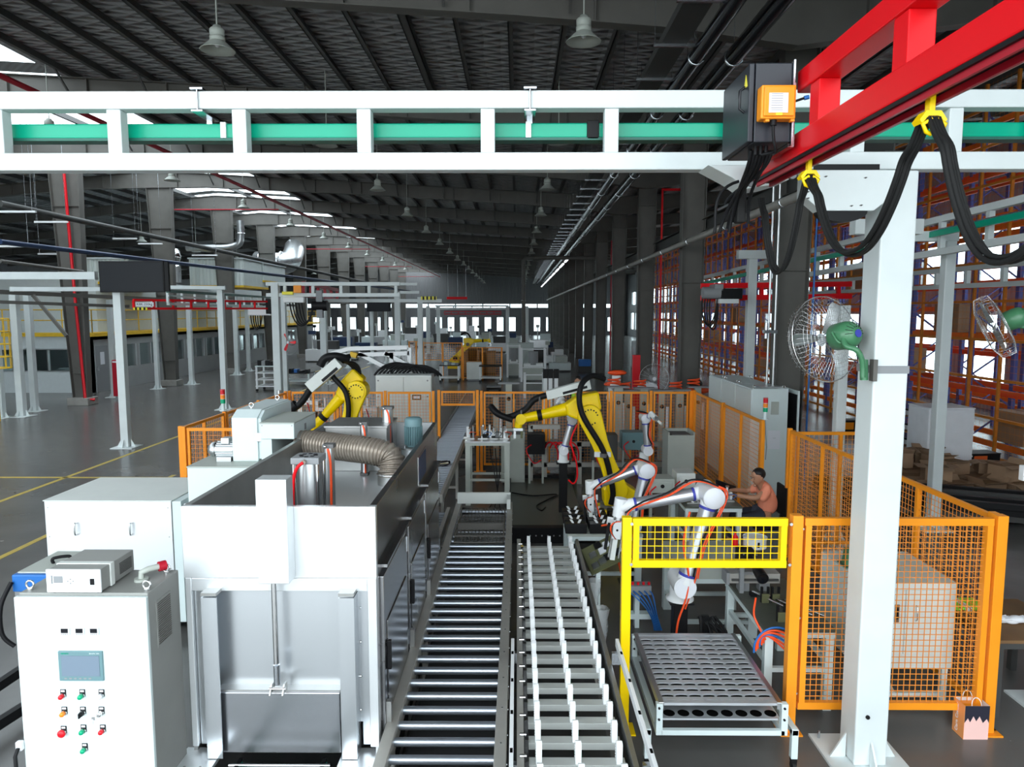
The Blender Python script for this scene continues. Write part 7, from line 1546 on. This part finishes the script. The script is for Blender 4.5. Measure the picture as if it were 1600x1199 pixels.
# ================================================================ CARTON PILE, FOAM BLOCK, STEEL BARS
r = random.Random(11)
spots = [(1400, 735, .45), (1428, 735, .5), (1455, 728, .45), (1410, 712, .4), (1445, 708, .5), (1475, 735, .4), (1500, 728, .4), (1425, 690, .5), (1402, 668, .5), (1530, 715, .5), (1560, 712, .45), (1585, 720, .4), (1540, 690, .4), (1460, 755, .42), (1430, 760, .45), (1580, 690, .45), (1395, 700, .4), (1510, 750, .45)]
adj = ['squashed', 'open-flapped', 'torn', 'dented', 'small', 'wide', 'half-open', 'closed', 'low', 'leaning', 'creased', 'crumpled', 'flattened', 'nearest', 'second nearest', 'farthest', 'tilted', 'lone']
where = ['at the fence side of the pile', 'in the middle of the pile', 'beside the foam block foot', 'behind the blue-printed box', 'under the loose paper', 'at the aisle end of the pile', 'next to the black steel bars', 'at the back of the pile', 'below the parts rack', 'beyond the foam block', 'under the black case', 'near the green plant litter', 'against the mesh screen', 'by the orange lids', 'close to the fence rail', 'at the rack foot', 'touching the white post', 'in front of the steel bars']
gr_ = [(7.5 + .62 * i + .2 * (j % 2), 13.0 + .62 * j, 0) for j in range(4) for i in range(4)]
top_ = [(7.9, 13.2), (8.55, 13.75), (9.2, 13.2), (7.8, 14.35), (8.5, 14.6), (7.7, 14.95), (8.45, 14.1), (9.3, 13.8)]
for k in range(24):
    p = Vector(gr_[k]) if k < 16 else Vector((top_[k - 16][0], top_[k - 16][1], .36)); s = r.uniform(.46, .62) if k < 16 else .45
    an = r.uniform(-.35, .35); h = .355 if k < 16 else s * r.uniform(.4, .7)
    t = thing('cardboard_box', '%s brown cardboard box %s' % ((adj + adj)[k], where[k] if k < 18 else 'on top of the heap, ' + where[k - 10]), 'box', (0, 0, 0), 'cardboard boxes heaped by the racking')
    B().box(-s * .5, s * .5, -s * .4, s * .4, 0, h).out('shell', 'carton', t)
    for (x0, x1, y0, y1, ax) in ((-s * .5, s * .5, -s * .4, -s * .4, 'f'), (-s * .5, s * .5, s * .4, s * .4, 'b'), (-s * .5, -s * .5, -s * .4, s * .4, 'l'), (s * .5, s * .5, -s * .4, s * .4, 'r')):
        g = r.uniform(-.6, 1.0); w_ = s * .28
        if ax in 'fb':
            sg = -1 if ax == 'f' else 1; v = [(x0, y0, h), (x1, y0, h), (x1, y0 + sg * w_ * math.cos(g), h + w_ * math.sin(g)), (x0, y0 + sg * w_ * math.cos(g), h + w_ * math.sin(g))]
        else:
            sg = -1 if ax == 'l' else 1; v = [(x0, y0, h), (x0, y1, h), (x0 + sg * w_ * math.cos(g), y1, h + w_ * math.sin(g)), (x0 + sg * w_ * math.cos(g), y0, h + w_ * math.sin(g))]
        B().add(v + [(q[0], q[1], q[2] - .006) for q in v], [(0, 1, 2, 3), (7, 6, 5, 4), (0, 4, 5, 1), (1, 5, 6, 2), (2, 6, 7, 3), (3, 7, 4, 0)]).out('flap', 'carton', t)
    B().box(-s * .4, s * .4, -s * .3, s * .3, h + .001, h + .004).out('inside', 'wood', t)
    t.location = p; t.rotation_euler = (0, 0, an)
def simple_box(nm, lb, cat, px, py, w_, d_, h_, m, m2, z=0., an=0.):
    p = FL(px, py, z); t = thing(nm, lb, cat, (0, 0, 0)); B().box(-w_ / 2, w_ / 2, -d_ / 2, d_ / 2, 0, h_).out('body', m, t, bevel=.01); B().box(-w_ / 2 - .008, w_ / 2 + .008, -d_ / 2 - .008, d_ / 2 + .008, h_, h_ + .02).out('lid', m, t, bevel=.004); B().box(-w_ * .3, w_ * .1, -d_ / 2 - .004, -d_ / 2, h_ * .15, h_ * .85).out('panel', m2, t); t.location = p; t.rotation_euler = (0, 0, an); return t
simple_box('printed_box', 'white box with blue printing among the brown cartons', 'box', 1430, 738, .42, .3, .42, 'paper', 'blue', 0, -.3)
simple_box('tool_case', 'flat black case lying beyond the foam block', 'case', 1526, 722, .75, .4, .2, 'black', 'orange_lid', .3, .1)
simple_box('plastic_crate', 'orange-red lidded crate beneath the nearest cartons', 'crate', 1440, 772, .6, .4, .22, 'orange_lid', 'orange_lid', 0, .1); simple_box('plastic_crate', 'second orange-red lidded crate by the steel bars', 'crate', 1482, 775, .65, .4, .2, 'orange_lid', 'orange_lid', 0, .0)
simple_box('yellow_crate', 'yellow topped black crate beyond the open cabinet door', 'crate', 1325, 672, .7, .4, .3, 'black', 'orange', 0, .0)
a = AT(1449, 700, 14.6); c = AT(1524, 640, 14.6); t = thing('foam_block', 'tall white foam-wrapped block standing among the cartons', 'block', ((a.x + c.x) / 2, 15, 0)); B().box(a.x, c.x, 14.6, 15.4, .03, c.z).out('block', 'foam', t, bevel=.02)
s_ = B()
for z in (.5, 1.0, 1.5): s_.box(a.x - .004, c.x + .004, 14.596, 15.404, z, z + .03)
s_.out('wrap_band', 'foam', t); B().box(a.x + .05, c.x - .05, 14.65, 15.35, 0, .03).out('pallet', 'wood', t)
t = thing('parts_shelf', 'dark shelf with rows of small white parts behind the cartons', 'shelf', AT(1420, 650, 17)); a = AT(1392, 690, 16.6); c = AT(1445, 650, 16.6)
for z in (.35, .7, 1.05): B().box(a.x, c.x, 16.6, 17.1, z, z + .03).out('shelf_board', 'wood', t)
for xx in (a.x + .02, c.x - .02):
    for yy in (16.62, 17.08): B().box(xx - .02, xx + .02, yy - .02, yy + .02, 0, 1.15).out('upright', 'struct_dark', t)
k = 0
for z in (.38, .73, 1.08):
    for i in range(6):
        x = a.x + .08 + (c.x - a.x - .16) * i / 5; q = thing('small_part', 'small white part with black cap, %s on the %s of the dark shelf' % (['first', 'second', 'third', 'fourth', 'fifth', 'last'][i], {.38: 'bottom board', .73: 'middle board', 1.08: 'top board'}[z]), 'part', (x, 16.75, z), 'white parts on the dark shelf')
        B().box(x - .045, x + .045, 16.68, 16.82, z, z + .1).out('part', 'white_bright', q, bevel=.005); B().box(x - .03, x + .03, 16.7, 16.8, z + .1, z + .14).out('cap', 'black', q)
base = [FL(1500, 775), FL(1620, 800)]
for k in range(12):
    row, col = divmod(k, 4); t = thing('steel_bar', 'long black steel bar, %s layer, %s in the stack beyond the fence corner' % (['bottom', 'middle', 'top'][row], ['far side', 'second', 'third', 'fence side'][col]), 'steel bar', (0, 0, 0), 'stacked black steel bars')
    B().box(-2.2, 2.2, -.06, .06, 0, .1).out('bar', 'black' if k % 3 else 'struct_dark', t, bevel=.006); B().box(2.195, 2.203, -.045, .045, .015, .085).out('bar_end', 'dark_hole', t)
    t.location = (7.75 + .25 * col * .3, 12.8 - .42 * col - .1 * row, .06 + .12 * row); t.rotation_euler = (0, 0, R(-22))
for k in range(2): tag(B().box(-.9, .9, -.05, .05, 0, .058).out('timber_bearer', 'wood'), ['wooden bearer under the outer ends of the black steel bars', 'wooden bearer under the inner ends of the black steel bars'][k], 'timber'); o = bpy.data.objects[('timber_bearer', 'timber_bearer.001')[k]]; o.location = ((6.6, 9.0)[k], (12.6, 11.7)[k], 0); o.rotation_euler = (0, 0, R(70))
# side table with gloves
a = AT(1571, 1010, 5.75)
table('narrow side table at the picture edge outside the orange corner post', a.x, a.x + .8, 5.85, 6.75, a.z, 'struct_dark', 'wood', shelf=0)
t = thing('work_gloves', 'heap of white work gloves on the narrow side table', 'gloves', (a.x + .2, 6.2, a.z)); b = B()
for k in range(7): q = Vector((a.x + .1 + random.uniform(0, .3), 6.1 + random.uniform(0, .3), a.z + .03 + .02 * (k % 3))); b = B(); b.ball(q, .06, 10, (1.2, .8, .5)); [b.tube([q + Vector((.03, -.03 + .02 * j, 0)), q + Vector((.09, -.04 + .025 * j, .01))], .011, 6) for j in range(4)]; b.out('glove', 'foam', t)
t = thing('safety_vest', 'folded lime and silver safety vest lying behind the corner post', 'vest', (a.x + .1, 6.6, a.z)); p = AT(1540, 945, 6.6); px0 = Vector((a.x + .02, 6.5, a.z)); B().box(px0.x, px0.x + .3, 6.45, 6.7, a.z + .002, a.z + .035).out('fabric', 'lime', t, bevel=.012); B().box(px0.x + .08, px0.x + .14, 6.446, 6.704, a.z + .002, a.z + .038).out('reflective_band', 'white_bright', t)
# ================================================================ OPEN FLOOR SIDE : posts, gantries, television
def fpix(px, py): p = FL(px, py); return p.x, p.y
P_ = [(198, 699, 4.05, .2, 'bright white post under the wide television'), (352, 640, 4.3, .2, 'white post in front of the third tapered column, beside the rear fence'), (35, 651, 4.2, .22, 'pale post beside the yellow caged ladder'), (3, 653, 4.2, .2, 'pale post at the picture edge beyond the ladder'), (55, 643, 4.2, .2, 'pale post just behind the ladder cage'), (179, 621, 4.0, .18, 'slim post between the red fire cabinet and the television post'), (247, 608, 4.0, .18, 'slim post in front of the corridor windows'), (300, 601, 4.0, .2, 'post beside the second tapered column'), (371, 586, 3.9, .22, 'post under the end of the red crane'), (389, 580, 3.9, .2, 'thin post right of the crane end'), (437, 652, 4.45, .24, 'thick white post at the corner of the truss gantry, carrying a red-bladed fan'), (447, 618, 4.3, .22, 'second white post close behind the truss gantry corner'), (508, 600, 4.4, .3, 'wide white post behind the lifting frame'), (623, 602, 4.45, .26, 'tall white post rising over the lifting frame and beige cabinet'), (658, 606, 4.2, .22, 'white post with a black and yellow striped arm'), (546, 575, 4.0, .2, 'distant white post left of the small television'), (582, 568, 4.0, .22, 'distant post under the small television'), (604, 568, 4.0, .18, 'distant post beside the small television')]
for (px, py, h, w_, lb) in P_: x, y = fpix(px, py); post(x, y, h, lb, w_, sp=w_ * 1.4)
x, y = fpix(198, 699)
def tv(lb, p0, p1, Y, yaw=0.):
    a = AT(p0[0], p1[1], Y); c = AT(p1[0], p0[1], Y); t = thing('television', lb, 'television', ((a.x + c.x) / 2, Y, a.z))
    B().box(a.x, c.x, Y, Y + .06, a.z, c.z).out('housing', 'black', t, bevel=.01); B().box(a.x + .03, c.x - .03, Y - .006, Y, a.z + .03, c.z - .03).out('screen', 'tv_screen', t); B().box((a.x + c.x) / 2 - .15, (a.x + c.x) / 2 + .15, Y + .06, Y + .3, a.z + .1, (a.z + c.z) / 2).out('wall_bracket', 'grey_mid', t)
    B().box(c.x, c.x + .1, Y + .02, Y + .1, a.z + .02, c.z - .02).out('side_speaker', 'black', t); return t
tv('wide dark television screen mounted on the bright white post', (156, 408), (255, 457), y - .42); x2, y2 = fpix(582, 568); tv('small dark television in the distance in front of the lifting frame', (573, 469), (608, 487), y2 - .4)
def bpx(lb, A_, C_, Y, Y2, w_, h_, m='white_paint', nm='gantry_beam', cat='beam', caps=None):
    a = AT(A_[0], A_[1], Y); c = AT(C_[0], C_[1], Y2); t = thing(nm, lb, cat, a); B().bar(a, c, w_, h_).out('beam', m, t)
    d = (c - a).normalized()
    for p in (a, c): B().bar(p - d * .01, p + d * .01, w_ * 1.25, h_ * 1.15).out('end_plate', m, t)
    if caps: B().bar(c - d * .35, c - d * .02, w_ * 1.04, h_ * 1.04).out('striped_end', 'label_yellow', t); [B().bar(c - d * (.33 - .1 * k), c - d * (.28 - .1 * k), w_ * 1.06, h_ * 1.06).out('black_stripe', 'black', t) for k in range(3)]
    return t
bpx('upper white beam running out of view above the yellow ladder', (-30, 431), (150, 431), 19.5, 19.5, .14, .2)
bpx('lower white beam ending at the television', (18, 452), (160, 452), 22.5, 22.5, .14, .13)
bpx('white beam leaving behind the television towards the third post', (262, 449), (352, 450), 25, 25.3, .14, .12)
bpx('dark grey monorail sloping past the television', (-30, 455), (470, 478), 22, 46, .12, .14, 'struct_grey', 'monorail', 'rail'); bpx('second dark grey monorail below the sloping one', (-30, 471), (200, 479), 21, 26, .10, .10, 'struct_grey', 'monorail', 'rail')
bpx('dark green conductor rail beyond the television', (262, 455), (440, 466), 24, 40, .08, .10, 'dark_green', 'conductor_rail', 'rail'); bpx('slender white rail behind the television at beam height', (262, 462), (420, 474), 25, 42, .08, .05, 'white_paint', 'guide_rail', 'rail')
longbeam(AT(262, 463, 26), AT(432, 473, 44), .55, .10, 12, 'white ladder-like gantry beam receding behind the television', False)
bpx('diagonal grey brace behind the ladder cage', (52, 462), (104, 525), 24, 24, .08, .1, 'struct_grey', 'diagonal_brace', 'brace')
# red crane on the open floor side
a, c = AT(209, 477, 25), AT(420, 478, 31)
t = thing('crane_beam', 'long red truss crane bridge over the open floor beside the television', 'crane', a)
for dz in (.18, -.12): B().bar(a + Vector((0, 0, dz)), c + Vector((0, 0, dz)), .09, .08).out('chord', 'red', t)
for k in range(9): p = a.lerp(c, k / 8); B().bar(p + Vector((0, 0, -.1)), p + Vector((0, 0, .16)), .07, .07).out('upright', 'red', t)
B().box(a.x + .12, a.x + .75, a.y - .1, a.y - .06, a.z - .05, a.z + .10).out('name_board', 'paper', t); text('KBK 250kg', .12, (a.x + .43, a.y - .105, a.z + .03), (R(90), 0, 0), 'black', t); B().box(a.x + .02, a.x + .5, a.y - .08, a.y - .04, a.z - .17, a.z - .08).out('striped_end', 'label_yellow', t)
for k in range(3): B().box(a.x + .08 + .15 * k, a.x + .15 + .15 * k, a.y - .085, a.y - .08, a.z - .17, a.z - .08).out('black_stripe', 'black', t)
t = thing('crane_hoist', 'white hoist carriage hanging at the end of the long red crane bridge', 'hoist', c); B().box(c.x - .9, c.x + .1, c.y - .1, c.y + .1, c.z - .42, c.z - .15).out('carriage', 'white_bright', t, bevel=.03); B().box(c.x - .1, c.x + .3, c.y - .12, c.y + .12, c.z - .35, c.z + .3).out('gearbox', 'black', t, bevel=.02)
for k in range(5): B().tube(bez((c.x - .8 + .1 * k, c.y, c.z - .4), (c.x - .8 + .1 * k, c.y, c.z - 1.2), (c.x - .4, c.y, c.z - 1.3 + .1 * k), (c.x - .3, c.y, c.z - .4)), .025, 6).out('cable', 'black', t)
# truss gantry in the middle distance
xa, ya = fpix(437, 652); zt_ = AT(500, 441, ya).z; zb_ = AT(500, 464, ya).z; xb = AT(625, 450, ya).x
t = truss('gantry_beam', 'white truss gantry in the middle distance joining the fan post to the tall white post', (xa - .3, ya, 0), (xb, ya, 0), zb_, zt_, .12, [.14, .35, .56, .77, .97], cat='beam')
B().bar(AT(500, 470, ya + 3), AT(690, 470, ya + 3), .1, .12).out('lower_beam', 'white_paint', t); B().bar(AT(625, 444, ya + 3), AT(652, 444, ya + 3), .1, .1).out('stub_beam', 'white_paint', t); B().bar(AT(625, 457, ya + 3), AT(655, 457, ya + 3), .1, .1).out('stub_beam', 'white_paint', t)
p, q = AT(658, 466, ya + 2.9), AT(682, 466, ya + 2.9); s_ = B().bar(p, q, .12, .12).out('striped_end', 'label_yellow', t); [B().bar(p.lerp(q, .1 + .25 * k), p.lerp(q, .22 + .25 * k), .125, .125).out('black_stripe', 'black', s_) for k in range(4)]
a, c = AT(474, 453, ya + .6), AT(527, 462, ya + 5)
t = thing('crane_beam', 'short dark red crane bridge receding behind the truss gantry with an orange box', 'crane', a)
for dz in (.22, -.18): B().bar(a + Vector((0, 0, dz)), c + Vector((0, 0, dz)), .12, .12).out('chord', 'red_pipe', t)
for k in range(6): p = a.lerp(c, k / 5); B().bar(p + Vector((0, 0, -.15)), p + Vector((0, 0, .2)), .1, .1).out('upright', 'red_pipe', t)
p = AT(465, 452, ya - .2); B().box(p.x - .12, p.x + .12, p.y - .05, p.y + .05, p.z - .12, p.z + .12).out('receiver_box', 'orange', t); B().box(p.x - .5, p.x - .15, p.y - .05, p.y + .05, p.z - .18, p.z - .08).out('striped_end', 'label_yellow', t)
t = thing('crane_hoist', 'dark hoist with trailing black cables under the truss gantry', 'hoist', AT(500, 480, ya)); p = AT(500, 478, ya); B().cyl((p.x - .25, ya, p.z), (p.x + .25, ya, p.z), .17, n=14).out('motor', 'black', t); B().box(p.x - .1, p.x + .1, ya - .1, ya + .1, p.z - .4, p.z + .5).out('hanger', 'grey_mid', t)
B().box(p.x - 1.2, p.x - .5, ya - .1, ya + .1, p.z + .1, p.z + .3).out('carriage', 'white_bright', t, bevel=.03)
for k in range(5): B().tube(bez((p.x - 1.0 + .1 * k, ya, p.z + .1), (p.x - .9 + .1 * k, ya, p.z - .9), (p.x - .4, ya, p.z - .9 + .1 * k), (p.x - .2, ya, p.z)), .022, 6).out('cable', 'black', t)
f4 = thing('wall_fan', 'clear caged fan with red blades on the truss gantry corner post', 'fan', (0, 0, 0)); fan(f4, 'grey_mid', 'red', 'alu', rad=.40, wires=24); f4.location = AT(451, 535, ya - .4); f4.rotation_euler = (0, 0, R(-25)); B().cyl((0, .2, 0), (-.25, .35, 0), .03, n=8).out('arm', 'grey_mid', f4)
# rack trolley and carts on the floor
def cart(lb, px0, px1, pyt, pyb, m='white_bright', top='black', levels=2, dep=.8, load=None):
    a = FL(px0, pyb); Y = a.y; c = AT(px1, pyt, Y); t = thing('parts_cart', lb, 'cart', ((a.x + c.x) / 2, Y, 0)); zt2 = c.z
    for xx in (a.x, c.x):
        for yy in (Y, Y + dep): B().box(xx - .035, xx + .035, yy - .035, yy + .035, .12, zt2).out('leg', m, t); B().cyl((xx, yy - .02, .06), (xx, yy + .02, .06), .06, n=10).out('caster_wheel', 'black', t)
    for k in range(levels): z = .25 + (zt2 - .25) * k / max(1, levels - 1); B().box(a.x - .05, c.x + .05, Y - .05, Y + dep + .05, z - .04, z).out('shelf', m if k < levels - 1 else top, t)
    if load:
        for i in range(5): x = a.x + (c.x - a.x) * (i + .5) / 5; B().box(x - .08, x + .08, Y + .1, Y + .5, zt2, zt2 + random.uniform(.08, .25)).out('load', random.choice(load), t)
    return t
cart('white shelf trolley with dark trays beside the truss gantry post', 402, 432, 572, 612, 'white_bright', 'cab_white', 4, .9, ['black', 'grey_mid']); cart('flat white cart carrying a blue bin behind the fan post', 440, 482, 583, 603, 'cab_white', 'black', 1 + 1, .9, ['blue', 'black', 'blue']); cart('cart with black top and red base before the far orange cell', 688, 716, 571, 598, 'white_bright', 'black', 2, .9, ['cab_white', 'grey_mid']); cart('cart with black top in front of the far beige cabinet', 750, 782, 572, 598, 'white_bright', 'black', 2, .9); cart('low grey cart on the floor behind the back fence gate', 762, 781, 608, 613, 'grey_mid', 'black', 2, .5)
# assembly stations beyond the cell
for k, (px0, px1, pyt, pyb) in enumerate(((815, 852, 545, 597), (820, 850, 585, 622), (793, 812, 540, 590))):
    a = FL(px0, pyb); Y = a.y; c = AT(px1, pyt, Y); t = thing('assembly_station', ['white framed assembly station in the aisle with coiled hoses on top', 'short white railing stand in front of the assembly station', 'narrow white station beside the far orange cell'][k], 'machine', ((a.x + c.x) / 2, Y, 0))
    for xx in (a.x, c.x):
        for yy in (Y, Y + .9): B().box(xx - .05, xx + .05, yy - .05, yy + .05, 0, c.z).out('leg', 'white_bright', t)
    for z in ((c.z * .45, c.z) if k != 1 else (c.z * .3, c.z * .65, c.z)): B().box(a.x, c.x, Y - .03, Y + .03, z - .05, z).out('rail', 'white_bright', t)
    if k != 1: B().box(a.x + .05, c.x - .05, Y + .05, Y + .85, .1, c.z * .45).out('cabinet', 'cab_grey', t); B().cyl(((a.x + c.x) / 2, Y + .4, c.z * .5), ((a.x + c.x) / 2, Y + .4, c.z * .9), .25, n=14).out('turret', 'grey_mid', t); B().box(a.x + .1, c.x - .1, Y + .2, Y + .7, c.z * .45, c.z * .55).out('fixture', 'white_bright', t)
for k, px in enumerate((852, 860, 869)):
    p = AT(px, 608, 19.5); z1 = AT(px, 577, 19.5).z; t = thing('lift_cylinder', 'white upright cylinder with black head, %s of the three behind the yellow robot' % ['first', 'second', 'third'][k], 'cylinder', (p.x, 19.5, 0), 'three lift cylinders'); B().box(p.x - .05, p.x + .05, 19.45, 19.55, 0, z1 - .25).out('column', 'white_bright', t, bevel=.006); B().box(p.x - .07, p.x + .07, 19.43, 19.57, z1 - .25, z1).out('head', 'black', t, bevel=.01)
# far orange cell
yy = 37.0
def far_panel(lb, px0, px1, Y, z0, z1):
    t = thing('safety_fence', lb, 'fence', AT(px0, 590, Y)); a, c = AT(px0, 590, Y), AT(px1, 590, Y)
    n = max(2, int((c.x - a.x) / .9))
    for i in range(n + 1): x = a.x + (c.x - a.x) * i / n; B().box(x - .04, x + .04, Y - .04, Y + .04, 0, z1).out('post', 'orange', t)
    for z in (z0, z1): B().box(a.x, c.x, Y - .02, Y + .02, z - .04, z).out('rail', 'orange', t)
    b = B(); k = int((c.x - a.x) / .12)
    for i in range(k): x = a.x + .12 * i; b.box(x - .005, x + .005, Y - .005, Y + .005, z0, z1)
    for i in range(int((z1 - z0) / .12)): z = z0 + .12 * i; b.box(a.x, c.x, Y - .005, Y + .005, z - .005, z + .005)
    b.out('wire_mesh', 'orange_wire', t, kind='stuff')
far_panel('orange fence of the far robot cell, section before the yellow robot', 662, 722, 37.5, 1.0, 1.9); far_panel('orange fence of the far robot cell, section before the brown crates', 724, 784, 36.5, .15, 1.7)
far_panel('orange fence piece farther down the hall', 640, 662, 44, .15, 1.7)
a = FL(728, 597); c = AT(752, 568, a.y); t = thing('beige_cabinet', 'beige cabinet standing inside the far orange cell', 'cabinet', ((a.x + c.x) / 2, a.y + .8, 0)); B().box(a.x, c.x, a.y + .5, a.y + 1.2, .08, c.z).out('body', 'lathe_white', t, bevel=.01); B().box(a.x + .05, c.x - .05, a.y + .55, a.y + 1.1, 0, .08).out('plinth', 'grey_mid', t); B().box(a.x + .03, c.x - .03, a.y + .48, a.y + .5, .12, c.z - .05).out('door', 'lathe_white', t)
for k, (px, py, s) in enumerate(((728, 546, 1.2), (745, 548, 1.1), (760, 552, .9))):
    p = AT(px, py, 39); t = thing('wooden_crate', ['brown crate behind the far robot', 'second brown crate behind the far fence', 'smaller brown crate at the end of the far cell'][k], 'crate', (p.x, 40, 0)); B().box(p.x - s / 2, p.x + s / 2, 39.6, 40.6, .12, p.z).out('body', 'carton', t, bevel=.01); B().box(p.x - s / 2 - .02, p.x + s / 2 + .02, 39.58, 40.62, p.z, p.z + .05).out('lid', 'wood', t); B().box(p.x - s / 2, p.x + s / 2, 39.6, 40.6, 0, .12).out('pallet', 'wood', t)
p = AT(818, 555, 42); t = thing('grey_cabinet', 'grey-green cabinet in the far aisle beside the white glare', 'cabinet', (p.x, 42, 0)); B().box(p.x - .9, p.x + .6, 42, 43, .08, p.z + .7).out('body', 'tank_white', t, bevel=.01); B().box(p.x - .85, p.x + .55, 42.05, 42.95, 0, .08).out('plinth', 'grey_mid', t); B().box(p.x - .85, p.x - .15, 41.97, 42, .15, p.z + .6).out('door', 'tank_white', t); B().box(p.x - .12, p.x + .55, 41.97, 42, .15, p.z + .6).out('door', 'tank_white', t)
# distant gantry portal with pale red truss
t = truss('gantry_beam', 'far white portal beam spanning the aisle below the clerestory windows', (AT(680, 480, 60).x, 60, 0), (AT(795, 480, 60).x, 60, 0), AT(700, 484, 60).z, AT(700, 477, 60).z, .14, [.25, .5, .75])
for px in (669, 685, 793, 823): p = AT(px, 520, 60); post(p.x, 60, 4.0, {669: 'far white portal post nearest the striped arm', 685: 'second far white portal post', 793: 'third far white portal post', 823: 'far portal post nearest the dark column row'}[px], .3)
t = truss('crane_beam', 'faint dark red truss crane hung inside the far portal', (AT(694, 489, 58).x, 58, 0), (AT(783, 489, 58).x, 58, 0), AT(700, 492, 58).z, AT(700, 486, 58).z, .1, [i / 8 for i in range(9)], m='red_pipe', cat='crane')
for px in (700, 715, 728): q = AT(px, 464, 85); tag(B().cyl((q.x, 85.05, q.z), (q.x, 85.05, roof_z(q.x) + .2), .02, n=4).out('banner_wire', 'zinc'), '%s thin wire holding the red banner strip' % {700: 'first', 715: 'middle', 728: 'last'}[px], 'wire')
o = B().box(AT(698, 466, 85).x, AT(730, 466, 85).x, 85, 85.1, AT(700, 468, 85).z, AT(700, 464, 85).z).out('red_banner', 'red'); tag(o, 'bright red banner strip under the far roof', 'banner')
t = thing('hall_pipe', 'grey square pipe frame turning down into the far aisle', 'pipe', AT(820, 404, 45)); B().tube([AT(818, 540, 45), AT(818, 408, 45), AT(822, 403, 45), AT(960, 403, 45)], .13, 10).out('pipe', 'struct_grey', t); B().torus(AT(818, 470, 45), .15, .02, 'z', 12, 6).out('joint', 'zinc', t)
# distant machinery silhouettes along the hall
r = random.Random(21)
ms = ['white_bright', 'cab_grey', 'struct_dark', 'deep_blue', 'alu', 'cab_white']
sz_ = ['first', 'second', 'third', 'fourth', 'fifth', 'sixth', 'seventh', 'eighth', 'ninth', 'tenth', 'eleventh', 'twelfth', 'thirteenth', 'fourteenth', 'fifteenth', 'sixteenth', 'seventeenth', 'eighteenth', 'nineteenth', 'twentieth']
nm = ['low white machine', 'grey machine', 'dark machine', 'dark blue machine', 'silver machine', 'pale machine']
spots = [(500, 66, 1.6), (525, 60, 1.4), (548, 72, 1.8), (572, 64, 1.3), (596, 75, 1.6), (618, 68, 1.4), (640, 80, 1.8), (662, 72, 1.5), (690, 85, 1.6), (712, 78, 1.3), (736, 90, 1.8), (758, 70, 1.5), (778, 62, 1.4), (800, 76, 1.3), (838, 52, 1.5), (850, 60, 1.7), (868, 48, 1.0), (875, 42, .9), (508, 50, 1.5), (535, 52, 1.7)]
for k, (px, Y, h) in enumerate(spots):
    p = AT(px, 520, Y); w_ = r.uniform(.6, 1.3); i = k % 6; t = thing('machine', '%s of the far hall, %s from the nearest, %s' % (nm[i], sz_[k], ['near the tapered columns', 'below the small television', 'before the bright windows', 'beside the dark column row'][min(3, max(0, (px - 440) // 110))]), 'machine', (p.x, Y, 0), 'distant machines'); 
    B().box(p.x - w_, p.x + w_, Y - .5, Y + .5, .1, h * .6).out('base', ms[i], t, bevel=.02); B().box(p.x - w_ * .9, p.x + w_ * .9, Y - .45, Y + .45, 0, .1).out('plinth', 'struct_dark', t); B().box(p.x - w_ * .4, p.x + w_ * .7, Y - .3, Y + .4, h * .6, h).out('head', ms[(i + 2) % 6], t, bevel=.02)
    B().cyl((p.x - w_ * .7, Y, h * .6), (p.x - w_ * .7, Y, h * 1.3), .05, n=8).out('mast', 'white_bright', t); B().box(p.x - w_ * .9, p.x - w_ * .5, Y - .1, Y + .1, h * 1.3, h * 1.3 + .25).out('mast_box', ms[(i + 3) % 6], t)
t = thing('blue_bin', 'blue bin on a small stand at the foot of the far dark columns', 'bin', FL(914, 580)); p = FL(914, 582); B().box(p.x - .35, p.x + .35, p.y, p.y + .5, .35, .75).out('bin', 'blue', t, bevel=.02); B().box(p.x - .4, p.x + .4, p.y - .02, p.y + .55, .0, .35).out('stand', 'struct_dark', t)
p = FL(975, 575); t = thing('standing_sign', 'white control box on a stand among the dark columns', 'equipment', p); B().box(p.x + .5, p.x + 1.1, p.y, p.y + .4, .1, 1.7).out('body', 'cab_white', t, bevel=.01); B().box(p.x + .5, p.x + 1.1, p.y, p.y + .4, 0, .1).out('plinth', 'grey_mid', t)
# dark guide rails by the viewer's control cabinet
for k in range(2):
    a = FL(0, 1070 + 60 * k, .3); t = thing('chain_track', ['black chain track on the floor beside the control cabinet, upper one', 'black chain track beside the control cabinet, lower one'][k], 'track', (a.x, a.y, 0)); c = FL(60, 1030 + 62 * k, .3); d = (c - a); B().bar(a - d, c + d * .4, .06, .08).out('profile', 'black', t)
    s0 = B().cyl(a + Vector((0, -.035, 0)), a + Vector((0, -.03, 0)), .008, n=6).out('rivet', 'chrome', t); [inst(s0, d * (i / 6)) for i in range(1, 7)]
    for u in (-.5, .9): q = a + d * u; B().box(q.x - .02, q.x + .02, q.y - .02, q.y + .02, 0, .27).out('leg', 'struct_dark', t)
